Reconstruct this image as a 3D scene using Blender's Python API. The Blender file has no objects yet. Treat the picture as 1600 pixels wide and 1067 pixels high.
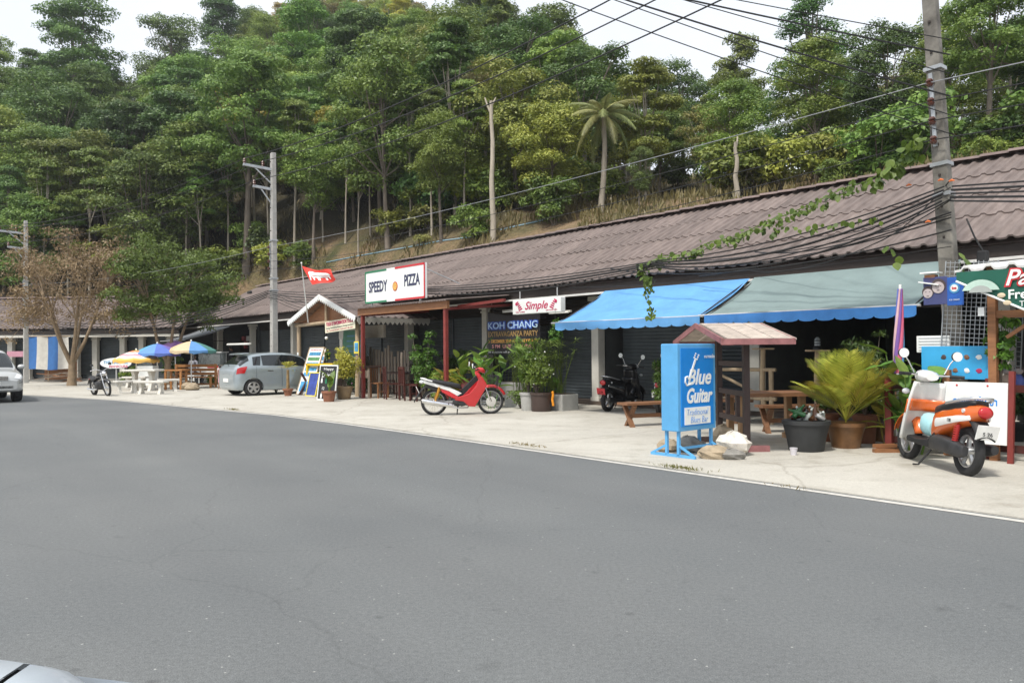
import bpy, bmesh, math, random
import numpy as np
from mathutils import Vector, Matrix, Euler, noise
R = math.radians; PI = math.pi
SC = bpy.context.scene; COL = SC.collection
random.seed(7)
# ------------------------------------------------------------- camera
CAMH = 1.40; F = 1244.0
CAMM = Matrix.Rotation(R(90.6), 4, 'X') @ Matrix.Rotation(R(-0.47), 4, 'Z')
cd = bpy.data.cameras.new('camera'); cam = bpy.data.objects.new('camera', cd); COL.objects.link(cam)
cam.matrix_world = Matrix.Translation((0, 0, CAMH)) @ CAMM
cd.lens = 36.0 * F / 1600; cd.sensor_width = 36; cd.clip_start = 0.05; cd.clip_end = 3000
SC.camera = cam
# ------------------------------------------------------------- sky, sun, exposure
SUN_EL, SUN_AZ = R(58), R(215)            # high, from behind the camera, veiled by thin cloud
w = bpy.data.worlds.new('World'); SC.world = w; w.use_nodes = True
nt = w.node_tree; bg = nt.nodes['Background']
sky = nt.nodes.new('ShaderNodeTexSky'); sky.sky_type = 'NISHITA'; sky.sun_disc = False
sky.sun_elevation = SUN_EL; sky.sun_rotation = SUN_AZ; sky.dust_density = 4; sky.air_density = 1.2; sky.ozone_density = 1
mx = nt.nodes.new('ShaderNodeMix'); mx.data_type = 'RGBA'; mx.inputs[0].default_value = 0.78
mx.inputs[7].default_value = (9.0, 9.3, 9.7, 1)
wn = nt.nodes.new('ShaderNodeTexNoise'); wn.inputs['Scale'].default_value = 2.2; wn.inputs['Detail'].default_value = 6; wt_ = nt.nodes.new('ShaderNodeTexCoord'); nt.links.new(wt_.outputs['Generated'], wn.inputs[0])
wr = nt.nodes.new('ShaderNodeMix'); wr.data_type = 'RGBA'; wr.inputs[6].default_value = (7.0, 7.6, 8.6, 1); wr.inputs[7].default_value = (10.6, 10.7, 10.8, 1)   # thin cloud veil
nt.links.new(wn.outputs['Fac'], wr.inputs[0]); nt.links.new(wr.outputs[2], mx.inputs[7]); nt.links.new(sky.outputs[0], mx.inputs[6]); nt.links.new(mx.outputs[2], bg.inputs[0]); bg.inputs[1].default_value = 0.11
sd = bpy.data.lights.new('sun', 'SUN'); sun = bpy.data.objects.new('sun', sd); COL.objects.link(sun)
sd.energy = 3.0; sd.angle = R(6); sd.color = (1, .95, .87)
sdir = Vector((math.sin(SUN_AZ) * math.cos(SUN_EL), math.cos(SUN_AZ) * math.cos(SUN_EL), math.sin(SUN_EL)))
sun.rotation_euler = sdir.to_track_quat('Z', 'Y').to_euler(); sun.location = (0, 0, 60)
SC.view_settings.view_transform = 'Standard'; SC.view_settings.look = 'None'
SC.view_settings.exposure = 0.35; SC.view_settings.gamma = 1.0
SC.cycles.max_bounces = 6; SC.cycles.transparent_max_bounces = 8
# ------------------------------------------------------------- places: pixel of the photograph -> direction -> point
UX, UY = -0.627, 0.779                     # street direction (away, to the left); N points to the shops
RS = math.atan2(-UY, -UX)                  # local +X along the street to the right, local -Y facing the road
def ray(px, py):
    return (CAMM.to_3x3() @ Vector(((px - 800) / F, -(py - 533.5) / F, -1))).normalized()
def G(px, py, z=0.0):
    d = ray(px, py); t = (z - CAMH) / d.z
    return Vector((d.x * t, d.y * t, z))
def PY(px, py, Y):
    d = ray(px, py); t = Y / d.y
    return Vector((d.x * t, Y, CAMH + d.z * t))
def PN(px, py, n):
    d = ray(px, py); t = n / (UY * d.x - UX * d.y)
    return Vector((d.x * t, d.y * t, CAMH + d.z * t))
def SN(s, n, z=0.0): return Vector((UX * s + UY * n, UY * s - UX * n, z))
def S_of(p): return UX * p[0] + UY * p[1]
def N_of(p): return UY * p[0] - UX * p[1]
def HH(px, py, base):                      # height over the ground point `base` seen at py in its column
    d = ray(px, py); return CAMH + d.z * math.hypot(base[0], base[1]) / math.hypot(d.x, d.y)
# ------------------------------------------------------------- materials
MATS = {}
def mat(name, c, rough=.6, metal=0., var=.12, scale=6., bump=0., coat=0., c2=None, trans=0., stretch=None, ior=None, objvar=0.):
    if name in MATS: return MATS[name]
    m = bpy.data.materials.new(name); MATS[name] = m; m.use_nodes = True
    n = m.node_tree; b = n.nodes['Principled BSDF']
    b.inputs['Roughness'].default_value = rough; b.inputs['Metallic'].default_value = metal
    b.inputs['Coat Weight'].default_value = coat; b.inputs['Coat Roughness'].default_value = .08
    b.inputs['Transmission Weight'].default_value = trans
    if ior: b.inputs['IOR'].default_value = ior
    tc = n.nodes.new('ShaderNodeTexCoord'); nz = n.nodes.new('ShaderNodeTexNoise')
    nz.inputs['Scale'].default_value = scale; nz.inputs['Detail'].default_value = 6; nz.inputs['Roughness'].default_value = .65
    if stretch:
        mp = n.nodes.new('ShaderNodeMapping'); mp.inputs['Scale'].default_value = stretch
        n.links.new(tc.outputs['Object'], mp.inputs[0]); n.links.new(mp.outputs[0], nz.inputs[0])
    else: n.links.new(tc.outputs['Object'], nz.inputs[0])
    rp = n.nodes.new('ShaderNodeValToRGB'); rp.color_ramp.elements[0].position = .3; rp.color_ramp.elements[1].position = .7
    c2 = c2 or tuple(min(1, v * (1 + var)) for v in c)
    c1 = c if c2 is None else c
    rp.color_ramp.elements[0].color = (*[v * (1 - var) for v in c1], 1); rp.color_ramp.elements[1].color = (*c2, 1)
    n.links.new(nz.outputs['Fac'], rp.inputs[0])
    if objvar:
        oi = n.nodes.new('ShaderNodeObjectInfo'); hs = n.nodes.new('ShaderNodeHueSaturation'); mr = n.nodes.new('ShaderNodeMapRange')
        mr.inputs[3].default_value = 1 - objvar; mr.inputs[4].default_value = 1 + objvar
        n.links.new(oi.outputs['Random'], mr.inputs[0]); n.links.new(mr.outputs[0], hs.inputs['Value'])
        n.links.new(rp.outputs[0], hs.inputs['Color']); n.links.new(hs.outputs[0], b.inputs['Base Color'])
    else: n.links.new(rp.outputs[0], b.inputs['Base Color'])
    if bump:
        bp = n.nodes.new('ShaderNodeBump'); bp.inputs['Strength'].default_value = bump; bp.inputs['Distance'].default_value = .02
        n.links.new(nz.outputs['Fac'], bp.inputs['Height']); n.links.new(bp.outputs[0], b.inputs['Normal'])
    return m
def leafmat(name, c, c2, obj_hue=.03, obj_val=.3, trans=.25, rough=.5, vary=None):
    """leaf colour varies leaf by leaf (random per island), clump by clump and tree by tree"""
    if name in MATS: return MATS[name]
    m = bpy.data.materials.new(name); MATS[name] = m; m.use_nodes = True
    n = m.node_tree; n.nodes.clear(); L = n.links.new
    out = n.nodes.new('ShaderNodeOutputMaterial'); ge = n.nodes.new('ShaderNodeNewGeometry'); oi = n.nodes.new('ShaderNodeObjectInfo')
    tc = n.nodes.new('ShaderNodeTexCoord'); nz = n.nodes.new('ShaderNodeTexNoise'); nz.inputs['Scale'].default_value = .9 if vary is None else vary
    nz.inputs['Detail'].default_value = 2
    L(tc.outputs['Object'], nz.inputs[0])
    ad = n.nodes.new('ShaderNodeMath'); ad.operation = 'MULTIPLY_ADD'; ad.inputs[1].default_value = .55
    L(ge.outputs['Random Per Island'], ad.inputs[0]); 
    sb = n.nodes.new('ShaderNodeMath'); sb.operation = 'MULTIPLY_ADD'; sb.inputs[1].default_value = 1.5; sb.inputs[2].default_value = -.52
    L(nz.outputs['Fac'], sb.inputs[0]); L(sb.outputs[0], ad.inputs[2])
    rp = n.nodes.new('ShaderNodeValToRGB'); rp.color_ramp.elements[0].color = (*c, 1); rp.color_ramp.elements[1].color = (*c2, 1)
    L(ad.outputs[0], rp.inputs[0])
    hs = n.nodes.new('ShaderNodeHueSaturation')
    for o, lo, hi in (('Hue', .5 - obj_hue, .5 + obj_hue), ('Value', 1 - obj_val, 1 + obj_val)):
        mr = n.nodes.new('ShaderNodeMapRange'); mr.inputs[3].default_value = lo; mr.inputs[4].default_value = hi
        if o == 'Value':
            fr = n.nodes.new('ShaderNodeMath'); fr.operation = 'MULTIPLY'; fr.inputs[1].default_value = 7.31
            f2 = n.nodes.new('ShaderNodeMath'); f2.operation = 'FRACT'
            L(oi.outputs['Random'], fr.inputs[0]); L(fr.outputs[0], f2.inputs[0]); L(f2.outputs[0], mr.inputs[0])
        else: L(oi.outputs['Random'], mr.inputs[0])
        L(mr.outputs[0], hs.inputs[o])
    L(rp.outputs[0], hs.inputs['Color'])
    b = n.nodes.new('ShaderNodeBsdfPrincipled'); b.inputs['Roughness'].default_value = rough
    tr = n.nodes.new('ShaderNodeBsdfTranslucent'); mxs = n.nodes.new('ShaderNodeMixShader'); mxs.inputs[0].default_value = trans
    L(hs.outputs[0], b.inputs['Base Color']); L(hs.outputs[0], tr.inputs['Color'])
    L(b.outputs[0], mxs.inputs[1]); L(tr.outputs[0], mxs.inputs[2]); L(mxs.outputs[0], out.inputs[0])
    return m
# ------------------------------------------------------------- mesh building
class MB:
    def __init__(s): s.v = []; s.f = []; s.M = None
    def add(s, vs, fs):
        o = len(s.v)
        s.v += [tuple(s.M @ Vector(v)) for v in vs] if s.M else [tuple(v) for v in vs]
        s.f += [tuple(i + o for i in f) for f in fs]; return s
    def box(s, c, d, rz=0, ry=0, rx=0, taper=1.):
        m = Matrix.Translation(c) @ Euler((rx, ry, rz)).to_matrix().to_4x4()
        h = [x / 2 for x in d]
        vs = [m @ Vector((sx * h[0] * (taper if sz > 0 else 1), sy * h[1] * (taper if sz > 0 else 1), sz * h[2])) for sz in (-1, 1) for sx, sy in ((-1, -1), (1, -1), (1, 1), (-1, 1))]
        return s.add(vs, [(3, 2, 1, 0), (4, 5, 6, 7), (0, 1, 5, 4), (1, 2, 6, 5), (2, 3, 7, 6), (3, 0, 4, 7)])
    def bar(s, a, b, wd, dp=None, up=(0, 0, 1)):
        a = Vector(a); b = Vector(b); dp = dp or wd; z = (b - a).normalized(); u = Vector(up)
        if abs(z.dot(u)) > .95: u = Vector((1, 0, 0))
        x = z.cross(u).normalized(); y = x.cross(z)
        vs = [p + x * sx * wd / 2 + y * sy * dp / 2 for p in (a, b) for sx, sy in ((-1, -1), (1, -1), (1, 1), (-1, 1))]
        return s.add(vs, [(3, 2, 1, 0), (4, 5, 6, 7), (0, 1, 5, 4), (1, 2, 6, 5), (2, 3, 7, 6), (3, 0, 4, 7)])
    def tube(s, pts, r, seg=8, cap=True):
        pts = [Vector(p) for p in pts]; rs = r if isinstance(r, (list, tuple)) else [r] * len(pts)
        vs = []; fs = []; px = None
        for i, p in enumerate(pts):
            t = (pts[min(i + 1, len(pts) - 1)] - pts[max(i - 1, 0)]).normalized()
            if px is None: px = t.orthogonal().normalized()
            x = (px - t * px.dot(t)).normalized(); y = t.cross(x); px = x
            vs += [p + (x * math.cos(2 * PI * k / seg) + y * math.sin(2 * PI * k / seg)) * rs[i] for k in range(seg)]
        for i in range(len(pts) - 1):
            for k in range(seg):
                a = i * seg + k; b = i * seg + (k + 1) % seg; fs.append((a, b, b + seg, a + seg))
        if cap: fs += [tuple(range(seg - 1, -1, -1)), tuple(range((len(pts) - 1) * seg, len(pts) * seg))]
        return s.add(vs, fs)
    def lathe(s, prof, c=(0, 0, 0), seg=16, axis='Z', sq=None):
        vs = []; fs = []; c = Vector(c)
        for r, z in prof:
            for k in range(seg):
                a = 2 * PI * k / seg; x, y = r * math.cos(a), r * math.sin(a)
                vs.append(c + (Vector((x, y, z)) if axis == 'Z' else Vector((x, z, y)) if axis == 'Y' else Vector((z, x, y))))
        n = len(prof)
        for i in range(n - 1):
            for k in range(seg):
                a = i * seg + k; b = i * seg + (k + 1) % seg; fs.append((a, b, b + seg, a + seg))
        fs += [tuple(range(seg - 1, -1, -1)), tuple(range((n - 1) * seg, n * seg))]
        return s.add(vs, fs)
    def ball(s, c, r, seg=12, rings=8, jit=0, seed=0):
        rr = r if isinstance(r, (list, tuple)) else (r, r, r); rnd = random.Random(seed); vs = []; fs = []
        for i in range(rings + 1):
            t = PI * i / rings
            for k in range(seg):
                a = 2 * PI * k / seg; j = 1 + rnd.uniform(-jit, jit)
                vs.append((c[0] + rr[0] * j * math.sin(t) * math.cos(a), c[1] + rr[1] * j * math.sin(t) * math.sin(a), c[2] + rr[2] * j * math.cos(t)))
        for i in range(rings):
            for k in range(seg):
                a = i * seg + k; b = i * seg + (k + 1) % seg; fs.append((a, a + seg, b + seg, b))
        return s.add(vs, fs)
    def prism(s, out, y0, y1, m=None):      # outline in x,z extruded along y
        n = len(out); vs = [(x, y0, z) for x, z in out] + [(x, y1, z) for x, z in out]
        if m: vs = [m @ Vector(v) for v in vs]
        return s.add(vs, [tuple(range(n)), tuple(range(2 * n - 1, n - 1, -1))] + [(i, i + n, (i + 1) % n + n, (i + 1) % n) for i in range(n)])
    def loft(s, secs, seg=14, ex=2.6, cap=True):
        """secs: (x, yc, zc, half width, half height) superellipse rings along x"""
        vs = []; fs = []
        for q in secs:
            x, yc, zc, hw, hh = q[:5]; tl = q[5] if len(q) > 5 else 0
            for k in range(seg):
                a = 2 * PI * k / seg; ca, sa = math.cos(a), math.sin(a)
                z = math.copysign(abs(sa) ** (2 / ex), sa) * hh
                vs.append((x + tl * z, yc + math.copysign(abs(ca) ** (2 / ex), ca) * hw, zc + z))
        for i in range(len(secs) - 1):
            for k in range(seg):
                a = i * seg + k; b = i * seg + (k + 1) % seg; fs.append((a, b, b + seg, a + seg))
        if cap: fs += [tuple(range(seg - 1, -1, -1)), tuple(range((len(secs) - 1) * seg, len(secs) * seg))]
        return s.add(vs, fs)
    def grid(s, fn, nu, nv):
        vs = [fn(i / nu, j / nv) for j in range(nv + 1) for i in range(nu + 1)]
        return s.add(vs, [(j * (nu + 1) + i, j * (nu + 1) + i + 1, (j + 1) * (nu + 1) + i + 1, (j + 1) * (nu + 1) + i) for j in range(nv) for i in range(nu)])
    def mesh(s, name, m, smooth=False):
        me = bpy.data.meshes.new(name); me.from_pydata([tuple(v) for v in s.v], [], s.f); me.materials.append(m)
        if smooth: me.polygons.foreach_set('use_smooth', [True] * len(me.polygons)); me.set_sharp_from_angle(angle=R(smooth if smooth > 1 else 40))
        return me
    def build(s, name, m, parent=None, smooth=False, bev=0, solid=0, sub=0):
        o = bpy.data.objects.new(name, s.mesh(name, m, smooth)); COL.objects.link(o); o.parent = parent
        if solid: q = o.modifiers.new('s', 'SOLIDIFY'); q.thickness = solid
        if sub: q = o.modifiers.new('d', 'SUBSURF'); q.levels = sub; q.render_levels = sub
        if bev: q = o.modifiers.new('b', 'BEVEL'); q.width = bev; q.segments = 2; q.limit_method = 'ANGLE'
        return o
def tag(o, label=None, cat=None, group=None, kind=None):
    for k, v in (('label', label), ('category', cat), ('group', group), ('kind', kind)):
        if v: o[k] = v
    return o
def thing(name, label, cat, loc=(0, 0, 0), rz=0, group=None):
    o = bpy.data.objects.new(name, None); COL.objects.link(o); o.empty_display_size = .2
    o.location = loc; o.rotation_euler = (0, 0, rz); return tag(o, label, cat, group)
def link(name, me, parent=None, loc=(0, 0, 0), rot=(0, 0, 0), scale=(1, 1, 1)):
    o = bpy.data.objects.new(name, me); COL.objects.link(o); o.parent = parent
    o.location = loc; o.rotation_euler = rot; o.scale = scale; return o
def copy_tree(o, parent=None):
    c = o.copy(); COL.objects.link(c); c.parent = parent
    for ch in o.children: copy_tree(ch, c)
    return c
def text(body, size, m, parent, loc, rot=(PI / 2, 0, 0), name='lettering', shear=0, width=None, ext=.0015, align='CENTER', space=1., off=0.):
    cu = bpy.data.curves.new('t', 'FONT'); cu.body = body; cu.size = size; cu.align_x = align; cu.align_y = 'CENTER'; cu.shear = shear
    cu.extrude = ext; cu.space_character = space; cu.resolution_u = 3; cu.offset = off
    o = bpy.data.objects.new('t', cu); COL.objects.link(o)
    dg = bpy.context.evaluated_depsgraph_get(); me = bpy.data.meshes.new_from_object(o.evaluated_get(dg))
    bpy.data.objects.remove(o); me.materials.clear(); me.materials.append(m); me.name = name
    sx = 1
    if width and len(me.vertices):
        xs = [v.co.x for v in me.vertices]; sx = width / max(.001, max(xs) - min(xs))
    return link(name, me, parent, loc, rot, (sx, 1, 1))
SC.cycles.use_denoising = True
# ------------------------------------------------------------- ground
def asphalt():
    m = bpy.data.materials.new('asphalt'); m.use_nodes = True; n = m.node_tree; L = n.links.new; b = n.nodes['Principled BSDF']
    tc = n.nodes.new('ShaderNodeTexCoord')
    def nz(scale, det=4, st=None, rot=0):
        q = n.nodes.new('ShaderNodeTexNoise'); q.inputs['Scale'].default_value = scale; q.inputs['Detail'].default_value = det
        mp = n.nodes.new('ShaderNodeMapping'); mp.inputs['Scale'].default_value = st or (1, 1, 1); mp.inputs['Rotation'].default_value = (0, 0, rot); mp.vector_type = 'TEXTURE' if rot else 'POINT'
        L(tc.outputs['Object'], mp.inputs[0]); L(mp.outputs[0], q.inputs[0]); return q.outputs['Fac']
    def ramp(f, p0, c0, p1, c1):
        r = n.nodes.new('ShaderNodeValToRGB'); r.color_ramp.elements[0].position = p0; r.color_ramp.elements[1].position = p1
        r.color_ramp.elements[0].color = (*c0, 1); r.color_ramp.elements[1].color = (*c1, 1); L(f, r.inputs[0]); return r.outputs[0]
    def mul(a, c):
        q = n.nodes.new('ShaderNodeMix'); q.data_type = 'RGBA'; q.blend_type = 'MULTIPLY'; q.inputs[0].default_value = 1
        L(a, q.inputs[6]); L(c, q.inputs[7]); return q.outputs[2]
    base = ramp(nz(.35, 5), .3, (.113, .121, .124), .72, (.148, .154, .153))
    wear = ramp(nz(1.0, 3, (14, 1.1, 1), math.atan2(UY, UX)), .35, (.93, .93, .935), .7, (1.06, 1.06, 1.055))   # wheel tracks along the road
    grit = mul(ramp(nz(150, 2), .25, (.6, .6, .6), .8, (1.45, 1.45, 1.45)), ramp(nz(38, 4), .3, (.86, .86, .86), .7, (1.14, 1.14, 1.14)))
    fl = n.nodes.new('ShaderNodeTexVoronoi'); fl.inputs['Scale'].default_value = 9; L(tc.outputs['Object'], fl.inputs[0])
    fleck = ramp(fl.outputs['Distance'], .035, (2.6, 2.5, 2.35), .07, (1, 1, 1))
    f2 = n.nodes.new('ShaderNodeTexVoronoi'); f2.inputs['Scale'].default_value = 2.2; L(tc.outputs['Object'], f2.inputs[0])
    drip = ramp(f2.outputs['Distance'], .03, (.75, .75, .75), .075, (1, 1, 1))
    wv = n.nodes.new('ShaderNodeTexNoise'); wv.inputs['Scale'].default_value = 1.5; wv.inputs['Detail'].default_value = 6; L(tc.outputs['Object'], wv.inputs[0])
    wm = n.nodes.new('ShaderNodeMix'); wm.data_type = 'RGBA'; wm.inputs[0].default_value = .35; L(tc.outputs['Object'], wm.inputs[6]); L(wv.outputs['Color'], wm.inputs[7])
    ck = n.nodes.new('ShaderNodeTexVoronoi'); ck.feature = 'DISTANCE_TO_EDGE'; ck.inputs['Scale'].default_value = .42; L(wm.outputs[2], ck.inputs[0])
    crack = ramp(ck.outputs['Distance'], .0012, (.87, .87, .87), .004, (1, 1, 1))
    grit = mul(mul(grit, drip), crack)
    blot = ramp(nz(5.5, 6), .27, (.84, .84, .84), .36, (1, 1, 1))
    L(mul(mul(mul(mul(base, wear), grit), fleck), blot), b.inputs['Base Color'])
    b.inputs['Roughness'].default_value = .8
    bp = n.nodes.new('ShaderNodeBump'); bp.inputs['Strength'].default_value = .35; bp.inputs['Distance'].default_value = .006
    L(nz(120, 3), bp.inputs['Height']); L(bp.outputs[0], b.inputs['Normal']); return m
def concrete():
    m = bpy.data.materials.new('old_concrete'); m.use_nodes = True; n = m.node_tree; L = n.links.new; b = n.nodes['Principled BSDF']
    tc = n.nodes.new('ShaderNodeTexCoord')
    def nz(scale, det=5):
        q = n.nodes.new('ShaderNodeTexNoise'); q.inputs['Scale'].default_value = scale; q.inputs['Detail'].default_value = det
        q.inputs['Roughness'].default_value = .65; L(tc.outputs['Object'], q.inputs[0]); return q.outputs['Fac']
    def ramp(f, p0, c0, p1, c1):
        r = n.nodes.new('ShaderNodeValToRGB'); r.color_ramp.elements[0].position = p0; r.color_ramp.elements[1].position = p1
        r.color_ramp.elements[0].color = (*c0, 1); r.color_ramp.elements[1].color = (*c1, 1); L(f, r.inputs[0]); return r.outputs[0]
    def mul(a, c):
        q = n.nodes.new('ShaderNodeMix'); q.data_type = 'RGBA'; q.blend_type = 'MULTIPLY'; q.inputs[0].default_value = 1
        L(a, q.inputs[6]); L(c, q.inputs[7]); return q.outputs[2]
    c = ramp(nz(.5), .3, (.40, .378, .33), .7, (.51, .49, .435))
    st = ramp(nz(1.7, 8), .28, (.74, .72, .69), .46, (1, 1, 1)); sp = ramp(nz(45, 3), .3, (.86, .86, .86), .7, (1.08, 1.08, 1.07))
    wv = n.nodes.new('ShaderNodeTexNoise'); wv.inputs['Scale'].default_value = 1.2; wv.inputs['Detail'].default_value = 7; L(tc.outputs['Object'], wv.inputs[0])
    wm = n.nodes.new('ShaderNodeMix'); wm.data_type = 'RGBA'; wm.inputs[0].default_value = .3; L(tc.outputs['Object'], wm.inputs[6]); L(wv.outputs['Color'], wm.inputs[7])
    ck = n.nodes.new('ShaderNodeTexVoronoi'); ck.feature = 'DISTANCE_TO_EDGE'; ck.inputs['Scale'].default_value = .38; L(wm.outputs[2], ck.inputs[0])
    crack = ramp(ck.outputs['Distance'], .002, (.78, .76, .74), .006, (1, 1, 1))
    oil = ramp(nz(.9, 9), .30, (.72, .70, .66), .42, (1, 1, 1))
    L(mul(mul(mul(mul(c, st), sp), crack), oil), b.inputs['Base Color']); b.inputs['Roughness'].default_value = .85
    bp = n.nodes.new('ShaderNodeBump'); bp.inputs['Strength'].default_value = .3; bp.inputs['Distance'].default_value = .01
    L(nz(14, 8), bp.inputs['Height']); L(bp.outputs[0], b.inputs['Normal']); return m
M_asph = asphalt(); M_conc = concrete()
M_earth = mat('bare_earth', (.17, .115, .066), .95, var=.3, scale=.6, c2=(.25, .19, .105), bump=.5)
def sheet(name, pts, z, m, thick=0):
    b = MB(); n = len(pts); vs = [(p[0], p[1], z) for p in pts]; fs = [tuple(range(n))]
    if thick:
        vs += [(p[0], p[1], z - thick) for p in pts]; fs += [(i, i + n, (i + 1) % n + n, (i + 1) % n) for i in range(n)]
    b.add(vs, fs); return tag(b.build(name, m), kind='structure')
sheet('ground', [(-320, -140), (320, -140), (320, 320), (-320, 320)], -.06, M_earth)
edge = [SN(-60, 7.25), SN(-10, 7.25), SN(2, 7.25), SN(10, 7.25), SN(14, 7.2), SN(17, 7.05)] + [Vector((-8.1, 20.3, 0)), Vector((-11.7, 23.7, 0)), Vector((-16.2, 26.9, 0)), Vector((-24, 31, 0)), Vector((-36, 35.5, 0)), Vector((-60, 41, 0))]
road = [(-140, 44), (-140, -60), (-20, -60)] + [(p.x, p.y) for p in reversed(edge)][::-1][0:0]
sheet('road', [(p.x, p.y) for p in edge] + [(-140, 44), (-140, -80), (SN(-60, 0).x, -80)], 0, M_asph)
back = [(SN(48, 21.2).x, SN(48, 21.2).y), (SN(-60, 21.2).x, SN(-60, 21.2).y)]
sheet('pavement', [(p.x, p.y) for p in edge] + [(-75, 50), (SN(48, 21).x - 4, 50)] + back, .012, M_conc, .08)
# painted edge line
M_line = mat('worn_line_paint', (.62, .60, .55), .8, var=.0, scale=9, c2=(.40, .385, .35))
ln = MB(); off = []
for i, p in enumerate(edge):
    t = (edge[min(i + 1, len(edge) - 1)] - edge[max(i - 1, 0)]).normalized(); nn = Vector((t.y, -t.x, 0))
    if nn.dot(Vector((UY, -UX, 0))) > 0: nn = -nn
    off.append((p + nn * .06, p + nn * .15))
for a, b in zip(off[:-1], off[1:]):
    ln.add([(a[0].x, a[0].y, .004), (a[1].x, a[1].y, .004), (b[1].x, b[1].y, .004), (b[0].x, b[0].y, .004)], [(0, 1, 2, 3)])
tag(ln.build('road_edge_line', M_line), kind='structure')
# ------------------------------------------------------------- hill
def lerp_tab(x, tab):
    if x <= tab[0][0]: return tab[0][1]
    for (a, va), (b, vb) in zip(tab[:-1], tab[1:]):
        if x <= b:
            t = (x - a) / (b - a); t = t * t * (3 - 2 * t); return va + (vb - va) * t
    return tab[-1][1]
SLOPE = [(-300, .55), (100, .50), (300, .47), (480, .60), (620, .56), (740, .47), (860, .36), (1000, .29), (1150, .25), (1300, .28), (1900, .28)]
EXT = [(-300, 45), (100, 46), (300, 58), (480, 90), (650, 84), (760, 70), (860, 54), (1000, 44), (1150, 26), (1300, 22), (1900, 22)]
BANK = [(-300, 2.6), (150, 3), (420, 5.6), (1900, 5.6)]
def footY(d):
    a = 21.6 / max(.06, UY * d - UX); b = 50.0; k = 6.
    h = max(k - abs(a - b), 0) / k; return min(a, b) - h * h * k / 4
def hill(X, Y):
    d = max(-1.3, min(3.0, X / max(Y, 1))); px = 800 + F * d; yb = footY(d); t = Y - yb
    if t <= 0: return -.03
    sc = max(.35, UY * d - UX)
    u = min(1, t / (2.2 / sc)); h = lerp_tab(px, BANK) * u * u * (3 - 2 * u)
    e = lerp_tab(px, EXT); q = max(0, t - 1.5)
    h += lerp_tab(px, SLOPE) * (q if q < e else e + (q - e) * -.15 if q < e + 60 else e - 9)
    return h + (noise.noise((X * .12, Y * .12, 3)) * 1.0 + noise.noise((X * .4, Y * .4, 9)) * .3) * min(1, t / 6)
def hp(px, py):                           # first hit of a pixel's direction with the hill
    d = ray(px, py); t = 15.
    while t < 260:
        x, y, z = d.x * t, d.y * t, CAMH + d.z * t
        if z < hill(x, y): return Vector((x, y, hill(x, y)))
        t += .25
    return Vector((d.x * t, d.y * t, CAMH))
def hill_mat():
    m = bpy.data.materials.new('hillside_soil'); m.use_nodes = True; n = m.node_tree; L = n.links.new; b = n.nodes['Principled BSDF']
    tc = n.nodes.new('ShaderNodeTexCoord')
    q = n.nodes.new('ShaderNodeTexNoise'); q.inputs['Scale'].default_value = .35; q.inputs['Detail'].default_value = 8; L(tc.outputs['Object'], q.inputs[0])
    r = n.nodes.new('ShaderNodeValToRGB'); e = r.color_ramp.elements
    e[0].position = .32; e[0].color = (.06, .065, .022, 1); e[1].position = .62; e[1].color = (.22, .15, .085, 1)
    k = e.new(.47); k.color = (.13, .105, .05, 1); L(q.outputs['Fac'], r.inputs[0])
    q2 = n.nodes.new('ShaderNodeTexNoise'); q2.inputs['Scale'].default_value = 6; q2.inputs['Detail'].default_value = 6; L(tc.outputs['Object'], q2.inputs[0])
    mm = n.nodes.new('ShaderNodeMix'); mm.data_type = 'RGBA'; mm.blend_type = 'OVERLAY'; mm.inputs[0].default_value = .7
    am = n.nodes.new('ShaderNodeAttribute'); am.attribute_name = 'litter'
    m3 = n.nodes.new('ShaderNodeMix'); m3.data_type = 'RGBA'; m3.inputs[7].default_value = (.045, .038, .018, 1); L(am.outputs['Fac'], m3.inputs[0]); L(r.outputs[0], m3.inputs[6])
    L(m3.outputs[2], mm.inputs[6]); L(q2.outputs['Fac'], mm.inputs[7]); L(mm.outputs[2], b.inputs['Base Color'])
    b.inputs['Roughness'].default_value = 1
    bp = n.nodes.new('ShaderNodeBump'); bp.inputs['Distance'].default_value = .2; L(q2.outputs['Fac'], bp.inputs['Height']); L(bp.outputs[0], b.inputs['Normal'])
    return m
hb = MB(); NA, NR = 150, 75
def hfn(u, v):
    d = -1.15 + u * 2.75; yb = footY(d); Y = yb - 1 + (v ** 1.6) * 190
    X = d * Y; return (X, Y, hill(X, Y))
hb.grid(hfn, NA, NR)
ho = tag(hb.build('hill', hill_mat(), smooth=80), kind='structure')
at = ho.data.attributes.new('litter', 'FLOAT', 'POINT')
def litter(x, y):
    d = x / max(y, 1); px = 800 + F * d; return max(0., min(1., (y - footY(d) - (5 if px < 800 else 16)) / 4))
at.data.foreach_set('value', [litter(v.co.x, v.co.y) for v in ho.data.vertices])
# ------------------------------------------------------------- trees
M_bark = mat('grey_bark', (.15, .125, .10), .95, var=.35, scale=5, bump=.6, stretch=(1, 1, .25), objvar=.3)
M_palebark = mat('pale_bark', (.34, .30, .24), .9, var=.25, scale=6, bump=.4, stretch=(1, 1, .2), objvar=.15)
M_leaf = {k: leafmat('leaves_' + k, *v) for k, v in {
    'dark': ((0.035, 0.086, 0.023), (0.149, 0.229, 0.046)),
    'mid': ((0.067, 0.138, 0.026), (0.239, 0.325, 0.056)),
    'light': ((0.111, 0.186, 0.032), (0.358, 0.421, 0.074)),
    'yellow': ((0.222, 0.196, 0.032), (0.5, 0.404, 0.07)),
    'olive': ((0.132, 0.157, 0.043), (0.358, 0.334, 0.096)),
    'lime': ((0.178, 0.245, 0.023), (0.478, 0.491, 0.061)),
    'brown': ((.13, .092, .045), (.27, .21, .10)),
    'fern': ((.085, .135, .018), (.25, .30, .05)),
}.items()}
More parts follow.
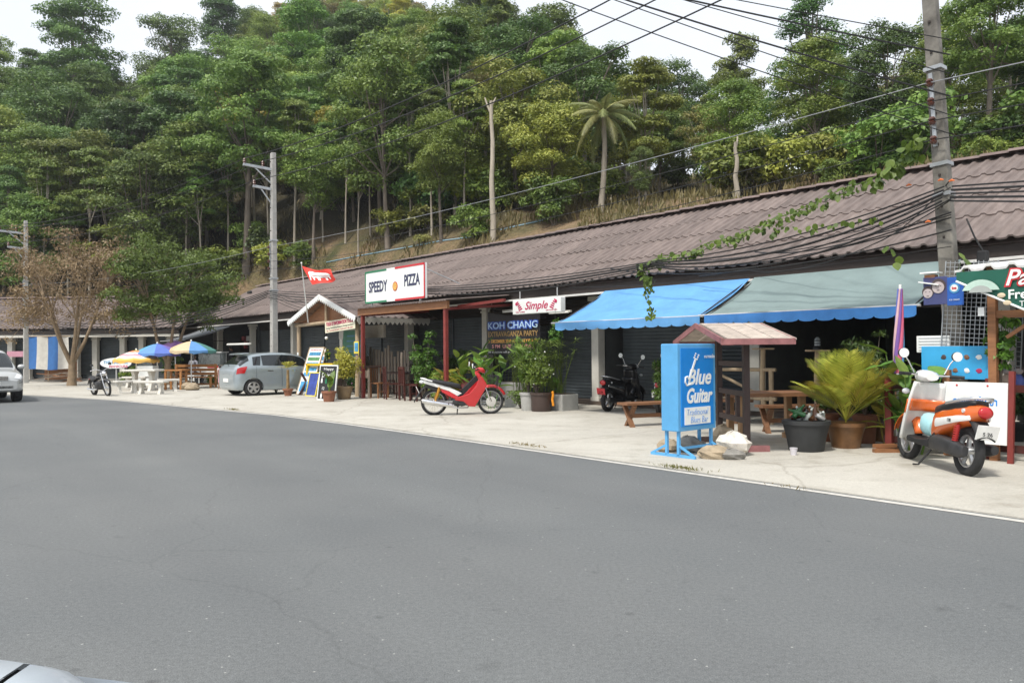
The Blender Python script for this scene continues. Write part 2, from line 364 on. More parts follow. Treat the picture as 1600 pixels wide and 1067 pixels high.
def leaf_mesh(pts, nrm, size, m, name, rnd, asp=.5, up=.55, droop=0.):
    """many small kite-shaped leaves; pts Nx3, nrm Nx3 outward"""
    N = len(pts); pts = np.asarray(pts); nrm = np.asarray(nrm)
    nn = nrm + rnd.normal(0, .55, (N, 3)); nn[:, 2] += up; nn /= np.linalg.norm(nn, axis=1)[:, None] + 1e-9
    t = rnd.normal(0, 1, (N, 3)); t[:, 2] -= droop; t -= nn * (t * nn).sum(1)[:, None]; t /= np.linalg.norm(t, axis=1)[:, None] + 1e-9
    b = np.cross(nn, t); s = size * rnd.uniform(.6, 1.35, N)[:, None]
    v = np.empty((N, 4, 3)); v[:, 0] = pts - t * s * .5; v[:, 1] = pts + b * s * asp * .5 - nn * s * .06; v[:, 2] = pts + t * s * .5 - nn * s * .10; v[:, 3] = pts - b * s * asp * .5 - nn * s * .06
    me = bpy.data.meshes.new(name); me.vertices.add(N * 4); me.vertices.foreach_set('co', v.reshape(-1))
    me.loops.add(N * 4); me.loops.foreach_set('vertex_index', np.arange(N * 4, dtype=np.int32))
    me.polygons.add(N); me.polygons.foreach_set('loop_start', np.arange(0, N * 4, 4, dtype=np.int32)); me.polygons.foreach_set('loop_total', np.full(N, 4, dtype=np.int32))
    me.update(); me.validate(); me.materials.append(m); return me
def puffs(rnd, cen, n, R0, r0, squash=.75):
    out = []
    for _ in range(n):
        while True:
            p = rnd.uniform(-1, 1, 3)
            if .25 < np.linalg.norm(p) < 1: break
        out.append((np.array(cen) + p * np.array(R0), r0 * rnd.uniform(.65, 1.3), squash))
    return out
def puff_points(rnd, pf, total):
    P = []; Nn = []; wt = np.array([p[1] ** 2 for p in pf]); wt = wt / wt.sum()
    for (c, r, sq), w_ in zip(pf, wt):
        k = max(6, int(total * w_)); d = rnd.normal(0, 1, (k, 3)); d /= np.linalg.norm(d, axis=1)[:, None]
        d[:, 2] = np.where(d[:, 2] < -.35, -d[:, 2] * .6, d[:, 2])
        rr = r * (1 - .45 * rnd.random(k) ** 2) * (1 + .18 * np.sin(d[:, 0] * 5 + c[0]) * np.cos(d[:, 1] * 6 + c[1]))
        P.append(c + d * rr[:, None] * np.array([1, 1, sq])); Nn.append(d)
    return np.concatenate(P), np.concatenate(Nn)
def make_tree(seed, H, cw, ch, lk, nleaf=6500, leaf=.34, trunk_r=.17, npf=34, pr=1.0, shape='round', bark=None, lean=.3):
    """meshes for one kind of tree: (trunk with limbs, crown); crown spans ch below the top, cw half width"""
    rnd = np.random.default_rng(seed); ra = random.Random(seed); tr = MB(); top = H - ch * .25
    pts = []; lx, ly = ra.uniform(-lean, lean), ra.uniform(-lean, lean)
    for i in range(8):
        t = i / 7; pts.append((lx * t * 2 + math.sin(t * 5 + seed) * .15 * t, ly * t * 2 + math.cos(t * 4 + seed) * .15 * t, top * t - .4 * (i == 0)))
    tr.tube(pts, [trunk_r * (1.25 if i == 0 else 1 - .8 * i / 7) for i in range(8)], 7)
    cc = Vector(pts[-1]); cz = H - ch / 2; pf = []
    if shape == 'cone':
        for i in range(npf):
            t = i / npf; rr = cw * (1 - t) ** .8 * ra.uniform(.5, 1); a = ra.uniform(0, 2 * PI)
            pf.append((np.array((cc.x * .8 + rr * math.cos(a), cc.y * .8 + rr * math.sin(a), H - ch + ch * t)), pr * (1.15 - .6 * t) * ra.uniform(.7, 1.2), .65))
    elif shape == 'layer':
        for i in range(npf):
            t = ra.random(); a = ra.uniform(0, 2 * PI); rr = cw * math.sqrt(ra.random()) * (1 - .45 * t)
            pf.append((np.array((cc.x + rr * math.cos(a), cc.y + rr * math.sin(a), H - ch + ch * (t * .85 + .08))), pr * ra.uniform(.7, 1.2), .45))
    else: pf = puffs(rnd, (cc.x, cc.y, cz), npf, (cw, cw, ch / 2), pr)
    for c, r, _ in pf[::2]:
        c = Vector(c); t = ra.uniform(.45, .95); j = min(6, int(t * 7)); a = Vector(pts[j]); mid = a.lerp(c, .5) + Vector((0, 0, -.25))
        if c.z < a.z - .5: continue
        tr.tube([a, mid, c], [trunk_r * .34, trunk_r * .2, .02], 5, False)
    P, Nn = puff_points(rnd, pf, nleaf)
    return tr.mesh('trunk', bark or M_bark, 60), leaf_mesh(P, Nn, leaf, M_leaf[lk], 'crown', rnd)
KINDS = {   # seed,H,cw,ch,leafkind
    'dark_a': make_tree(1, 12, 2.7, 8.0, 'dark', 24000, 0.195, .2, 46, 1.1),
    'dark_b': make_tree(2, 13, 2.3, 9.5, 'dark', 22400, 0.195, .18, 52, 1.0, 'layer'),
    'dark_c': make_tree(13, 11, 3.2, 6.5, 'mid', 24000, 0.172, .2, 50, 1.0, 'layer'),
    'mid_a': make_tree(3, 11, 2.6, 7.5, 'mid', 22400, 0.179, .16, 44, 1.05),
    'mid_b': make_tree(4, 10, 2.1, 8.0, 'mid', 20800, 0.164, .14, 46, .9),
    'mid_c': make_tree(5, 12.5, 2.9, 5.0, 'mid', 14400, 0.211, .18, 28, 1.1, 'layer', M_palebark),
    'light_a': make_tree(6, 9, 2.3, 7.0, 'light', 20800, 0.172, .13, 36, .9),
    'light_b': make_tree(7, 10, 2.1, 7.5, 'light', 19200, 0.179, .13, 30, .9, 'layer', M_palebark),
    'yellow_a': make_tree(8, 9, 2.1, 4.5, 'yellow', 9600, 0.187, .13, 30, .8, 'layer', M_palebark),
    'olive_a': make_tree(9, 9.5, 2.2, 5.5, 'olive', 12000, 0.172, .13, 36, .8, 'round', M_palebark),
    'cone_a': make_tree(17, 12, 3.0, 10, 'dark', 25600, 0.156, .2, 52, 1.0, 'cone'),
    'slim_a': make_tree(10, 11, 1.3, 5.0, 'mid', 8800, 0.172, .10, 22, .7, 'layer', M_palebark, .8),
}
def bush(seed, w_, h, lk, nleaf, leaf, npf=14, shape='round'):
    rnd = np.random.default_rng(seed)
    pf = puffs(rnd, (0, 0, h * .5), npf, (w_, w_, h * .42), w_ * .5); P, Nn = puff_points(rnd, pf, nleaf); P[:, 2] = np.maximum(P[:, 2], .02)
    tr = MB()
    for c, r, _ in pf[:7]: tr.tube([(c[0] * .1, c[1] * .1, -.1), (c[0] * .5, c[1] * .5, c[2] * .6), tuple(c)], [.04, .03, .01], 5, False)
    return tr.mesh('stems', M_bark, 60), leaf_mesh(P, Nn, leaf, M_leaf[lk], 'foliage', rnd)
BUSH = {'dark': bush(21, 1.3, 2.2, 'dark', 2600, .24), 'mid': bush(22, 1.5, 3.2, 'mid', 3600, .24, 18), 'light': bush(23, 1.5, 3.0, 'light', 3400, .24, 18), 'lime': bush(24, 1.6, 3.0, 'lime', 3000, .22, 18), 'olive': bush(25, 1.1, 1.5, 'olive', 1600, .2)}
def put(name, parts, names, label, cat, loc, rz, sc, group=None):
    t = thing(name, label, cat, loc, rz, group); t.scale = sc if isinstance(sc, tuple) else (sc, sc, sc)
    for nm, me in zip(names, parts): link(nm, me, t)
    return t
LAB = {'dark': 'dense dark green broadleaf tree in the forest on the hillside', 'mid': 'mid green broadleaf tree in the forest on the hillside', 'light': 'pale fresh green tree in the forest on the hillside', 'yellow': 'thin yellowing tree in the forest on the hillside', 'olive': 'dry olive green tree in the forest on the hillside', 'slim': 'slender pale trunked tree in the forest on the hillside'}
def plant_tree(k, loc, sc, rz=None, label=None, group=None, name='forest_tree'):
    kk = k.split('_')[0]
    return put(name, KINDS[k], ('trunk', 'crown'), label or LAB[kk], 'tree', loc, rnd0.uniform(0, 6.28) if rz is None else rz, sc, group or kk + ' trees of the hillside forest')
rnd0 = random.Random(5)
LAB2 = {'dark': 'dense dark green tree', 'mid': 'mid green broadleaf tree', 'light': 'pale fresh green tree', 'yellow': 'thin yellowing tree', 'olive': 'dry olive green tree', 'slim': 'slender pale trunked tree'}
def where(px, far):
    a = 'low on the hill' if far < .3 else 'halfway up the hill' if far < .65 else 'high near the ridge'
    for lim, w_ in ((90, 'above the left picture edge'), (210, 'above the brown street tree'), (340, 'above the green street tree'), (470, 'above the clean grey pole'), (570, 'above the red flag'), (690, 'above the pizza sign'), (820, 'around the tall dead trunk'), (990, 'around the coconut palm'), (1200, 'above the blue awning'), (1440, 'left of the big pole')):
        if px < lim: return a + ' ' + w_
    return a + ' right of the big pole'
placed = []
def free(p, r): return all((p.x - q.x) ** 2 + (p.y - q.y) ** 2 > r * r for q in placed)
# particular trees, read off the photograph: (base px, base py, top py, kind, label)
SPEC = [
    (385, 425, 70, 'dark_c', 'big dark tree with bent brown trunk behind the nearer concrete power pole'),
    (250, 415, 215, 'slim_a', 'slender forest tree with crooked pale trunk above the green street tree'),
    (607, 390, 60, 'mid_b', 'tall tree with straight pale trunk at forest edge right of the red flag'),
    (560, 398, 230, 'slim_a', 'thin young tree at the forest edge straight above the pizza sign'),
    (490, 410, 200, 'mid_a', 'leafy tree with thin twin stems just above the red flag'),
    (690, 380, 170, 'mid_a', 'bushy green tree at forest edge left of the bare dead trunk'),
    (1272, 277, -25, 'cone_a', 'tall dark pointed tree on the grass slope left of the big pole'),
    (1545, 250, -60, 'dark_c', 'spreading tree with forked grey trunk right of the big concrete pole'),
    (1395, 266, 20, 'dark_a', 'dark leafy tree directly behind the big concrete pole'),
    (998, 333, 225, 'dark_a', 'low round dark tree on the bank right of the coconut palm'),
    (1145, 300, 60, 'mid_c', 'light trunked tree rising behind the sawn off stump'),
    (5, 470, 250, 'dark_b', 'dark tree with straight trunk at the left edge of the forest'),
    (110, 400, 200, 'mid_c', 'pale trunked forest tree above the brown street tree'),
    (122, 190, -8, 'dark_c', 'tall dark spreading tree breaking the skyline at the upper left'),
    (262, 160, 22, 'dark_a', 'dark tall tree on the skyline above the green street tree'),
    (362, 130, -25, 'dark_b', 'dark upright tree on the skyline left of the hill top'),
    (40, 220, 70, 'dark_b', 'dark tree on the skyline at the left edge of the photo'),
    (640, 170, 20, 'dark_c', 'dark crowned tree high up above the pizza sign'),
    (778, 230, -10, 'slim_a', 'tall thin tree with pale trunk above the dead trunk'),
    (148, 400, 170, 'dark_a', 'dark forest tree right above the brown street tree'),
]
for px, pyb, pyt, k, lab in SPEC:
    b = hp(px, pyb)
    if b.y > 130: Y = footY((px - 800) / F) + lerp_tab(px, EXT) - 3; b = Vector(((px - 800) / F * Y, Y, hill((px - 800) / F * Y, Y)))
    H = max(3, HH(px, pyt, b) - b.z); H0 = {'dark_c': 11, 'slim_a': 11, 'mid_b': 10, 'mid_a': 11, 'dark_b': 13, 'cone_a': 12, 'dark_a': 12, 'mid_c': 12.5}[k]
    s = H / H0; sx = s * (1.35 if k == 'cone_a' else 1.0 if px < 900 or px > 1390 else .8)
    plant_tree(k, b, (sx, sx, s), label=lab, group='distinct trees of the forest edge'); placed.append(b)
for i in range(16):                        # slim pale stems along the forest edge
    px = 60 + i * 44 + rnd0.uniform(-12, 12); d = (px - 800) / F; Y = footY(d) + rnd0.uniform(4.5, 7); p = Vector((d * Y, Y, hill(d * Y, Y))); s = rnd0.uniform(.75, 1.05)
    plant_tree('slim_a', p, (s, s, s), label='slender tree with pale stem at the forest edge ' + where(px, .5).split('hill ')[1])
wts = ['dark_a', 'dark_b', 'dark_c', 'mid_a', 'mid_b', 'mid_c', 'light_a', 'light_b', 'mid_a', 'mid_b', 'olive_a', 'yellow_a', 'slim_a']
cnt = 0; tries = 0
while cnt < 300 and tries < 9000:
    tries += 1
    px = rnd0.uniform(-260, 1850); d = (px - 800) / F; yb = footY(d); e = lerp_tab(px, EXT)
    lo = 4.0 if px < 720 else 8 if px < 880 else 15 if px < 1010 else 12 if px < 1150 else 13
    Y = yb + lo + rnd0.random() ** 1.0 * (e + 8 - lo); X = d * Y
    p = Vector((X, Y, hill(X, Y))); far = (Y - yb) / (e + 8)
    if not free(p, 2.9 + 1.6 * far): continue
    placed.append(p); cnt += 1
    k = rnd0.choice(wts if px < 950 else ['mid_a', 'mid_b', 'light_a', 'light_b', 'dark_a', 'olive_a', 'mid_c'])
    if 430 < px < 700 and far > .55: k = rnd0.choice(['olive_a', 'light_a', 'light_b', 'olive_a', 'yellow_a', 'mid_b'])
    s = rnd0.uniform(.78, 1.18) * (1 if px < 760 else .9 if px < 900 else .72 if px < 1120 else .68) * (1 - .3 * far if 400 < px < 760 else 1.0)
    if far > .8 and px < 400 and rnd0.random() < .25: s *= 1.12; k = rnd0.choice(['dark_c', 'dark_a', 'dark_b'])
    plant_tree(k, p - Vector((0, 0, .3)), (s * 1.18, s * 1.18, s), label=LAB2[k.split('_')[0]] + ', ' + where(px, far))
# bushes and bamboo under the trees
BL = {'dark': 'dark leafy bush growing on the slope below the forest', 'mid': 'green bush growing on the slope below the forest', 'light': 'pale green bush growing on the slope below the forest', 'lime': 'feathery yellow green bamboo clump on the slope', 'olive': 'dry olive bush on the slope below the forest'}
def plant_bush(k, p, s, label=None):
    return put('bamboo_clump' if k == 'lime' else 'bush', BUSH[k], ('stems', 'foliage'), label or BL[k], 'bamboo' if k == 'lime' else 'bush', p, rnd0.uniform(0, 6.28), s, k + ' bushes on the slope')
for px, py, s, k in [(905, 290, 1.5, 'lime'), (850, 300, 1.3, 'lime'), (980, 260, 1.5, 'lime'), (1040, 262, 1.3, 'lime'), (1085, 275, 1.2, 'lime'), (1210, 262, 1.1, 'lime'), (1430, 225, 1.6, 'lime'), (760, 330, 1.2, 'lime'),
                     (885, 318, 1.1, 'dark'), (865, 352, .8, 'mid'), (940, 322, .8, 'light'), (1130, 290, 1.2, 'mid'), (1190, 285, 1.0, 'mid'), (1340, 260, 1.3, 'dark'), (1400, 255, 1.3, 'dark'), (1310, 268, .9, 'mid'), (1500, 240, 1.3, 'dark'), (1590, 225, 1.5, 'dark'), (740, 378, .6, 'mid'), (660, 362, .9, 'mid'), (660, 385, .5, 'olive'), (430, 432, .8, 'light'), (350, 440, .9, 'light'), (330, 448, .8, 'mid'), (470, 425, .6, 'mid'), (1060, 300, .9, 'dark')]:
    plant_bush(k, hp(px, py), s)
nb = 0
while nb < 150:
    px = rnd0.uniform(-200, 1800); d = (px - 800) / F; yb = footY(d); e = lerp_tab(px, EXT)
    lo = 5.5 if px < 720 else 6 if px < 850 else 11
    if 870 < px < 1010: continue
    Y = yb + lo + rnd0.random() ** 1.3 * min(e, 60); X = d * Y; k = rnd0.choice(['dark', 'mid', 'light', 'mid', 'olive', 'light'] if px < 800 else ['mid', 'light', 'mid', 'olive', 'dark'])
    plant_bush(k, Vector((X, Y, hill(X, Y))), rnd0.uniform(.7, 1.7) * (1 if px < 850 else .65), {'dark': 'dark leafy bush', 'mid': 'green bush', 'light': 'pale green bush', 'lime': 'feathery bamboo clump', 'olive': 'dry olive bush'}[k] + ' ' + where(px, (Y - yb) / (e + 8))); nb += 1
# dry grass and low herbs over the slope
rg = np.random.default_rng(3); GP = []; GN = []
for i in range(26000):
    px = rg.uniform(-150, 1750); d = (px - 800) / F; yb = footY(d); t = 2.2 + rg.random() ** 2 * 26
    X = d * (yb + t); Y = yb + t
    if noise.noise((X * .25, Y * .25, 1.)) < (-.02 if px < 900 else -.4): continue
    GP.append((X, Y, hill(X, Y) + .12 + rg.random() * .2)); GN.append((rg.normal() * 1.5, rg.normal() * 1.5, .1))
M_leaf['dry'] = leafmat('dry_grass', (.10, .10, .025), (.30, .24, .10), vary=.12)
tag(link('slope_grass', leaf_mesh(GP, GN, .5, M_leaf['dry'], 'slope_grass', rg, .16, 0, 4.)), 'dry grass and herbs over the slope behind the roofs', 'grass', kind='stuff')
# coconut palm
def palm_meshes(H, seed=3, n=28, L=2.1):
    ra = random.Random(seed); tr = MB(); pts = [(.25 * math.sin(i / 8 * 2.2), 0, H * i / 8 - .4 * (i == 0)) for i in range(9)]
    tr.tube(pts, [.2] + [.15 - .045 * i / 8 for i in range(8)], 8); fr = []
    for k in range(n):
        b = MB(); a = k * 2.4; el = 1.25 - 1.75 * k / n; l = L * ra.uniform(.85, 1.1); P = []
        for i in range(9):
            t = i / 8; P.append(Vector((math.cos(a) * l * t * math.cos(el - t * .55), math.sin(a) * l * t * math.cos(el - t * .55), l * t * math.sin(el) - 1.25 * t * t * l * .5)) + Vector(pts[-1]))
        b.tube(P, [.03 - .024 * i / 8 for i in range(9)], 4)
        side = Vector((-math.sin(a), math.cos(a), 0))
        for i in range(40):
            t = .12 + .88 * i / 40; j = min(7, int(t * 8)); p = P[j].lerp(P[j + 1], t * 8 - j); dr = (P[j + 1] - P[j]).normalized(); ll = .5 * math.sin(PI * (.12 + .82 * t)) * ra.uniform(.85, 1.1)
            for sg in (-1, 1):
                tip = p + (side * sg * .75 + dr * .55 + Vector((0, 0, -.55))) * ll; wv = dr * .026
                b.add([p - wv, p + wv, tip], [(0, 1, 2)])
        fr.append(b)
    return tr, fr
M_leaf['palm'] = leafmat('palm_leaf', (.13, .16, .05), (.36, .38, .14), vary=.4)
b0 = hp(938, 335); Hp = HH(938, 180, b0) - b0.z
t = thing('coconut_palm', 'coconut palm with slim grey trunk and drooping fronds on the bank', 'palm', b0)
tr, fr = palm_meshes(Hp); tr.build('trunk', M_palebark, t, 60)
for f in fr: f.build('frond', M_leaf['palm'], t)
# bare dead trunks
def dead(px, pyb, pyt, lab, r, forks=()):
    b = hp(px, pyb); H = HH(px, pyt, b) - b.z; m = MB()
    m.tube([(.04 * math.sin(i * 1.7), .04 * math.cos(i * 2.1), H * i / 7 - .4 * (i == 0)) for i in range(8)], [r * (1.1 - .5 * i / 7) for i in range(8)], 8)
    for h, dx, dz in forks: m.tube([(0, 0, H * h), (dx * .6, 0, H * h + dz * .5), (dx, .1, H * h + dz)], [r * .5, r * .35, r * .2], 6)
    tag(m.build('dead_trunk', M_palebark, None, 60), lab, 'dead tree').location = b
dead(770, 377, 158, 'tall bare pale dead trunk with broken forked top', .14, [(.9, -.35, .9), (.97, .2, .4)])
dead(1151, 315, 222, 'short sawn off dead trunk on the grass bank', .12, [(.93, .1, .45)])
dead(943, 325, 180, 'pale dead trunk standing just behind the coconut palm', .09)
dead(661, 345, 285, 'leaning short dead trunk at the dark forest edge', .12)
# ------------------------------------------------------------- shop rows
M_roof = mat('brown_roof_sheet', (.14, .108, .098), .8, var=.22, scale=3.0, bump=.25, objvar=.15, c2=(.215, .172, .155), stretch=(1.6, .5, 1))
M_ridge = mat('ridge_tile_brown', (.15, .11, .10), .8, var=.25, scale=4, bump=.3, objvar=.12)
M_darkwood = mat('dark_brown_timber', (.028, .02, .017), .7, var=.3, scale=8, stretch=(1, 8, 8))
M_white = mat('weathered_white_paint', (.62, .60, .54), .7, var=.1, scale=3, bump=.1)
M_gutter = mat('white_gutter', (.7, .69, .66), .5, var=.1)
M_shut = mat('slate_shutter', (.068, .082, .09), .5, metal=.1, var=.25, scale=1.5, objvar=.12)
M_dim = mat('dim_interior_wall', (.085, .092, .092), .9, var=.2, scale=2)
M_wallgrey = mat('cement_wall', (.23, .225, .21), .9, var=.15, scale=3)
M_tilefloor = mat('brown_plinth', (.10, .075, .06), .7, var=.2, scale=5)
def sheet_mesh(wd, L, per, amp):
    b = MB(); k = int(wd / per); xs = []
    for i in range(k):
        for t, z in ((0, 0), (.28, .15), (.42, 1), (.62, 1), (.76, .15)): xs.append((per * (i + t), z * amp))
    xs.append((wd, 0)); n = len(xs)
    b.add([(x, y, z) for y in (0, L) for x, z in xs], [(i, i + 1, i + 1 + n, i + n) for i in range(n - 1)])
    b.add([(x, 0, z + dz) for dz in (0, -.03) for x, z in xs], [(i + n, i + 1 + n, i + 1, i) for i in range(n - 1)])
    return b.mesh('roof_sheet', M_roof)
_ridge = MB()
_ridge.grid(lambda u, v: (u * .53, -.20 + .4 * v, .085 * math.sin(PI * v) ** .7 + .02 * (1 - u) + .015 * math.sin(4 * PI * v)), 1, 8)
RIDGE = _ridge.mesh('ridge_tile', M_ridge, 40)
def roof(parent, x0, x1, ye, ze, yr, zr, rows=4):
    L = math.hypot(yr - ye, zr - ze); a = math.atan2(zr - ze, yr - ye); l = L / rows
    sm = sheet_mesh(1.0, l + .10, .25, .038); rt = MB(); rt.box((0, 0, 0), (.01, .01, .01))
    rf = MB()
    rf.add([(x0, yr, zr - .06), (x1, yr, zr - .06), (x1, 2 * yr - ye, ze), (x0, 2 * yr - ye, ze), (x0, ye + .1, ze - .05), (x1, ye + .1, ze - .05)], [(0, 1, 2, 3), (4, 5, 1, 0)])
    base = rf.build('roof', M_roof, parent)
    rr = random.Random(3)
    for r in range(rows):
        for i in range(int(round(x1 - x0))):
            y = ye + math.cos(a) * l * r; z = ze + math.sin(a) * l * r + .03
            sl = .05 if rr.random() < .05 else 0
            o = link('roof_sheet', sm, base, (x0 + i, y - sl * math.cos(a), z - sl * math.sin(a) + rr.uniform(-.004, .006)), (a - .022 + rr.uniform(-.004, .004), rr.uniform(-.004, .004), 0))
    n = int((x1 - x0) / .5)
    for i in range(n): link('ridge_tile', RIDGE, base, (x0 + i * .5, yr, zr + .03 + rr.uniform(-.008, .008)), (0, 0, rr.uniform(-.03, .03)))
    return base
def shutter_mesh(wd, h):
    b = MB(); n = int(h / .085); zs = []
    for i in range(n): zs += [(i * .085, 0), (i * .085 + .03, -.016), (i * .085 + .07, -.016)]
    zs.append((h, 0)); m = len(zs)
    b.add([(x, y, z) for x in (0, wd) for z, y in zs], [(i, i + m, i + 1 + m, i + 1) for i in range(m - 1)])
    return b.mesh('shutter', M_shut)
def column(parent, x, y, h, wd=.24):
    b = MB(); b.box((x, y, h / 2), (wd, wd, h)); b.box((x, y, h - .06), (wd * 1.5, wd * 1.5, .12)); b.box((x, y, h - .20), (wd * 1.25, wd * 1.25, .06)); b.box((x, y, .1), (wd * 1.2, wd * 1.2, .2))
    return b.build('column', M_white, parent, bev=.01)
COLS = [42.0, 37.4, 32.6, 28.0, 23.2, 18.8, 14.2, 9.6, 5.0, .4, -4.0]
S0, N0 = 20.0, 14.2
row = thing('shop_row', 'long single storey shop row with brown corrugated roof and dark roller shutters', 'building', SN(S0, N0), RS)
def lx(s): return S0 - s
roof(row, -24.4, 24.6, 13.1 - N0, 2.98, 17.2 - N0, 5.08)
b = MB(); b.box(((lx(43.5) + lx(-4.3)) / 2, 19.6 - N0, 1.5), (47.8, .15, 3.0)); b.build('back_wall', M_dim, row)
for s in (43.6, -4.4):
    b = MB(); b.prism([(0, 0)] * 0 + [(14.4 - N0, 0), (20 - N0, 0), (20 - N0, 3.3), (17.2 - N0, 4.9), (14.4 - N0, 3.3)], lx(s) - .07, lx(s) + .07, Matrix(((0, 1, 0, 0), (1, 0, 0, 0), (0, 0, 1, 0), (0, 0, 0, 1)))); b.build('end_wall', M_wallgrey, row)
b = MB(); b.box((0, 17 - N0, .055), (48, 5.9, .11)); b.build('floor', M_tilefloor, row)
b = MB(); b.box((0, 13.25 - N0, 2.80), (49, .05, .24)); b.build('fascia', M_darkwood, row)
b = MB(); b.box((0, 13.18 - N0, 2.70), (48.6, .07, .045)); b.build('gutter', M_gutter, row)
b = MB(); b.box((0, 13.9 - N0, 2.745), (48.4, 1.2, .03)); b.build('soffit', M_darkwood, row)
for s in COLS: column(row, lx(s), 0, 2.72)
for s in COLS[:-1]:          # partition walls between the shops
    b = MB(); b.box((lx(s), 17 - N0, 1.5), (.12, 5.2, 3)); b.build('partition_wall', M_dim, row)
OPEN = {0, 6, 7, 8}
bay = list(zip(COLS[:-1], COLS[1:]))
for i, (a, c) in enumerate(bay):
    wd = a - c - .26
    if i in OPEN:
        continue
    sm = shutter_mesh(wd / 2 - .05, 2.3)
    for k in range(2): link('shutter', sm, row, (lx(a) + .13 + k * (wd / 2 + .02) + .02, .32, .11))
    b = MB(); b.box((lx(a) + .13 + wd / 2, .30, 1.25), (.06, .06, 2.3)); b.build('shutter_rail', M_shut, row)
    for k in range(7):       # slatted louvre above the shutters
        b = MB() if k == 0 else b
        b.box((lx(a) + .13 + wd / 2, .30, 2.44 + k * .045), (wd, .03, .03), rx=.5)
    b.build('louvre', M_darkwood, row)
# the louvred board wall behind the small light box
b = MB()
for k in range(9): b.box((lx(16.5), .02, 2.08 + k * .07), (4.3, .03, .052), rx=.35)
o = b.build('louvre', M_darkwood, row)
sm = shutter_mesh(2.1, 2.2)
link('shutter', sm, row, (lx(13.9), .6, .11)); link('shutter', sm, row, (lx(11.7), .6, .11))
# corner row at the far left, turned towards the camera
crow = thing('corner_shop_row', 'far shop row with brown roof and pale columns behind the street trees', 'building', (-25, 40.8, 0), R(-3))
roof(crow, -14.5, 8.5, -.9, 2.62, 3.6, 4.45)
b = MB(); b.box((-3, 5.2, 1.35), (22, .15, 2.7)); b.build('back_wall', M_dim, crow)
b = MB(); b.box((-3, 2.5, .05), (23, 6.2, .1)); b.build('floor', M_wallgrey, crow)
b = MB(); b.box((-3, -.80, 2.46), (23, .05, .2)); b.build('fascia', M_darkwood, crow)
b = MB(); b.box((-3, -.75, 2.28), (23, .08, .13)); b.build('beam', M_white, crow)
xs = [PY(px, 560, 40.8).x + 25 for px in (-60, -20, 17, 45, 78, 123, 153, 197, 227, 272)]
for x in xs: column(crow, x, 0, 2.3, .26)
for a, c in zip(xs[:-1], xs[1:]):
    link('shutter', shutter_mesh(c - a - .28, 2.2), crow, (a + .14, .25, .05))
    b = MB(); b.box(((a + c) / 2, .3, 2.35), (c - a, .06, .3)); b.build('lintel', M_darkwood, crow)
# ------------------------------------------------------------- power poles and cables
M_pole = mat('pole_concrete', (.36, .355, .335), .9, var=.15, scale=7, bump=.3, c2=(.42, .41, .385))
M_pole2 = mat('stained_pole_concrete', (.10, .092, .08), .9, var=.3, scale=3, bump=.4, c2=(.26, .245, .215))
M_galv = mat('galvanised_steel', (.42, .44, .45), .45, metal=.7, var=.15)
M_insul = mat('brown_insulator', (.09, .03, .02), .25, var=.1)
M_wire = mat('black_cable', (.012, .012, .013), .6, var=.1)
M_alu = mat('bare_alu_wire', (.32, .33, .34), .5, metal=.6)
M_orange = mat('orange_plastic', (.65, .16, .04), .5)
def pole(label, loc, h, m, wd=.24, lean=0, arms=True):
    t = thing('power_pole', label, 'pole', loc, RS, 'concrete power poles along the shops'); t.rotation_euler = (0, lean, RS)
    b = MB(); b.box((0, 0, h / 2), (wd, wd * .8, h), taper=.72); b.build('shaft', m, t, bev=.02)
    for z in np.arange(1.6, h - .3, .42): b = MB(); b.box((0, -wd * .36, float(z)), (.03, wd * .1, .03)); b.build('step_hole', MATS['dark_brown_timber'], t)
    ends = []
    if arms:
        for i, (z, L) in enumerate(((h - .62, 1.1), (h - 1.35, .75))):
            b = MB(); b.bar((0, .1, z), (0, -L, z + .06), .09, .09); b.bar((0, -.08, z - .5), (0, -L * .62, z), .04); a = b.build('cross_arm', M_galv, t)
            for y in ((-L * .96, -L * .35) if i == 0 else (-L * .94,)):
                c = MB(); c.lathe([(.02, 0), (.055, .02), (.035, .06), (.065, .08), (.04, .13), (.06, .15), (.03, .21)], (0, y, z + .07), 10); c.build('insulator', M_insul, a, 60); ends.append((0, y, z + .27))
    for z in (h * .42, h * .47, h * .63):
        b = MB(); b.box((0, 0, z), (wd * 1.02, wd * .86, .05)); b.build('band_clamp', M_galv, t)
    rack = MB(); rack.box((-.02, -wd * .42, h * .56), (.05, .04, 1.0)); rk = rack.build('insulator_rack', M_galv, t)
    lows = []
    for k in range(4):
        z = h * .56 - .42 + k * .26; c = MB(); c.lathe([(.03, -.05), (.05, -.02), (.03, 0), (.05, .02), (.03, .05)], (-.02, -wd * .42 - .06, z), 8); c.build('insulator', M_insul, rk); lows.append((-.02, -wd * .42 - .07, z))
    M = Matrix.Translation(loc) @ Euler((0, lean, RS)).to_matrix().to_4x4()
    return [M @ Vector(e) for e in ends], [M @ Vector(e) for e in lows]
P1 = SN(4.50, 11.25); P2 = Vector((-8.67, 29.0, 0)); P3 = Vector((-23.2, 38, 0)); P0 = SN(-17, 11); P4 = Vector((-60, 55, 0))
E1, L1 = pole('big weathered concrete power pole carrying a tangle of cables at right', P1, 8.2, M_pole2, .225, R(-3.0))
E2, L2 = pole('clean grey concrete power pole behind the silver hatchback', P2, 8.65, M_pole, .28)
E3, L3 = pole('distant concrete power pole left of the brown street tree', P3, 7.75, M_pole, .27)
def wirepts(a, b, sag, n=18): return [a.lerp(b, i / n) + Vector((0, 0, -sag * 4 * (i / n) * (1 - i / n))) for i in range(n + 1)]
nw = [0]
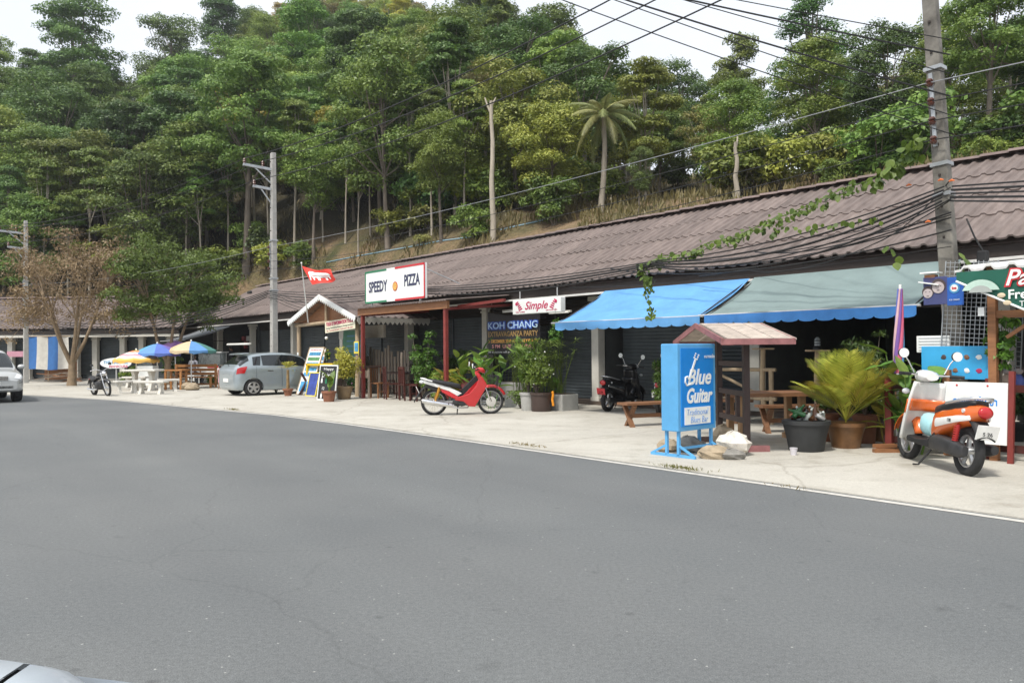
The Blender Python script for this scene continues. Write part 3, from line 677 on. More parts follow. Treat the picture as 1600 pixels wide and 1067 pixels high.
def wire(label, a, b, sag, r, m=None, group='overhead cables'):
    mb = MB(); mb.tube(wirepts(Vector(a), Vector(b), sag), r, 5); tag(mb.build('overhead_cable', m or M_wire, None, 60), label, 'cable', group)
SU = Vector((UX, UY, 0)); off0 = P0 - P1
for i, nm in enumerate(('outer', 'inner', 'lower')):
    wire(f'{nm} high line between the big pole and the clean grey pole', E1[i], E2[i], .5, .014)
    wire(f'{nm} high line between the clean grey pole and the distant pole', E2[i], E3[i], .5, .014)
    wire(f'{nm} high line leaving the big pole to the right', E1[i], E1[i] + off0, .5, .014)
    wire(f'{nm} high line leaving the distant pole to the left', E3[i], E3[i] + (P4 - P3), .6, .014)
for i in range(4):
    wire(f'{"lowest second third highest".split()[i]} bare line on the rack between big pole and clean grey pole', L1[i], L2[i], .18 + .1 * (3 - i), .007, M_wire if i < 3 else M_alu)
    wire(f'{"lowest second third highest".split()[i]} bare line on the rack between clean grey pole and distant pole', L2[i], L3[i], .3, .008, M_alu if i == 3 else M_wire)
    wire(f'{"lowest second third highest".split()[i]} bare rack line from the big pole off to the right', L1[i], L1[i] + off0, .25, .008, M_alu if i == 3 else M_wire)
# sagging telephone bundle
rw = random.Random(11)
for i in range(5):
    z1, z2 = 3.5 - .05 * i, 3.62 - .06 * i; o = Vector((UY, -UX, 0)) * (-.18 - .02 * i)
    K = SN(9.1, 10.6, 2.92 - .03 * i)
    mb = MB(); mb.tube(wirepts(P1 + o + Vector((-.1, 0, z1)), K, .16 + .05 * i, 10)[:-1] + wirepts(K, SN(19.2, 11.75, 3.16 - .03 * i), .10 + .03 * i, 10)[:-1] + wirepts(SN(19.2, 11.75, 3.16 - .03 * i), P2 + o + Vector((0, 0, z2)), .10 + .04 * i, 10), .011 + .004 * (i % 3), 5)
    tag(mb.build('telephone_cable', M_wire, None, 60), 'black telephone cable in the sagging bundle above the awnings', 'cable', 'telephone bundle between big and clean pole')
    wire('black telephone cable in the bundle crossing the street trees', P2 + o + Vector((0, 0, z2)), P3 + o + Vector((0, 0, z2 - .4)), .75 + .07 * i, .014 + .004 * (i % 3), group='telephone bundle at the street trees')
    wire('black telephone cable running right from the big pole', P1 + o + Vector((0, 0, z1)), P0 + o + Vector((0, 0, z1 - .1)), .5 + .1 * i, .012 + .004 * (i % 2), group='telephone bundle right of the big pole')
for i in range(9):
    a = P1 + Vector((-.15, -.1, 3.6 - .1 * i + rw.uniform(-.1, .1))); b = SN(6.6 + i * .8, 13.1 - .5 * (i % 3), 2.95 + rw.uniform(-.2, .45))
    wire('loose black service drop slung from the big pole to the eaves', a, b, .12 + .06 * (i % 4), rw.choice((.006, .008, .011)), group='service drops from the big pole')
for i in range(4):
    wire('slack black loop of cable hanging between pole and eaves beside the red flag', P2 + Vector((.1, -.1, 3.55 - .1 * i)), SN(22.5 - i * 1.2, 12.6, 3.15 - .04 * i), .35 + .1 * i, .009, group='loops beside the flag')
XP = SN(14, -2, 0)
for i, (z1, z2, s, r) in enumerate(((5.45, 8.6, .12, .007), (5.25, 8.8, .2, .012), (5.0, 9.2, .15, .007), (4.7, 9.4, .3, .012), (4.45, 9.3, .2, .007), (4.2, 9.1, .3, .007))):
    wire('cable crossing high over the road from the big pole, ' + ('topmost', 'second from top', 'third from top', 'fourth from top', 'second lowest', 'lowest')[i], P1 + Vector((-.13, -.08, z1)), XP + Vector((i * .3, -.3 * i, z2)), s, r, group='cables crossing the road')
cl = MB(); cl.box((0, 0, 0), (.28, .09, .10)); o = cl.build('splice_box', M_wire, None, bev=.03); o.location = SN(26.6, 10.0, 3.42); o.rotation_euler = (0, 0, RS); tag(o, 'black splice box on the cable left of the clean grey pole', 'cable box')
cb = thing('meter_box', 'small dark meter box strapped to the big concrete pole', 'box', P1 + Vector((.26, -.1, 2.55)), RS)
b = MB(); b.box((0, 0, 0), (.13, .1, .2)); b.build('case', M_wire, cb, bev=.02); b = MB(); b.tube([(0, 0, .1), (-.1, 0, .3), (-.2, .02, .55)], .012, 5); b.build('conduit', M_wire, cb)
for i, (px, py) in enumerate(((1470, 282), (1487, 283), (1420, 290), (1450, 347))):
    p = PN(px, py, 10.95); b = MB(); b.tube([(-.035, 0, 0), (0, 0, .012), (.035, 0, 0)], [.008, .016, .008], 6); o = b.build('cable_clip', M_orange); o.location = p; o.rotation_euler = (0, 0, RS)
    tag(o, ('orange cable clip on the left face of the big pole', 'orange cable clip on the right face of the big pole', 'orange cable clip on a cable well left of the big pole', 'lower orange cable clip beside the big pole')[i], 'clip', 'orange cable clips')
# climbing vine along the cables
def heart(s):
    return [(0, 0), (.35 * s, .18 * s), (.5 * s, .5 * s), (.3 * s, .85 * s), (0, 1.15 * s), (-.3 * s, .85 * s), (-.5 * s, .5 * s), (-.35 * s, .18 * s)]
M_vine = leafmat('vine_leaf', (.035, .10, .012), (.13, .24, .03), vary=8)
vt = thing('climbing_vine', 'heart leaved green vine climbing along the cables to the big pole', 'vine', (0, 0, 0))
vp = [PN(x, y, 10.7) for x, y in ((1018, 492), (1012, 465), (1014, 440), (1003, 414), (1035, 400), (1070, 398), (1110, 378), (1150, 370), (1190, 350), (1230, 335), (1270, 318), (1310, 298), (1350, 285), (1395, 262), (1420, 240), (1440, 205))]
b = MB(); b.tube(vp, .008, 5); b.build('stem', M_vine, vt)
b = MB(); rv = random.Random(4)
def vleaf(b, p, s):
    m = Matrix.Translation(p) @ Euler((rv.uniform(.6, 2.0), rv.uniform(-.6, .6), rv.uniform(-1.2, 1.2))).to_matrix().to_4x4()
    h = heart(s); b.add([m @ Vector((x, -y, .1 * abs(x))) for x, y in h], [tuple(range(8))])
for i in range(len(vp) - 1):
    for k in range(34 if i > 1 else 18):
        p = vp[i].lerp(vp[i + 1], rv.random()) + Vector((rv.gauss(0, .05), rv.gauss(0, .05), rv.gauss(-.02, .04))); vleaf(b, p, rv.uniform(.045, .10) * (1 if i < 12 else 1.5))
v2 = [PN(x, y, 10.7) for x, y in ((1190, 362), (1250, 357), (1310, 348), (1380, 340))]
for i in range(3):
    for k in range(12): vleaf(b, v2[i].lerp(v2[i + 1], rv.random()) + Vector((0, 0, rv.gauss(0, .04))), rv.uniform(.05, .1))
for x, y in ((1395, 390), (1405, 400), (1400, 410), (1500, 410), (1505, 420), (1510, 405), (1498, 395), (1386, 385)): vleaf(b, PN(x, y, 10.9), .12)
b.build('leaves', M_vine, vt)
# ------------------------------------------------------------- signs, porches, awnings in front of the shops
M_signwhite = mat('sign_white', (.80, .82, .80), .45, var=.04)
M_navy = mat('navy_letter', (.03, .035, .09), .5)
M_red = mat('sign_red', (.55, .02, .03), .5)
M_green = mat('sign_green', (.01, .18, .08), .5)
M_steel = mat('painted_steel_grey', (.5, .5, .5), .5, metal=.3)
M_rustred = mat('red_oxide_steel', (.19, .028, .022), .6, var=.2, scale=5)
M_timber = mat('orange_timber', (.27, .12, .05), .65, var=.25, scale=4, stretch=(1, 6, 6), bump=.2)
M_pale = mat('pale_log', (.38, .29, .19), .85, var=.25, scale=6, stretch=(3, 3, .4), bump=.3)
M_grey = mat('weathered_board', (.24, .20, .16), .9, var=.3, scale=7, stretch=(4, 4, .6), bump=.4, objvar=.2)
M_black = mat('black_plastic', (.012, .012, .013), .4)
M_glassy = mat('bulb_white', (.85, .85, .82), .2)
M_pizza = mat('pizza_red', (.5, .07, .03), .6, var=.4, scale=20)
def flat(name, label, cat, p00, wd, h, thick, m, rz=RS, rx=0, bev=.004):
    t = thing(name, label, cat, p00, rz); t.rotation_euler = (rx, 0, rz)
    b = MB(); b.box((wd / 2, thick / 2, h / 2), (wd, thick, h)); b.build('panel', m, t, bev=bev); return t
# pizza sign (the cartoon figure on it is left out)
A = PN(571, 474, 11.15); B = PN(664, 468, 11.15); W = (B - A).length
t = flat('shop_sign', 'white pizza shop sign on the porch roof with red and green corner strips', 'sign', Vector((A.x, A.y, 2.76)), W, .92, .07, M_signwhite)
for (x, z, w_, h, m) in ((.62, .895, 1.2, .05, M_green), (.02, .46, .04, .9, M_green), (.62, .025, 1.2, .05, M_green), (W - .75, .895, 1.5, .05, M_red), (W - .02, .46, .05, .92, M_red), (W - .75, .025, 1.5, .05, M_red)):
    b = MB(); b.box((x, -.004, z), (w_, .012, h)); b.build('edge_strip', m, t)
text('SPEEDY', .42, M_navy, t, (W * .23, -.006, .44), width=1.05, off=.012); text('PIZZA', .42, M_navy, t, (W * .80, -.006, .50), width=.78, off=.012)
b = MB(); b.lathe([(.13, -.006), (.13, .004)], (W * .53, -.004, .40), 20, 'Y'); b.build('pizza_emblem', M_pizza, t)
b = MB(); b.lathe([(.105, -.006), (.105, .004)], (W * .53, -.009, .40), 20, 'Y'); b.build('pizza_emblem', mat('pizza_cheese', (.65, .38, .10), .6, var=.3, scale=25), t)
for x in (.3, W - .3):
    b = MB(); b.bar((x, .07, .85), (x, 1.3, .45), .03); b.bar((x, .05, 0), (x, .05, -.12), .04); b.build('brace', M_steel, t)
# red steel porch of the pizza shop
s0, s1, nf = 21.05, 16.7, 11.3
t = thing('pizza_porch', 'open porch with dark red posts and orange timber beam below the pizza sign', 'porch', SN(s0, nf), RS); W = s0 - s1
for x in (0, W): b = MB(); b.box((x, 0, 1.24), (.10, .10, 2.48)); b.build('post', M_rustred, t, bev=.008)
b = MB(); b.box((W / 2, -.04, 2.55), (W + .35, .08, .2)); b.build('beam', M_timber, t)
for a_, c_ in (((0, 0, 2.45), (0, 2.3, 2.62)), ((W, 0, 2.45), (W, 2.3, 2.62)), ((W, .4, 2.52), (W + 1.9, .4, 2.58))): b = MB(); b.bar(a_, c_, .07); b.build('rafter', M_rustred, t)
cs = sheet_mesh(1.0, 2.1, .12, .02)
for i in range(5):
    link('roof_sheet', cs, t, (-.3 + i * .98, -.18, 2.665), (R(5), 0, 0))
# picket fence inside
t = thing('picket_fence', 'rough grey board fence standing inside the pizza porch', 'fence', SN(24.1, 13.0), RS); rp_ = random.Random(2)
for i in range(15):
    h = rp_.uniform(1.15, 1.55); b = MB(); b.box((i * .2, 0, h / 2 + .05), (.125, .025, h), ry=rp_.uniform(-.015, .015)); b.build('picket', M_grey, t)
for z in (.35, .95): b = MB(); b.box((1.45, .04, z), (3.1, .04, .09)); b.build('rail', MATS['dark_brown_timber'], t)
# gabled kiosk
t = thing('tour_kiosk', 'gabled kiosk with log posts and white scalloped bargeboards', 'kiosk', SN(26.3, 11.6), RS); W = 4.4; ex = .32; ap = 3.22; ev = 2.42; D = 2.6
for x in (.06, W - .06): b = MB(); b.tube([(x, 0, 0), (x + .02, 0, 1.2), (x, 0, 2.35)], [.085, .075, .07], 9); b.build('post', M_pale, t, 60)
b = MB(); b.tube([(-.15, 0, 2.3), (W + .1, 0, 2.38)], .06, 8); b.tube([(W / 2, 0, 2.35), (W / 2, 0, 3.1)], .05, 8); b.build('tie_beam', M_pale, t, 60)
b = MB(); b.prism([(0, 2.33), (W, 2.33), (W / 2, 3.12)], .10, .13); b.build('gable_board', M_timber, t)
hw = W / 2 + ex; a = math.atan2(ap - ev, hw); L = math.hypot(hw, ap - ev)
ks = sheet_mesh(1.0, L, .25, .035)
for i in range(3):
    link('roof_sheet', ks, t, (-ex, -.25 + (i + 1) * .98, ev), (a, 0, -PI / 2)); link('roof_sheet', ks, t, (W + ex, -.25 + i * .98, ev), (a, 0, PI / 2))
b = MB(); b.add([(-ex, -.2, ev - .01), (W / 2, -.2, ap - .01), (W / 2, D, ap - .01), (-ex, D, ev - .01), (W + ex, -.2, ev - .01), (W + ex, D, ev - .01)], [(0, 1, 2, 3), (1, 4, 5, 2)]); b.build('ceiling', M_timber, t)
def scallop(L, n, h):
    o = [(0, 0), (L, 0)]
    for i in range(n, 0, -1):
        o += [(L * i / n, -h * .55), (L * (i - .5) / n, -h)]
    return o + [(0, -h * .55)]
for sg in (1, -1):
    b = MB(); m = Matrix.Translation((-ex if sg > 0 else W + ex, -.27, ev + .03)) @ Matrix.Rotation(-a if sg > 0 else a, 4, 'Y') @ Matrix.Scale(sg, 4, (1, 0, 0))
    b.prism(scallop(L, 20, .2), 0, .025, m); b.build('bargeboard', M_signwhite, t)
b = MB(); b.prism(scallop(2.6, 16, .22), 0, .025, Matrix.Translation((W + ex, -.2, ev)) @ Matrix.Rotation(PI / 2, 4, 'Z')); b.build('eave_trim', mat('grey_white_trim', (.45, .44, .40), .7), t)
b = MB(); b.box((1.6, 1.6, 2.05), (3.2, .1, .42)); b.build('header_panel', MATS['weathered_white_paint'], t)
# banner, bulb, posters at the kiosk
def letters_row(body, size, m, parent, loc, width, **k): return text(body, size, m, parent, loc, width=width, **k)
M_mag = mat('magenta_letter', (.45, .03, .10), .5); M_bl = mat('black_letter', (.03, .03, .04), .6); M_cream = mat('cream_vinyl', (.75, .72, .55), .5)
A = PN(508, 519, 11.42); t = flat('hanging_banner', 'small cream banner with magenta heading hung in the kiosk gable', 'banner', Vector((A.x, A.y, 1.98)), 2.05, .36, .01, M_cream); t.rotation_euler = (0, R(-3), RS)
text('TOUR OF INFORMATION TOURS', .15, M_mag, t, (1.02, -.004, .265), width=1.85, off=.008); text('Diving Snorkeling Elephant Fishing and Boat', .07, M_bl, t, (1.02, -.004, .14), width=1.85); text('TEL TAXI BUS ISLAND TOUR INFO 081 2345', .06, M_mag, t, (1.02, -.004, .055), width=1.8)
p = PN(510, 520, 11.45); t = thing('light_bulb', 'white bulb hanging below the kiosk banner', 'bulb', (p.x, p.y, 1.78)); b = MB(); b.ball((0, 0, .05), .055); b.build('globe', M_glassy, t, 60); b = MB(); b.tube([(0, 0, .09), (0, 0, .18)], .028); b.tube([(0, 0, .18), (0, 0, .5)], .006, 5); b.build('socket', M_black, t)
M_dgreen = mat('green_vinyl', (.06, .22, .13), .5, var=.15, scale=3); M_skyblue = mat('print_blue', (.07, .30, .55), .5, var=.5, scale=7); M_yel = mat('print_yellow', (.75, .62, .06), .5, var=.2)
A = PN(532, 600, 12.4); t = flat('display_sheet', 'tall green price sheet leaning inside the kiosk', 'poster', Vector((A.x, A.y, .35)), 1.5, 1.75, .02, M_dgreen, rx=R(-4))
for k in range(9): b = MB(); b.box((.85, -.004, .2 + k * .17), (1.1, .008, .05)); b.build('text_line', mat('faded_blue_print', (.10, .25, .40), .6), t)
A = PN(553, 551, 11.35); t = flat('poster', 'small blue and yellow poster nailed to the right log post of the kiosk', 'poster', Vector((A.x, A.y, 1.27)), .30, .42, .01, M_yel)
b = MB(); b.box((.16, -.004, .25), (.22, .008, .26)); b.build('picture', M_skyblue, t)
b = MB(); b.box((.15, -.004, .03), (.26, .006, .05)); b.build('text_line', M_navy, t)
A = PN(464, 563, 11.35); t = flat('notice', 'narrow white notice on the left log post of the kiosk', 'notice', Vector((A.x, A.y, .95)), .12, .42, .01, M_signwhite)
b = MB(); b.box((.06, -.004, .3), (.08, .006, .1)); b.build('text_line', mat('grey_print', (.5, .52, .55), .6), t)
# flag
base = SN(24.6, 11.2, 2.35); tip = PN(471, 411, 10.6)
t = thing('red_flag', 'red flag with white elephant on a slanting pole over the kiosk', 'flag', base); d = tip - base
b = MB(); b.tube([(0, 0, 0), d], [.018, .014], 7); b.ball(d, .03, 8, 6); b.build('flagpole', M_signwhite, t, 60)
M_flag = mat('flag_red', (.62, .035, .02), .7, var=.1)
c00 = PN(488, 445, 10.6) - base; c01 = d - d.normalized() * .1; wv = (PN(527, 438, 10.9) - PN(488, 445, 10.6)); wv2 = PN(518, 417, 10.9) - tip
def fl(u, v):
    a_ = c00.lerp(c01, v); e = wv.lerp(wv2, v); return a_ + e * u + Vector((-.05, -.08, .03)) * math.sin(u * 7 + v * 2) * u + Vector((0, 0, -.06 * math.sin(u * PI) * v))
b = MB(); b.grid(fl, 14, 8); fo = b.build('cloth', M_flag, t, 60)
el = [(.20, .16), (.24, .16), (.26, .34), (.34, .36), (.36, .12), (.43, .12), (.44, .36), (.60, .38), (.62, .14), (.68, .14), (.69, .36), (.76, .34), (.78, .15), (.83, .15), (.85, .5), (.90, .40), (.915, .42), (.86, .62), (.78, .72), (.6, .75), (.45, .74), (.38, .8), (.3, .84), (.2, .82), (.13, .7), (.10, .5), (.07, .3), (.05, .2), (.085, .17), (.12, .3), (.16, .44), (.19, .4)]
b = MB(); nrm = Vector((-UY, UX, 0)) * .012; vs = []
for u, v in el: vs.append(fl(u, .08 + v * .85) + nrm)
# triangulate along cloth so that the emblem follows its folds
from mathutils.geometry import tessellate_polygon
tri = tessellate_polygon([[Vector((u, v, 0)) for u, v in el]])
b.add(vs, [tuple(x) for x in tri]); b.build('elephant_emblem', M_signwhite, fo)
# "Simple" light box
A = PN(801, 492, 12.6); B = PN(876, 487, 12.6); W = (B - A).length
t = flat('light_box_sign', 'white light box sign with pink script lettering under the eaves', 'sign', Vector((A.x, A.y, (A.z + B.z) / 2)), W, .36, .16, M_signwhite, bev=.015)
M_pink = mat('crimson_letter', (.5, .02, .10), .5)
text('Simple', .27, M_pink, t, (W * .5, -.004, .19), shear=.35, width=.86, off=.004)
text('THINK TO DRINK', .045, M_pink, t, (W * .17, -.004, .05)); text('HAIR STUDIO OPEN', .045, M_pink, t, (W * .82, -.004, .06))
for sg in (-1, 1):
    b = MB()
    for k in range(5): b.box((W / 2 + sg * (.58 + .03 * k), -.004, .12 + .045 * k), (.14 - .02 * k, .008, .03), ry=sg * .35)
    b.lathe([(.04, -.006), (.04, .004)], (W / 2 + sg * .74, -.004, .26), 12, 'Y'); b.build('ornament', M_pink, t)
for x in (.2, W - .2): b = MB(); b.bar((x, .08, .36), (x, .08, .6), .02); b.build('hanger', M_steel, t)
# party banner
A = PN(763, 556, 13.35); B = PN(844, 560, 13.35); W = (B - A).length; zb = 1.25; Hh = 1.2
t = thing('party_banner', 'black vinyl party banner with glowing blue heading hung on the shutters', 'banner', Vector((A.x, A.y, zb)), RS)
b = MB(); b.grid(lambda u, v: (u * W, .03 * math.sin(u * 9) * (1 - v) - .02 * math.sin(u * PI), v * Hh - .12 * math.sin(PI * u) * v * v + .03 * math.sin(u * 5) * (1 - v)), 16, 10); b.build('sheet', mat('black_vinyl', (.014, .011, .013), .35, var=.2), t, 60)
M_neon = mat('banner_light_blue', (.55, .75, .95), .5); M_glow = mat('banner_blue', (.04, .10, .45), .5); M_gold = mat('banner_gold', (.35, .22, .08), .5); M_or = mat('banner_orange', (.75, .38, .08), .5); M_ros = mat('banner_rose', (.65, .28, .27), .5)
text('KOH CHANG', .25, M_glow, t, (W / 2, -.035, .80), width=W * .98, off=.03); text('KOH CHANG', .25, M_neon, t, (W / 2, -.040, .80), width=W * .95)
text('EXTRAVAGANZA PARTY', .19, M_gold, t, (W / 2, -.038, .57), width=W * .96, off=.004); text('11 DECEMBER 2010 AT LONELY BEACH', .12, M_or, t, (W / 2, -.04, .38), width=W * .96, off=.004)
text('5 PM  UNTIL  SUNRISE', .13, M_ros, t, (W * .5, -.04, .24), width=W * .8, off=.004); text('All donations will be used for the new clinic', .08, M_signwhite, t, (W / 2, -.04, .09), width=W * .95)
for x in (.0, W): b = MB(); b.tube([(x, 0, Hh), (x, .2, Hh + .35)], .008, 5); b.build('rope', M_signwhite, t)
p = PN(806, 497, 13.3); t = thing('tube_lamp', 'white tube lamp fixture over the black party banner', 'lamp', (p.x, p.y, 2.42), RS)
b = MB(); b.tube([(-.55, 0, 0), (.55, 0, 0)], .022, 8); b.build('tube', M_glassy, t, 60); b = MB(); b.box((0, .04, .03), (1.2, .05, .05)); b.build('housing', MATS['weathered_white_paint'], t)
p = PN(873, 493, 13.2); t = thing('tube_lamp', 'white tube lamp fixture at the left end of the blue awning', 'lamp', (p.x, p.y, 2.3), RS)
b = MB(); b.tube([(-.35, 0, 0), (.35, 0, 0)], .022, 8); b.build('tube', M_glassy, t, 60); b = MB(); b.box((0, .04, .03), (.8, .05, .05)); b.build('housing', MATS['weathered_white_paint'], t)
# awnings
def awning(name, label, sL, sR, m, mv, nt_, zt, nf_, zf, val=.17, cut=0., arms=True, nsc=14):
    t = thing(name, label, 'awning', SN(sL, nt_, 0), RS); W = sL - sR; D = nt_ - nf_
    b = MB(); b.grid(lambda u, v: (u * W + cut * (1 - v) * (1 - u) * -1, -D * (1 - v), zf + (zt - zf) * v - .07 * math.sin(PI * v) - .016 * math.sin(u * PI * 5) * (1 - v) + .012 * math.sin(u * 31 + v * 6) * math.sin(PI * v)), 44, 10); b.build('canopy', m, t, 60)
    if val:
        n = max(4, int(W / .3)); o = [(0, 0), (W, 0)]
        for i in range(n, 0, -1):
            x = W * i / n; w_ = W / n
            o += [(x, -val * .75)] + [(x - w_ * (.5 - .5 * math.cos(q * PI)) , -val * (.75 + .25 * math.sin(q * PI))) for q in (.2, .4, .6, .8)]
        o += [(0, -val * .75)]
        b = MB(); b.prism(o, -.012, 0, Matrix.Translation((-cut * 0, -D, zf))); b.build('valance', mv, t)
    b = MB(); b.tube([(-.15, -D + .02, zf), (W + .05, -D + .02, zf)], .02, 6); b.build('front_bar', M_steel, t)
    if arms:
        for x in (.05, W - .05): b = MB(); b.tube([(x, 0, zt - .7), (x, -D + .05, zf - .02)], .015, 6); b.tube([(x, 0, zt - .04), (x, -D, zf - .02)], .012, 6); b.build('awning_arm', MATS['dark_brown_timber'], t)
    return t
M_aw_b = mat('blue_canvas', (.11, .31, .60), .75, var=.16, scale=1.6, bump=.35); M_aw_g = mat('grey_green_canvas', (.175, .235, .232), .8, var=.14, scale=1.4, bump=.3); M_val = mat('blue_valance', (.045, .20, .52), .7, var=.1)
sa = S_of(PN(868, 512, 11.5)); sb = S_of(PN(1098, 500, 11.5)); sc_ = S_of(PN(1432, 480, 11.5))
awning('blue_awning', 'bright blue canvas awning with scalloped edge left of the grey awning', sa, sb + .06, M_aw_b, M_aw_b, 13.02, 2.72, 11.5, 1.97)
awning('grey_awning', 'grey green canvas awning with blue scalloped edge over the bar', sb - .04, sc_, M_aw_g, M_val, 13.02, 2.73, 11.5, 1.98)
a0 = S_of(PN(305, 535, 11.6)); a1 = S_of(PN(372, 522, 12.0))
M_aw_d = mat('dark_grey_canvas', (.13, .14, .15), .8, var=.15)
awning('flat_awning', 'plain dark grey awning over the souvenir stall behind the parasols', 40.6, 36.9, M_aw_d, M_aw_d, 13.0, 2.62, 10.9, 1.95, val=0)
# ------------------------------------------------------------- vehicles
M_tyre = mat('tyre_rubber', (.02, .02, .021), .85, var=.2, scale=20)
M_chrome = mat('chrome', (.75, .75, .75), .12, metal=1.); M_rim = mat('alloy_rim', (.55, .56, .57), .3, metal=.8)
M_seat = mat('seat_vinyl', (.016, .016, .018), .45, var=.15, scale=12); M_engine = mat('engine_grey', (.05, .05, .052), .5, metal=.4, var=.3, scale=10)
M_alum = mat('cast_aluminium', (.42, .42, .42), .4, metal=.8, var=.2)
M_silver = mat('silver_blue_paint', (.32, .375, .405), .3, metal=.4, coat=.9, var=.04); M_silver2 = mat('silver_paint', (.50, .51, .50), .32, metal=.45, coat=.6, var=.04)
M_glass = mat('tinted_glass', (.012, .016, .018), .05, var=.05, coat=.5); M_lamp = mat('clear_lamp', (.65, .67, .68), .12, var=.1, scale=30); M_taill = mat('tail_lamp_red', (.45, .012, .015), .15, coat=.5)
M_plate = mat('plate_white', (.75, .75, .73), .5); M_trimblk = mat('trim_black', (.015, .015, .016), .6)
def paint(n, c): return mat(n, c, .3, var=.06, coat=.6, scale=3)
M_predp = paint('red_paint', (.55, .02, .025)); M_pwhite = paint('white_paint', (.78, .78, .76)); M_porange = paint('orange_paint', (.68, .13, .015)); M_pblack = paint('black_paint', (.012, .012, .014))
M_gold = MATS['banner_gold']; M_tread = M_tyre
def torus(b, c, Rr, r, seg=32, k=8, sq=1.):
    vs = []; fs = []
    for i in range(seg):
        a = 2 * PI * i / seg
        for j in range(k):
            q = 2 * PI * j / k; rr = Rr + r * math.cos(q)
            vs.append((c[0] + rr * math.cos(a), c[1] + r * sq * math.sin(q), c[2] + rr * math.sin(a)))
    for i in range(seg):
        for j in range(k):
            fs.append((i * k + j, i * k + (j + 1) % k, ((i + 1) % seg) * k + (j + 1) % k, ((i + 1) % seg) * k + j))
    return b.add(vs, fs)
def bike_wheel(t, x, r, tw, rimm, spokes=0, name='wheel', disc=False):
    b = MB(); torus(b, (x, 0, r), r - tw, tw); wh = b.build(name, M_tyre, t, 60)
    b = MB(); torus(b, (x, 0, r), r - tw * 2.0, tw * .32, 32, 6, 2.0); b.lathe([(.045, -.05), (.05, 0), (.045, .05)], (x, 0, r), 12, 'Y')
    ri = b.build('rim', rimm, wh, 60); b = MB()
    if spokes > 8:
        for i in range(spokes):
            a = 2 * PI * i / spokes; a2 = a + (.35 if i % 2 else -.35); sg = 1 if i % 4 < 2 else -1
            b.tube([(x + .045 * math.cos(a2), sg * .03, r + .045 * math.sin(a2)), (x + (r - tw * 2.1) * math.cos(a), 0, r + (r - tw * 2.1) * math.sin(a))], .0022, 3)
        tag(b.build('spokes', M_chrome, wh), kind='stuff')
    else:
        for i in range(spokes): a = 2 * PI * i / spokes + .3; b.bar((x + .03 * math.cos(a), 0, r + .03 * math.sin(a)), (x + (r - tw * 2) * math.cos(a), 0, r + (r - tw * 2) * math.sin(a)), .035, .03, (0, 1, 0))
        b.build('spider', rimm, wh)
    if disc: b = MB(); b.lathe([(.11, -.003), (.11, .003)], (x, -.06, r), 24, 'Y'); b.build('brake_disc', M_chrome, wh)
    return wh
def fender(t, x, r, a0, a1, wd, m, name='front_fender'):
    b = MB(); n = 12
    def f(u, v):
        a = a0 + (a1 - a0) * u; q = (v - .5) * 2; rr = r - .05 * q * q; return (x + rr * math.cos(a), q * wd / 2, r * 0 + fender.z + rr * math.sin(a))
    b.grid(f, n, 6); return b.build(name, m, t, 60, solid=.008)
def mirror(t, base, tip, face=(-1, 0, 0), r=.055):
    b = MB(); b.tube([base, ((base[0] + tip[0]) / 2 + .01, (base[1] + tip[1]) / 2, (base[2] + tip[2]) / 2 + .02), tip], .007, 6); mm = b.build('mirror', M_chrome, t, 60)
    b = MB(); b.ball(tip, (.02, r * 1.15, r), 12, 8); g = b.build('mirror_shell', M_trimblk, mm, 60); b = MB(); b.lathe([(r * .98, -.004), (r * .98, .004)], (tip[0] - .018, tip[1], tip[2]), 14, 'X'); b.build('mirror_glass', MATS['sign_white'], mm)
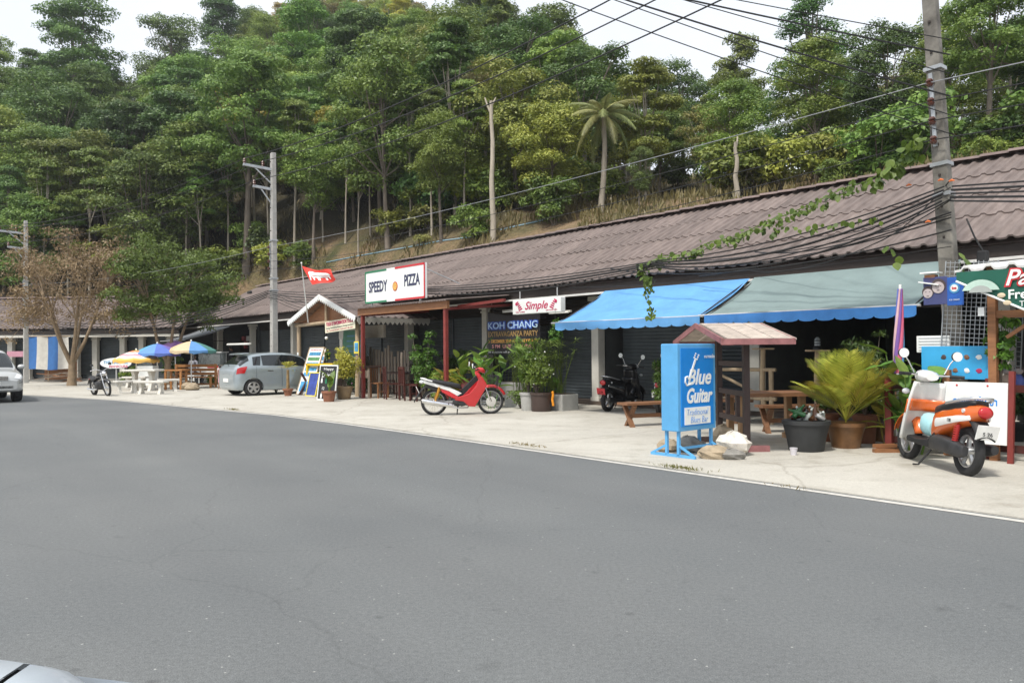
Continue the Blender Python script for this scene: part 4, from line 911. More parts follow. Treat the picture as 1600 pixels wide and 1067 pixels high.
def scooter(label, loc, rz, body, shield, accent, plate_m, plate_txt, group, lean=R(5), bag=None, seatm=None):
    t = thing('motor_scooter', label, 'scooter', loc, rz, group); t.rotation_euler = (lean, 0, rz); r = .255; fx, rx_ = .63, -.62
    bike_wheel(t, fx, r, .043, M_rim, 5, 'front_wheel', True); bike_wheel(t, rx_, r, .048, M_rim, 5, 'rear_wheel')
    fender.z = r; fender(t, fx, r + .055, R(15), R(165), .13, accent)
    b = MB(); [b.tube([(fx, s * .075, r), (fx - .10, s * .075, r + .32)], .02, 7) for s in (-1, 1)]; b.tube([(fx - .10, -.08, r + .32), (fx - .1, .08, r + .32)], .02, 6); b.tube([(fx - .1, 0, r + .3), (fx - .26, 0, .95)], .025, 7); b.build('fork', M_alum, t, 60)
    b = MB(); b.grid(lambda u, v: (fx - .22 - .16 * v + .13 * math.cos((u - .5) * PI) * (.7 + .3 * v) + .10 * (1 - v) ** 2, (u - .5) * (.36 + .06 * math.sin(v * PI)), .26 + .66 * v), 12, 12); sh = b.build('leg_shield', shield, t, 60, solid=.03)
    b = MB(); b.grid(lambda u, v: (fx - .205 - .16 * (.42 + .3 * v) + .145 * math.cos((u - .5) * PI) * (.7 + .3 * (.42 + .3 * v)), (u - .5) * .43, .26 + .66 * (.40 + .24 * v + .10 * abs(u - .5))), 12, 4); b.build('apron_panel', accent, sh, 60, solid=.012)
    b = MB(); b.grid(lambda u, v: (fx - .27 - .16 * (.5 + .22 * v) + .13 * math.cos((u - .5) * PI) * (.7 + .3 * (.5 + .22 * v)), (u - .5) * .40, .26 + .66 * (.50 + .2 * v)), 12, 4); b.build('inner_panel', accent, sh, 60, solid=.01)
    b = MB(); b.loft([(.42, 0, .27, .14, .04), (.2, 0, .255, .15, .035), (-.05, 0, .26, .15, .05), (-.16, 0, .33, .13, .10)], ex=4); b.build('floorboard', M_trimblk, t, 40)
    b = MB(); b.loft([(-.06, 0, .42, .11, .13), (-.12, 0, .47, .135, .17), (-.3, 0, .545, .15, .145), (-.55, 0, .60, .15, .12), (-.74, 0, .64, .12, .10), (-.86, 0, .665, .07, .06)], 18, 2.6); bd = b.build('body', body, t, 60)
    b = MB(); b.loft([(-.05, 0, .56, .06, .05), (-.11, 0, .62, .11, .07), (-.3, 0, .665, .135, .065), (-.5, 0, .69, .14, .06), (-.72, 0, .73, .115, .05), (-.78, 0, .745, .06, .03)], 18, 2.8); b.build('seat', seatm or M_seat, t, 60)
    for sg in (-1, 1):
        b = MB(); b.loft([(-.2, sg * .135, .50, .016, .05), (-.4, sg * .148, .535, .014, .042), (-.62, sg * .143, .575, .012, .035), (-.78, sg * .10, .60, .01, .025)], 10, 2.2); b.build('side_stripe', shield if body is not shield else M_chrome, bd, 60)
        b = MB(); b.lathe([(.022, -.01), (.022, .01)], (-.70, sg * .125, .665), 10, 'Y'); b.build('rear_indicator', M_lamp, bd)
    text('130', .05, M_trimblk, bd, (-.5, -.162, .55), (PI / 2, 0, 0), 'decal'); text('130', .05, M_trimblk, bd, (-.5, .162, .55), (PI / 2, 0, PI), 'decal')
    b = MB(); b.ball((-.87, 0, .66), (.03, .075, .06), 14, 10); b.build('tail_lamp', M_taill, t, 60)
    b = MB(); b.tube([(-.42, .16, .72), (-.7, .15, .775), (-.84, .08, .80), (-.84, -.08, .80), (-.7, -.15, .775), (-.42, -.16, .72)], .014, 7); b.build('grab_rail', M_rim, t, 60)
    b = MB(); b.grid(lambda u, v: (-.62 - .29 * u, (v - .5) * .17, .60 - .22 * u * u + .04 * math.sin(PI * v)), 8, 4); rf = b.build('rear_fender', M_trimblk, t, 60, solid=.012)
    b = MB(); b.box((-.925, 0, .47), (.01, .21, .15), ry=R(-18)); pl = b.build('number_plate', plate_m, t); text(plate_txt, .055, M_trimblk, pl, (-.933, 0, .452), (PI / 2 + R(-18) * 0, R(0), -PI / 2)); 
    b = MB(); b.box((-.915, 0, .50), (.006, .18, .022), ry=R(-18)); b.build('plate_line', M_trimblk, pl)
    b = MB(); b.loft([(.0, .02, .27, .10, .07), (-.2, .06, .29, .11, .09), (-.42, .10, .28, .06, .085), (-.66, .105, .26, .05, .075), (-.74, .10, .26, .03, .05)], 14, 3); b.build('engine', M_engine, t, 60)
    b = MB(); b.tube([(-.55, .11, .30), (-.62, .12, .52)], .018, 6); [b.lathe([(.032, -.006), (.032, .006)], (-.55 - .006 * k, .11 + .001 * k, .33 + k * .024), 8) for k in range(8)]; b.build('shock_absorber', mat('red_spring', (.4, .02, .02), .4), t, 60)
    b = MB(); b.loft([(-.1, -.1, .22, .03, .03), (-.35, -.13, .23, .05, .05), (-.75, -.14, .29, .055, .06), (-.83, -.14, .30, .04, .045)], 12, 2.2); b.build('muffler', M_engine, t, 60)
    b = MB(); b.tube([(-.08, .10, .2), (-.02, .2, .02), (.05, .22, .012)], .011, 6); b.build('side_stand', M_trimblk, t)
    b = MB(); b.loft([(fx - .18, 0, .97, .04, .05), (fx - .24, 0, .985, .10, .075), (fx - .33, 0, .99, .12, .06), (fx - .42, 0, .98, .07, .04)], 14, 2.3); hb_ = b.build('handlebar_cover', shield, t, 60)
    b = MB(); b.tube([(fx - .40, -.33, 1.00), (fx - .33, -.18, 1.0), (fx - .30, 0, 1.0), (fx - .33, .18, 1.0), (fx - .40, .33, 1.0)], .012, 7); b.build('handlebar', M_chrome, t, 60)
    for sg in (-1, 1): b = MB(); b.tube([(fx - .36, sg * .22, 1.0), (fx - .41, sg * .36, 1.0)], .019, 8); b.build('grip', M_trimblk, t, 60); b = MB(); b.tube([(fx - .30, sg * .2, 1.0), (fx - .33, sg * .36, .985)], .006, 5); b.build('brake_lever', M_chrome, t)
    b = MB(); b.ball((fx - .17, 0, .985), (.04, .075, .07), 14, 10); b.build('headlamp', M_lamp, t, 60)
    for sg in (-1, 1): b = MB(); b.ball((fx - .12, sg * .14, .80), (.03, .045, .035), 10, 8); b.build('front_indicator', M_lamp, t, 60)
    for sg in (-1, 1): mirror(t, (fx - .34, sg * .17, 1.02), (fx - .33, sg * .30, 1.23))
    if bag: b = MB(); b.loft([(.02, .0, .42, .09, .10), (.12, 0, .45, .11, .13), (.24, 0, .46, .09, .12)], 12, 2.4); b.build('bag', bag, t, 60)
    return t
pf_ = G(1417, 717); pr_ = G(1514, 745); mid = (pf_ + pr_) / 2; ang = math.atan2(pf_.y - pr_.y, pf_.x - pr_.x)
o = scooter('orange and white scooter parked in front of the whiteboard sign', mid, ang, M_porange, M_pwhite, M_porange, M_plate, '5 26', 'parked scooters', bag=mat('pale_blue_bag', (.35, .62, .66), .5)); o.scale = (1.06,) * 3
q = G(949, 644)
scooter('black scooter with red plate parked under the blue awning', q + Vector((.42, .62, 0)), R(50), M_pblack, M_pblack, M_pblack, mat('plate_red', (.5, .03, .04), .5), '1 78', 'parked scooters', lean=R(4))
q = G(1022, 652)
scooter('black scooter half hidden behind the blue guitar sign', q + Vector((.45, .75, 0)), R(62), M_pblack, MATS['cast_aluminium'], M_pblack, M_plate, '2 64', 'parked scooters', lean=R(4))
# red underbone motorbike
pr_ = G(678, 649); pf_ = G(767, 647); mid = (pf_ + pr_) / 2
t = thing('motorbike', 'red and white motorbike with front basket parked at the roadside', 'motorbike', mid, math.atan2(pf_.y - pr_.y, pf_.x - pr_.x)); t.rotation_euler[0] = R(3)
r = .285; fx, rx_ = .615, -.615; bike_wheel(t, fx, r, .030, M_alum, 28, 'front_wheel', True); bike_wheel(t, rx_, r, .032, M_alum, 28, 'rear_wheel')
fender.z = r; fender(t, fx, r + .075, R(25), R(150), .12, M_predp)
for sg in (-1, 1): b = MB(); b.tube([(fx, sg * .075, r), (fx - .13, sg * .075, r + .32), (fx - .16, sg * .06, r + .36)], [.02, .022, .024], 8); b.build('fork_leg', M_chrome, t, 60)
def shield2(z, y): return None
for sg in (-1, 1):
    b = MB(); b.prism([(.50, .70), (.40, .86), (.34, .86), (.27, .68), (.12, .50), (-.12, .43), (-.2, .46), (-.18, .36), (.0, .33), (.12, .22), (.25, .21), (.36, .40), (.46, .58)], sg * .09 - .012, sg * .09 + .012, Matrix.Rotation(R(sg * -7), 4, 'X') @ Matrix.Translation((0, sg * .05, 0))); b.build('leg_shield', M_predp, t, bev=.012)
    b = MB(); b.prism([(.40, .72), (.46, .66), (.42, .66), (.34, .74)], sg * .155 - .004, sg * .155 + .004); b.build('white_flash', M_pwhite, t)
    b = MB(); b.prism([(-.02, .47), (-.28, .60), (-.62, .70), (-.84, .76), (-.84, .70), (-.6, .62), (-.3, .52), (-.12, .41)], sg * .115 - .012, sg * .115 + .012, Matrix.Rotation(R(sg * 4), 4, 'X')); b.build('side_panel', M_pwhite, t, bev=.01)
    b = MB(); b.prism([(-.1, .40), (-.3, .515), (-.5, .575), (-.45, .5), (-.2, .36)], sg * .125 - .008, sg * .125 + .008, Matrix.Rotation(R(sg * 4), 4, 'X')); b.build('side_panel', M_predp, t, bev=.006)
    b = MB(); b.tube([(rx_ + .02, sg * .10, .33), (rx_ + .10, sg * .11, .62)], .022, 8); [b.lathe([(.033, -.007), (.033, .007)], (rx_ + .045 + .0105 * k, sg * .103, .40 + k * .028), 8) for k in range(7)]; b.build('shock_absorber', mat('gold_spring', (.55, .27, .04), .35, metal=.4), t, 60)
b = MB(); b.loft([(.47, 0, .66, .05, .05), (.40, 0, .76, .09, .10), (.33, 0, .86, .09, .10), (.28, 0, .93, .07, .06), (.36, 0, .98, .1, .05), (.44, 0, .96, .08, .06), (.49, 0, .93, .03, .03)], 14, 2.4); b.build('front_cowl', M_predp, t, 60)
b = MB(); b.bar((.36, 0, .85), (-.12, 0, .38), .10, .10); b.bar((-.1, 0, .40), (-.8, 0, .66), .13, .10); b.build('frame', M_trimblk, t)
b = MB(); b.loft([(-.02, 0, .585, .06, .02), (-.07, 0, .62, .10, .055), (-.25, 0, .665, .12, .055), (-.5, 0, .715, .115, .045), (-.72, 0, .765, .09, .03), (-.80, 0, .78, .05, .015)], 16, 2.8); b.build('seat', M_seat, t, 60)
b = MB(); b.tube([(-.66, .12, .745), (-.84, .09, .80), (-.90, 0, .81), (-.84, -.09, .80), (-.66, -.12, .745)], .014, 7); b.build('grab_rail', M_pwhite, t, 60)
b = MB(); b.ball((-.88, 0, .73), (.06, .085, .04), 12, 8); b.build('tail_lamp', M_lamp, t, 60)
b = MB(); b.grid(lambda u, v: (-.72 - .32 * u, (v - .5) * .13, .66 - .10 * u - .27 * u * u + .03 * math.sin(PI * v)), 8, 4); b.build('rear_fender', M_trimblk, t, 60, solid=.01)
b = MB(); b.box((-.97, 0, .56), (.01, .2, .13), ry=R(-25)); b.build('number_plate', M_plate, t)
b = MB(); b.loft([(.15, 0, .33, .05, .06), (.05, 0, .31, .14, .10), (-.12, 0, .30, .14, .11), (-.24, 0, .30, .08, .09)], 14, 3); b.build('engine', M_engine, t, 60)
b = MB(); b.lathe([(.10, 0), (.105, .015), (.085, .03)], (-.02, -.175, .31), 16, 'Y'); b.lathe([(.05, 0), (.05, .04)], (.1, -.15, .3), 10, 'Y'); b.build('engine_cover', M_engine, t, 60)
b = MB(); b.tube([(.14, -.05, .26), (.1, -.13, .17), (-.15, -.15, .17), (-.25, -.15, .2)], .017, 8); b.loft([(-.2, -.155, .225, .02, .025), (-.28, -.155, .235, .045, .045), (-.6, -.155, .285, .05, .055), (-.86, -.155, .335, .045, .05), (-.89, -.155, .34, .03, .03)], 14, 2); b.build('exhaust', M_chrome, t, 60)
b = MB(); b.bar((-.2, .09, .3), (rx_, .09, r), .04, .08); b.bar((-.2, -.07, .3), (rx_, -.07, r), .03, .05); b.build('swing_arm', M_alum, t)
b = MB(); b.box((-.40, .10, .30), (.42, .03, .09), ry=R(3)); b.build('chain_cover', M_trimblk, t)
b = MB(); b.tube([(-.05, -.24, .22), (-.05, .24, .22)], .012, 6); b.tube([(-.32, -.22, .27), (-.32, .22, .27)], .011, 6); b.build('foot_peg', M_trimblk, t)
b = MB(); b.tube([(-.1, -.05, .2), (-.13, -.07, .012)], .01, 6); b.tube([(-.1, .05, .2), (-.1, .2, .012)], .01, 6); b.build('stand', M_trimblk, t)
b = MB(); b.tube([(.26, -.31, .99), (.33, -.16, 1.0), (.36, 0, .99), (.33, .16, 1.0), (.26, .31, .99)], .012, 7); b.build('handlebar', M_trimblk, t, 60)
for sg in (-1, 1): b = MB(); b.tube([(.30, sg * .22, .995), (.25, sg * .34, .99)], .018, 8); b.build('grip', M_trimblk, t); mirror(t, (.31, sg * .2, 1.0), (.20, sg * .30, 1.08))
b = MB()
for k in range(5): z = .56 + k * .07; q = .8 + .05 * k; b.tube([(.56, -.14 * q, z), (.56 + .22 * q, -.14 * q, z), (.56 + .22 * q, .14 * q, z), (.56, .14 * q, z), (.56, -.14 * q, z)], .004, 4)
for k in range(9):
    y = -.14 + .28 * k / 8; b.tube([(.56, y * .8, .56), (.74, y * .8, .56), (.78, y, .84)], .0035, 4)
for k in range(7):
    x = .56 + .2 * k / 6
    for sg in (-1, 1): b.tube([(x, sg * .112, .56), (x + .005, sg * .14, .84)], .0035, 4)
b.tube([(.56, -.14, .84), (.78, -.14, .84), (.78, .14, .84), (.56, .14, .84), (.56, -.14, .84)], .007, 5); b.build('basket', M_trimblk, t)
# black cruiser far left
pr_ = G(138, 618.5); pf_ = G(173, 618.5)
t = thing('motorcycle', 'black and chrome motorcycle parked left of the white stone table', 'motorcycle', (pr_ + pf_) / 2 + Vector((0, .1, 0)), R(-42)); t.rotation_euler[0] = R(6); t.scale = (.86,) * 3
r = .31; fx, rx_ = .68, -.62; bike_wheel(t, fx, r, .045, M_chrome, 28, 'front_wheel', True); bike_wheel(t, rx_, r, .06, M_chrome, 28, 'rear_wheel')
fender.z = r; fender(t, fx, r + .05, R(30), R(150), .14, M_pblack); fender(t, rx_, r + .06, R(20), R(160), .2, M_pblack, 'rear_fender')
for sg in (-1, 1): b = MB(); b.tube([(fx, sg * .09, r), (fx - .25, sg * .09, .92)], .024, 8); b.build('fork_leg', M_chrome, t, 60); b = MB(); b.tube([(.1, sg * -.16, .28), (-.2, -.16 * sg, .24), (-.75, -.17 * sg, .27)], [.025, .035, .045], 9); b.build('exhaust', M_chrome, t, 60); mirror(t, (.36, sg * .25, 1.03), (.30, sg * .33, 1.2))
b = MB(); b.loft([(.34, 0, .80, .05, .05), (.25, 0, .80, .12, .10), (.05, 0, .77, .14, .10), (-.12, 0, .70, .08, .05)], 16, 2.2); b.build('fuel_tank', M_pblack, t, 60)
b = MB(); b.loft([(-.08, 0, .66, .09, .05), (-.3, 0, .63, .15, .05), (-.48, 0, .66, .14, .06), (-.75, 0, .70, .11, .06), (-.85, 0, .71, .05, .03)], 16, 2.6); b.build('seat', M_seat, t, 60)
b = MB(); b.loft([(.28, 0, .42, .06, .12), (.18, 0, .42, .15, .18), (-.1, 0, .40, .16, .17), (-.25, 0, .38, .08, .12)], 12, 3); b.build('engine', M_engine, t, 60)
b = MB(); b.tube([(.36, 0, .86), (.3, 0, .3), (-.2, 0, .24), (rx_, .1, r)], .025, 7); b.tube([(.36, 0, .86), (-.2, 0, .6), (rx_, .12, .6)], .022, 7); b.build('frame', M_pblack, t, 60)
b = MB(); b.tube([(.26, -.38, 1.0), (.34, -.2, 1.04), (.40, 0, .95), (.34, .2, 1.04), (.26, .38, 1.0)], .014, 7); b.build('handlebar', M_chrome, t, 60)
b = MB(); b.ball((.52, 0, .86), (.09, .1, .1), 14, 10); b.build('headlamp', M_chrome, t, 60); b = MB(); b.ball((-.9, 0, .62), .05, 10, 8); b.build('tail_lamp', M_taill, t, 60)
b = MB(); b.tube([(-.1, .1, .25), (-.05, .25, .012)], .014, 6); b.build('side_stand', M_trimblk, t)
# ---- cars: a spline surface over stations along x
def crom(P, t):
    n = len(P) - 1; t = max(0, min(n - 1e-6, t)); i = int(t); f = t - i
    a, b_, c, d = P[max(i - 1, 0)], P[i], P[i + 1], P[min(i + 2, n)]
    return [b_[k] + .5 * f * ((c[k] - a[k]) + f * ((2 * a[k] - 5 * b_[k] + 4 * c[k] - d[k]) + f * (3 * (b_[k] - c[k]) + d[k] - a[k]))) for k in range(len(b_))]
class Car:
    """stations (x, w, zbottom, zsill, zmid, zbelt, wbelt, zglass, wglass, zroof)"""
    def __init__(s, st): s.st = st
    def ring(s, u):
        x, w_, zb, zs, zm, zt, wt, zg, wg, zr = crom(s.st, u)
        return [(x, 0, zb), (x, w_ * .7, zb), (x, w_ * .97, zs), (x, w_, zm), (x, w_ * .99, (zm + zt) / 2 + .02), (x, wt, zt), (x, (wt + wg) / 2 + .012, (zt + zg) / 2), (x, wg, zg), (x, wg * .82, zr - (zr - zg) * .25), (x, wg * .4, zr - .004), (x, 0, zr)]
    def P(s, u, v, side=1, off=0.):
        p = Vector(crom(s.ring(u), v)); 
        if off:
            e = .04; n = (Vector(crom(s.ring(min(u + e, len(s.st) - 1)), v)) - Vector(crom(s.ring(max(u - e, 0)), v))).cross(Vector(crom(s.ring(u), min(v + e, 10))) - Vector(crom(s.ring(u), max(v - e, 0))))
            if n.length > 1e-9: p += n.normalized() * -off * s.sg
        p.y *= side; return p
    sg = 1
    def shell(s, t, m, nu=5, name='body', wheels=(), wr=.33):
        N = (len(s.st) - 1) * nu; b = MB(); Q = 32
        for side in (1, -1):
            b.grid(lambda u, v: s.P(u * (len(s.st) - 1), v * 10, side), N, Q)
        for uu in (0, len(s.st) - 1):
            rr = [s.P(uu, v / 4) for v in range(41)]; lo = len(b.v); b.add(rr + [Vector((p.x, -p.y, p.z)) for p in rr], [(i, i + 1, i + 42, i + 41) for i in range(40)])
        me = b.mesh(name, m); bm = bmesh.new(); bm.from_mesh(me); bmesh.ops.remove_doubles(bm, verts=bm.verts, dist=.0008); bmesh.ops.recalc_face_normals(bm, faces=bm.faces); bm.to_mesh(me); bm.free()
        o = bpy.data.objects.new(name, me); COL.objects.link(o)
        cb_ = MB()
        for x in wheels: cb_.lathe([(wr + .045, -1.2), (wr + .045, 1.2)], (x, 0, wr), 28, 'Y')
        c = bpy.data.objects.new('c', cb_.mesh('c', M_trimblk)); COL.objects.link(c); bm = bmesh.new(); bm.from_mesh(c.data); bmesh.ops.recalc_face_normals(bm, faces=bm.faces); bm.to_mesh(c.data); bm.free()
        md = o.modifiers.new('b', 'BOOLEAN'); md.object = c; md.operation = 'DIFFERENCE'; md.solver = 'EXACT'
        dg = bpy.context.evaluated_depsgraph_get(); me2 = bpy.data.meshes.new_from_object(o.evaluated_get(dg)); o.modifiers.clear(); o.data = me2; bpy.data.objects.remove(c)
        me2.polygons.foreach_set('use_smooth', [True] * len(me2.polygons)); me2.set_sharp_from_angle(angle=R(35)); o.parent = t; return o
    def panel(s, t, name, m, u0, u1, v0, v1, side=1, off=.006, n=8, skew=0.):
        b = MB(); b.grid(lambda a, c: s.P(u0 + (u1 - u0) * a + skew * c, v0 + (v1 - v0) * c, side, off), n, n); return b.build(name, m, t, 60)
    def across(s, t, name, m, u0, u1, v0, off=.006):
        b = MB(); b.grid(lambda a, c: s.P(u0 + (u1 - u0) * a, 10 - (10 - v0) * abs(2 * c - 1), 1 if c > .5 else -1, off), 8, 20); return b.build(name, m, t, 60)
def car_wheel(t, x, y, r, wd, rimm, nsp=5):
    sg = 1 if y > 0 else -1; b = MB(); b.lathe([(r * .62, -wd / 2), (r * .94, -wd / 2), (r, -wd * .3), (r, wd * .3), (r * .94, wd / 2), (r * .62, wd / 2)], (x, y, r), 28, 'Y'); wh = b.build('wheel', M_tyre, t, 40)
    b = MB(); torus(b, (x, y + sg * wd * .5, r), r * .62, .02, 28, 6)
    for i in range(nsp): a = 2 * PI * i / nsp + .2; b.bar((x + .02 * math.cos(a), y + sg * wd * .53, r + .02 * math.sin(a)), (x + r * .62 * math.cos(a), y + sg * wd * .53, r + r * .62 * math.sin(a)), .075, .03, (0, 1, 0))
    b.lathe([(.06, -.02), (.06, .02)], (x, y + sg * wd * .55, r), 12, 'Y'); b.build('rim', rimm, wh, 40)
    b = MB(); b.lathe([(r * .6, -.02), (r * .6, .02)], (x, y + sg * wd * .15, r), 24, 'Y'); b.build('brake_drum', M_trimblk, wh)
hatch = Car([(-1.86, .60, .40, .44, .58, .74, .58, .76, .56, .77), (-1.83, .74, .26, .34, .60, .90, .74, .93, .70, .95), (-1.72, .82, .20, .28, .60, .98, .80, 1.05, .72, 1.09), (-1.40, .845, .19, .25, .60, 1.0, .82, 1.32, .63, 1.39), (-1.12, .85, .19, .24, .60, .99, .83, 1.41, .62, 1.49), (-.6, .85, .19, .24, .60, .96, .83, 1.45, .61, 1.54), (0, .85, .19, .24, .60, .95, .83, 1.44, .61, 1.53), (.45, .85, .19, .24, .60, .94, .82, 1.36, .62, 1.45), (.85, .845, .19, .24, .60, .93, .80, 1.14, .68, 1.19), (1.12, .84, .19, .24, .60, .92, .77, .97, .72, 1.0), (1.5, .80, .19, .25, .58, .82, .72, .86, .64, .90), (1.76, .72, .21, .28, .55, .70, .64, .73, .56, .75), (1.86, .5, .30, .35, .5, .58, .46, .6, .4, .61)])
q = G(392, 619); hd = R(40); cc = q + Vector((math.cos(hd) * 1.25 - math.sin(hd) * .72, math.sin(hd) * 1.25 + math.cos(hd) * .72, 0))
t = thing('hatchback_car', 'silver blue hatchback parked nose in to the shops beside the clean pole', 'car', cc, hd); t.scale = (.95, .95, .90)
hatch.shell(t, M_silver, wheels=(-1.25, 1.22), wr=.30)
for x in (-1.25, 1.22):
    for y in (-.74, .74): car_wheel(t, x, y, .30, .19, M_rim)
hatch.across(t, 'rear_window', M_glass, 2.12, 3.15, 6.4)
hatch.across(t, 'windscreen', M_glass, 7.25, 8.9, 7.6)
for sd in (1, -1):
    hatch.panel(t, 'quarter_window', M_glass, 3.55, 4.25, 5.45, 6.85, sd, skew=.15); hatch.panel(t, 'rear_side_window', M_glass, 4.42, 5.45, 5.45, 6.95, sd); hatch.panel(t, 'front_side_window', M_glass, 5.7, 7.7, 5.45, 6.95, sd, skew=-.35)
    hatch.panel(t, 'b_pillar', M_trimblk, 5.45, 5.7, 5.45, 6.95, sd, .004)
    hatch.panel(t, 'tail_lamp', M_taill, 1.35, 2.55, 3.95, 5.3, sd, .012, skew=.3); hatch.panel(t, 'headlamp', M_lamp, 9.6, 10.9, 4.3, 5.6, sd, .012)
    for u in (4.7, 6.2): hatch.panel(t, 'door_handle', M_chrome, u, u + .35, 4.45, 4.62, sd, .02)
    for u in (3.9, 5.55, 7.9): hatch.panel(t, 'door_seam', M_trimblk, u, u + .02, 2.2, 5.3, sd, .003)
    b = MB(); b.ball((.62, sd * .93, 1.02), (.08, .09, .065), 12, 8); b.build('door_mirror', M_silver, t, 60)
b = MB(); b.box((-1.872, 0, .56), (.02, .44, .13)); b.build('number_plate', M_plate, t)
b = MB(); b.box((-1.80, 0, .93), (.03, .5, .03)); b.build('tailgate_handle', M_chrome, t); b = MB(); b.tube([(-1.76, 0, 1.06), (-1.72, .25, 1.13)], .009, 5); b.build('rear_wiper', M_trimblk, t)
b = MB(); b.loft([(-1.58, 0, 1.47, .5, .01), (-1.5, 0, 1.49, .58, .025), (-1.3, 0, 1.52, .6, .015)], 14, 3); b.build('roof_spoiler', M_silver, t, 60)
suv = Car([(-2.3, .80, .45, .5, .75, 1.0, .78, 1.02, .7, 1.04), (-2.25, .88, .36, .42, .78, 1.15, .86, 1.6, .7, 1.72), (-1.5, .92, .34, .4, .8, 1.17, .88, 1.68, .7, 1.82), (0, .92, .34, .4, .8, 1.16, .88, 1.68, .7, 1.84), (.5, .92, .34, .4, .8, 1.15, .88, 1.62, .71, 1.77), (.95, .92, .34, .4, .8, 1.13, .87, 1.30, .80, 1.38), (1.2, .92, .34, .4, .8, 1.10, .84, 1.13, .80, 1.17), (1.8, .91, .34, .4, .78, 1.02, .84, 1.06, .76, 1.10), (2.15, .88, .36, .42, .72, .94, .82, .99, .70, 1.03), (2.32, .80, .38, .42, .66, .84, .78, .88, .62, .90), (2.40, .68, .44, .47, .62, .74, .64, .76, .52, .77)])
q = G(30, 627); hd = math.atan2(-UY, -UX) + R(2); f_ = Vector((math.cos(hd), math.sin(hd), 0)); l_ = Vector((-math.sin(hd), math.cos(hd), 0))
t = thing('suv_car', 'silver sport utility car driving towards the camera at the left edge', 'car', q - f_ * 1.6 - l_ * .78, hd); t.scale = (.93, .93, .84)
suv.shell(t, M_silver2, wheels=(-1.3, 1.5), wr=.37)
for x in (-1.3, 1.5):
    for y in (-.8, .8): car_wheel(t, x, y, .37, .24, M_rim, 6)
suv.across(t, 'windscreen', M_glass, 4.15, 5.85, 7.4)
for sd in (1, -1):
    suv.panel(t, 'front_side_window', M_glass, 2.9, 5.0, 5.4, 6.9, sd, skew=-.3); suv.panel(t, 'rear_side_window', M_glass, 1.6, 2.8, 5.4, 6.9, sd)
    suv.panel(t, 'headlamp', M_lamp, 8.15, 9.35, 4.2, 6.9, sd, .012); suv.panel(t, 'bumper_crease', M_trimblk, 8.6, 9.6, 3.15, 3.25, sd, .006)
    b = MB(); b.lathe([(.06, 0), (.06, .03)], (2.32, sd * .66, .55), 14, 'X'); b.build('fog_lamp', M_lamp, t); b = MB(); b.ball((.98, sd * 1.02, 1.2), (.08, .12, .09), 12, 8); b.build('door_mirror', M_silver2, t, 60)
b = MB(); b.box((2.375, 0, .83), (.05, .88, .15)); gr = b.build('grille', M_trimblk, t)
for z in (.80, .87): b = MB(); b.box((2.40, 0, z), (.03, .86, .025)); b.build('grille_bar', M_chrome, gr)
b = MB(); torus(b, (0, 0, 0), .055, .011, 20, 6); o = b.build('badge', M_chrome, gr, 60); o.rotation_euler = (0, 0, PI / 2); o.location = (2.42, 0, .835); o.scale = (1.45, 1, 1)
b = MB(); b.box((2.41, 0, .665), (.02, .46, .13)); p_ = b.build('number_plate', M_plate, t); text('3732', .09, M_trimblk, p_, (2.424, 0, .665), (PI / 2, 0, PI / 2))
b = MB(); b.box((2.34, 0, .53), (.12, 1.15, .09)); b.build('lower_intake', M_trimblk, t)
b = MB(); b.tube([(1.12, .5, 1.17), (1.0, -.1, 1.25)], .01, 5); b.build('wiper', M_trimblk, t)
# front of the car the photograph is taken from: bonnet, wing, nose
t = thing('camera_car', 'pale blue grey bonnet corner of a car at the bottom left', 'car', (-1.35, .395, 0), PI / 2 + R(9))
M_hood = mat('pale_grey_paint', (.47, .52, .57), .3, coat=.5, var=.04, scale=2)
def nose(u, v, off=0):                     # u: rear->front, v: centre->right side, down to the sill
    a = min(1, v / .62); x = -.9 + 2.06 * u; y = -.70 * a - .06 * max(0, v - .62) / .38 * (1 if v > .62 else 0)
    z = .94 - .045 * (u ** 3) - .05 * a * a; dn = max(0, v - .60) / .40
    z -= .55 * dn ** 1.15; y -= .10 * math.sin(min(1, dn * 2) * PI / 2)
    fr = max(0, u - .90) / .10; x -= .10 * a * a * (u > .5) * u; z -= .10 * fr * fr * (1 - dn)
    return (x, y, z + off)
b = MB(); b.grid(lambda u, v: nose(u, v * .57), 24, 14); b.grid(lambda u, v: (lambda p: (p[0], -p[1], p[2]))(nose(u, v * .57)), 24, 14); b.build('bonnet', M_hood, t, 60)
for sg in (1, -1):
    b = MB(); b.grid(lambda u, v: (lambda p: (p[0], sg * p[1], p[2]))(nose(u, .58 + v * .42)), 24, 16); b.build('wing', M_hood, t, 60)
    b = MB(); b.grid(lambda u, v: (lambda p: (p[0], sg * p[1], p[2] - .012))(nose(u, .56 + v * .03)), 24, 2); b.build('shut_line', M_trimblk, t)
b = MB(); b.grid(lambda u, v: (lambda p: (p[0] + .03 * math.sin(v * PI), (1 - 2 * u) * .80, max(.35, p[2]) * (1 - v) + .32 * v))(nose(1, abs(1 - 2 * u) * .6)), 24, 8); b.build('nose_panel', M_hood, t, 60)
for y in (-.72, .72): car_wheel(t, .45, y, .31, .2, M_rim)
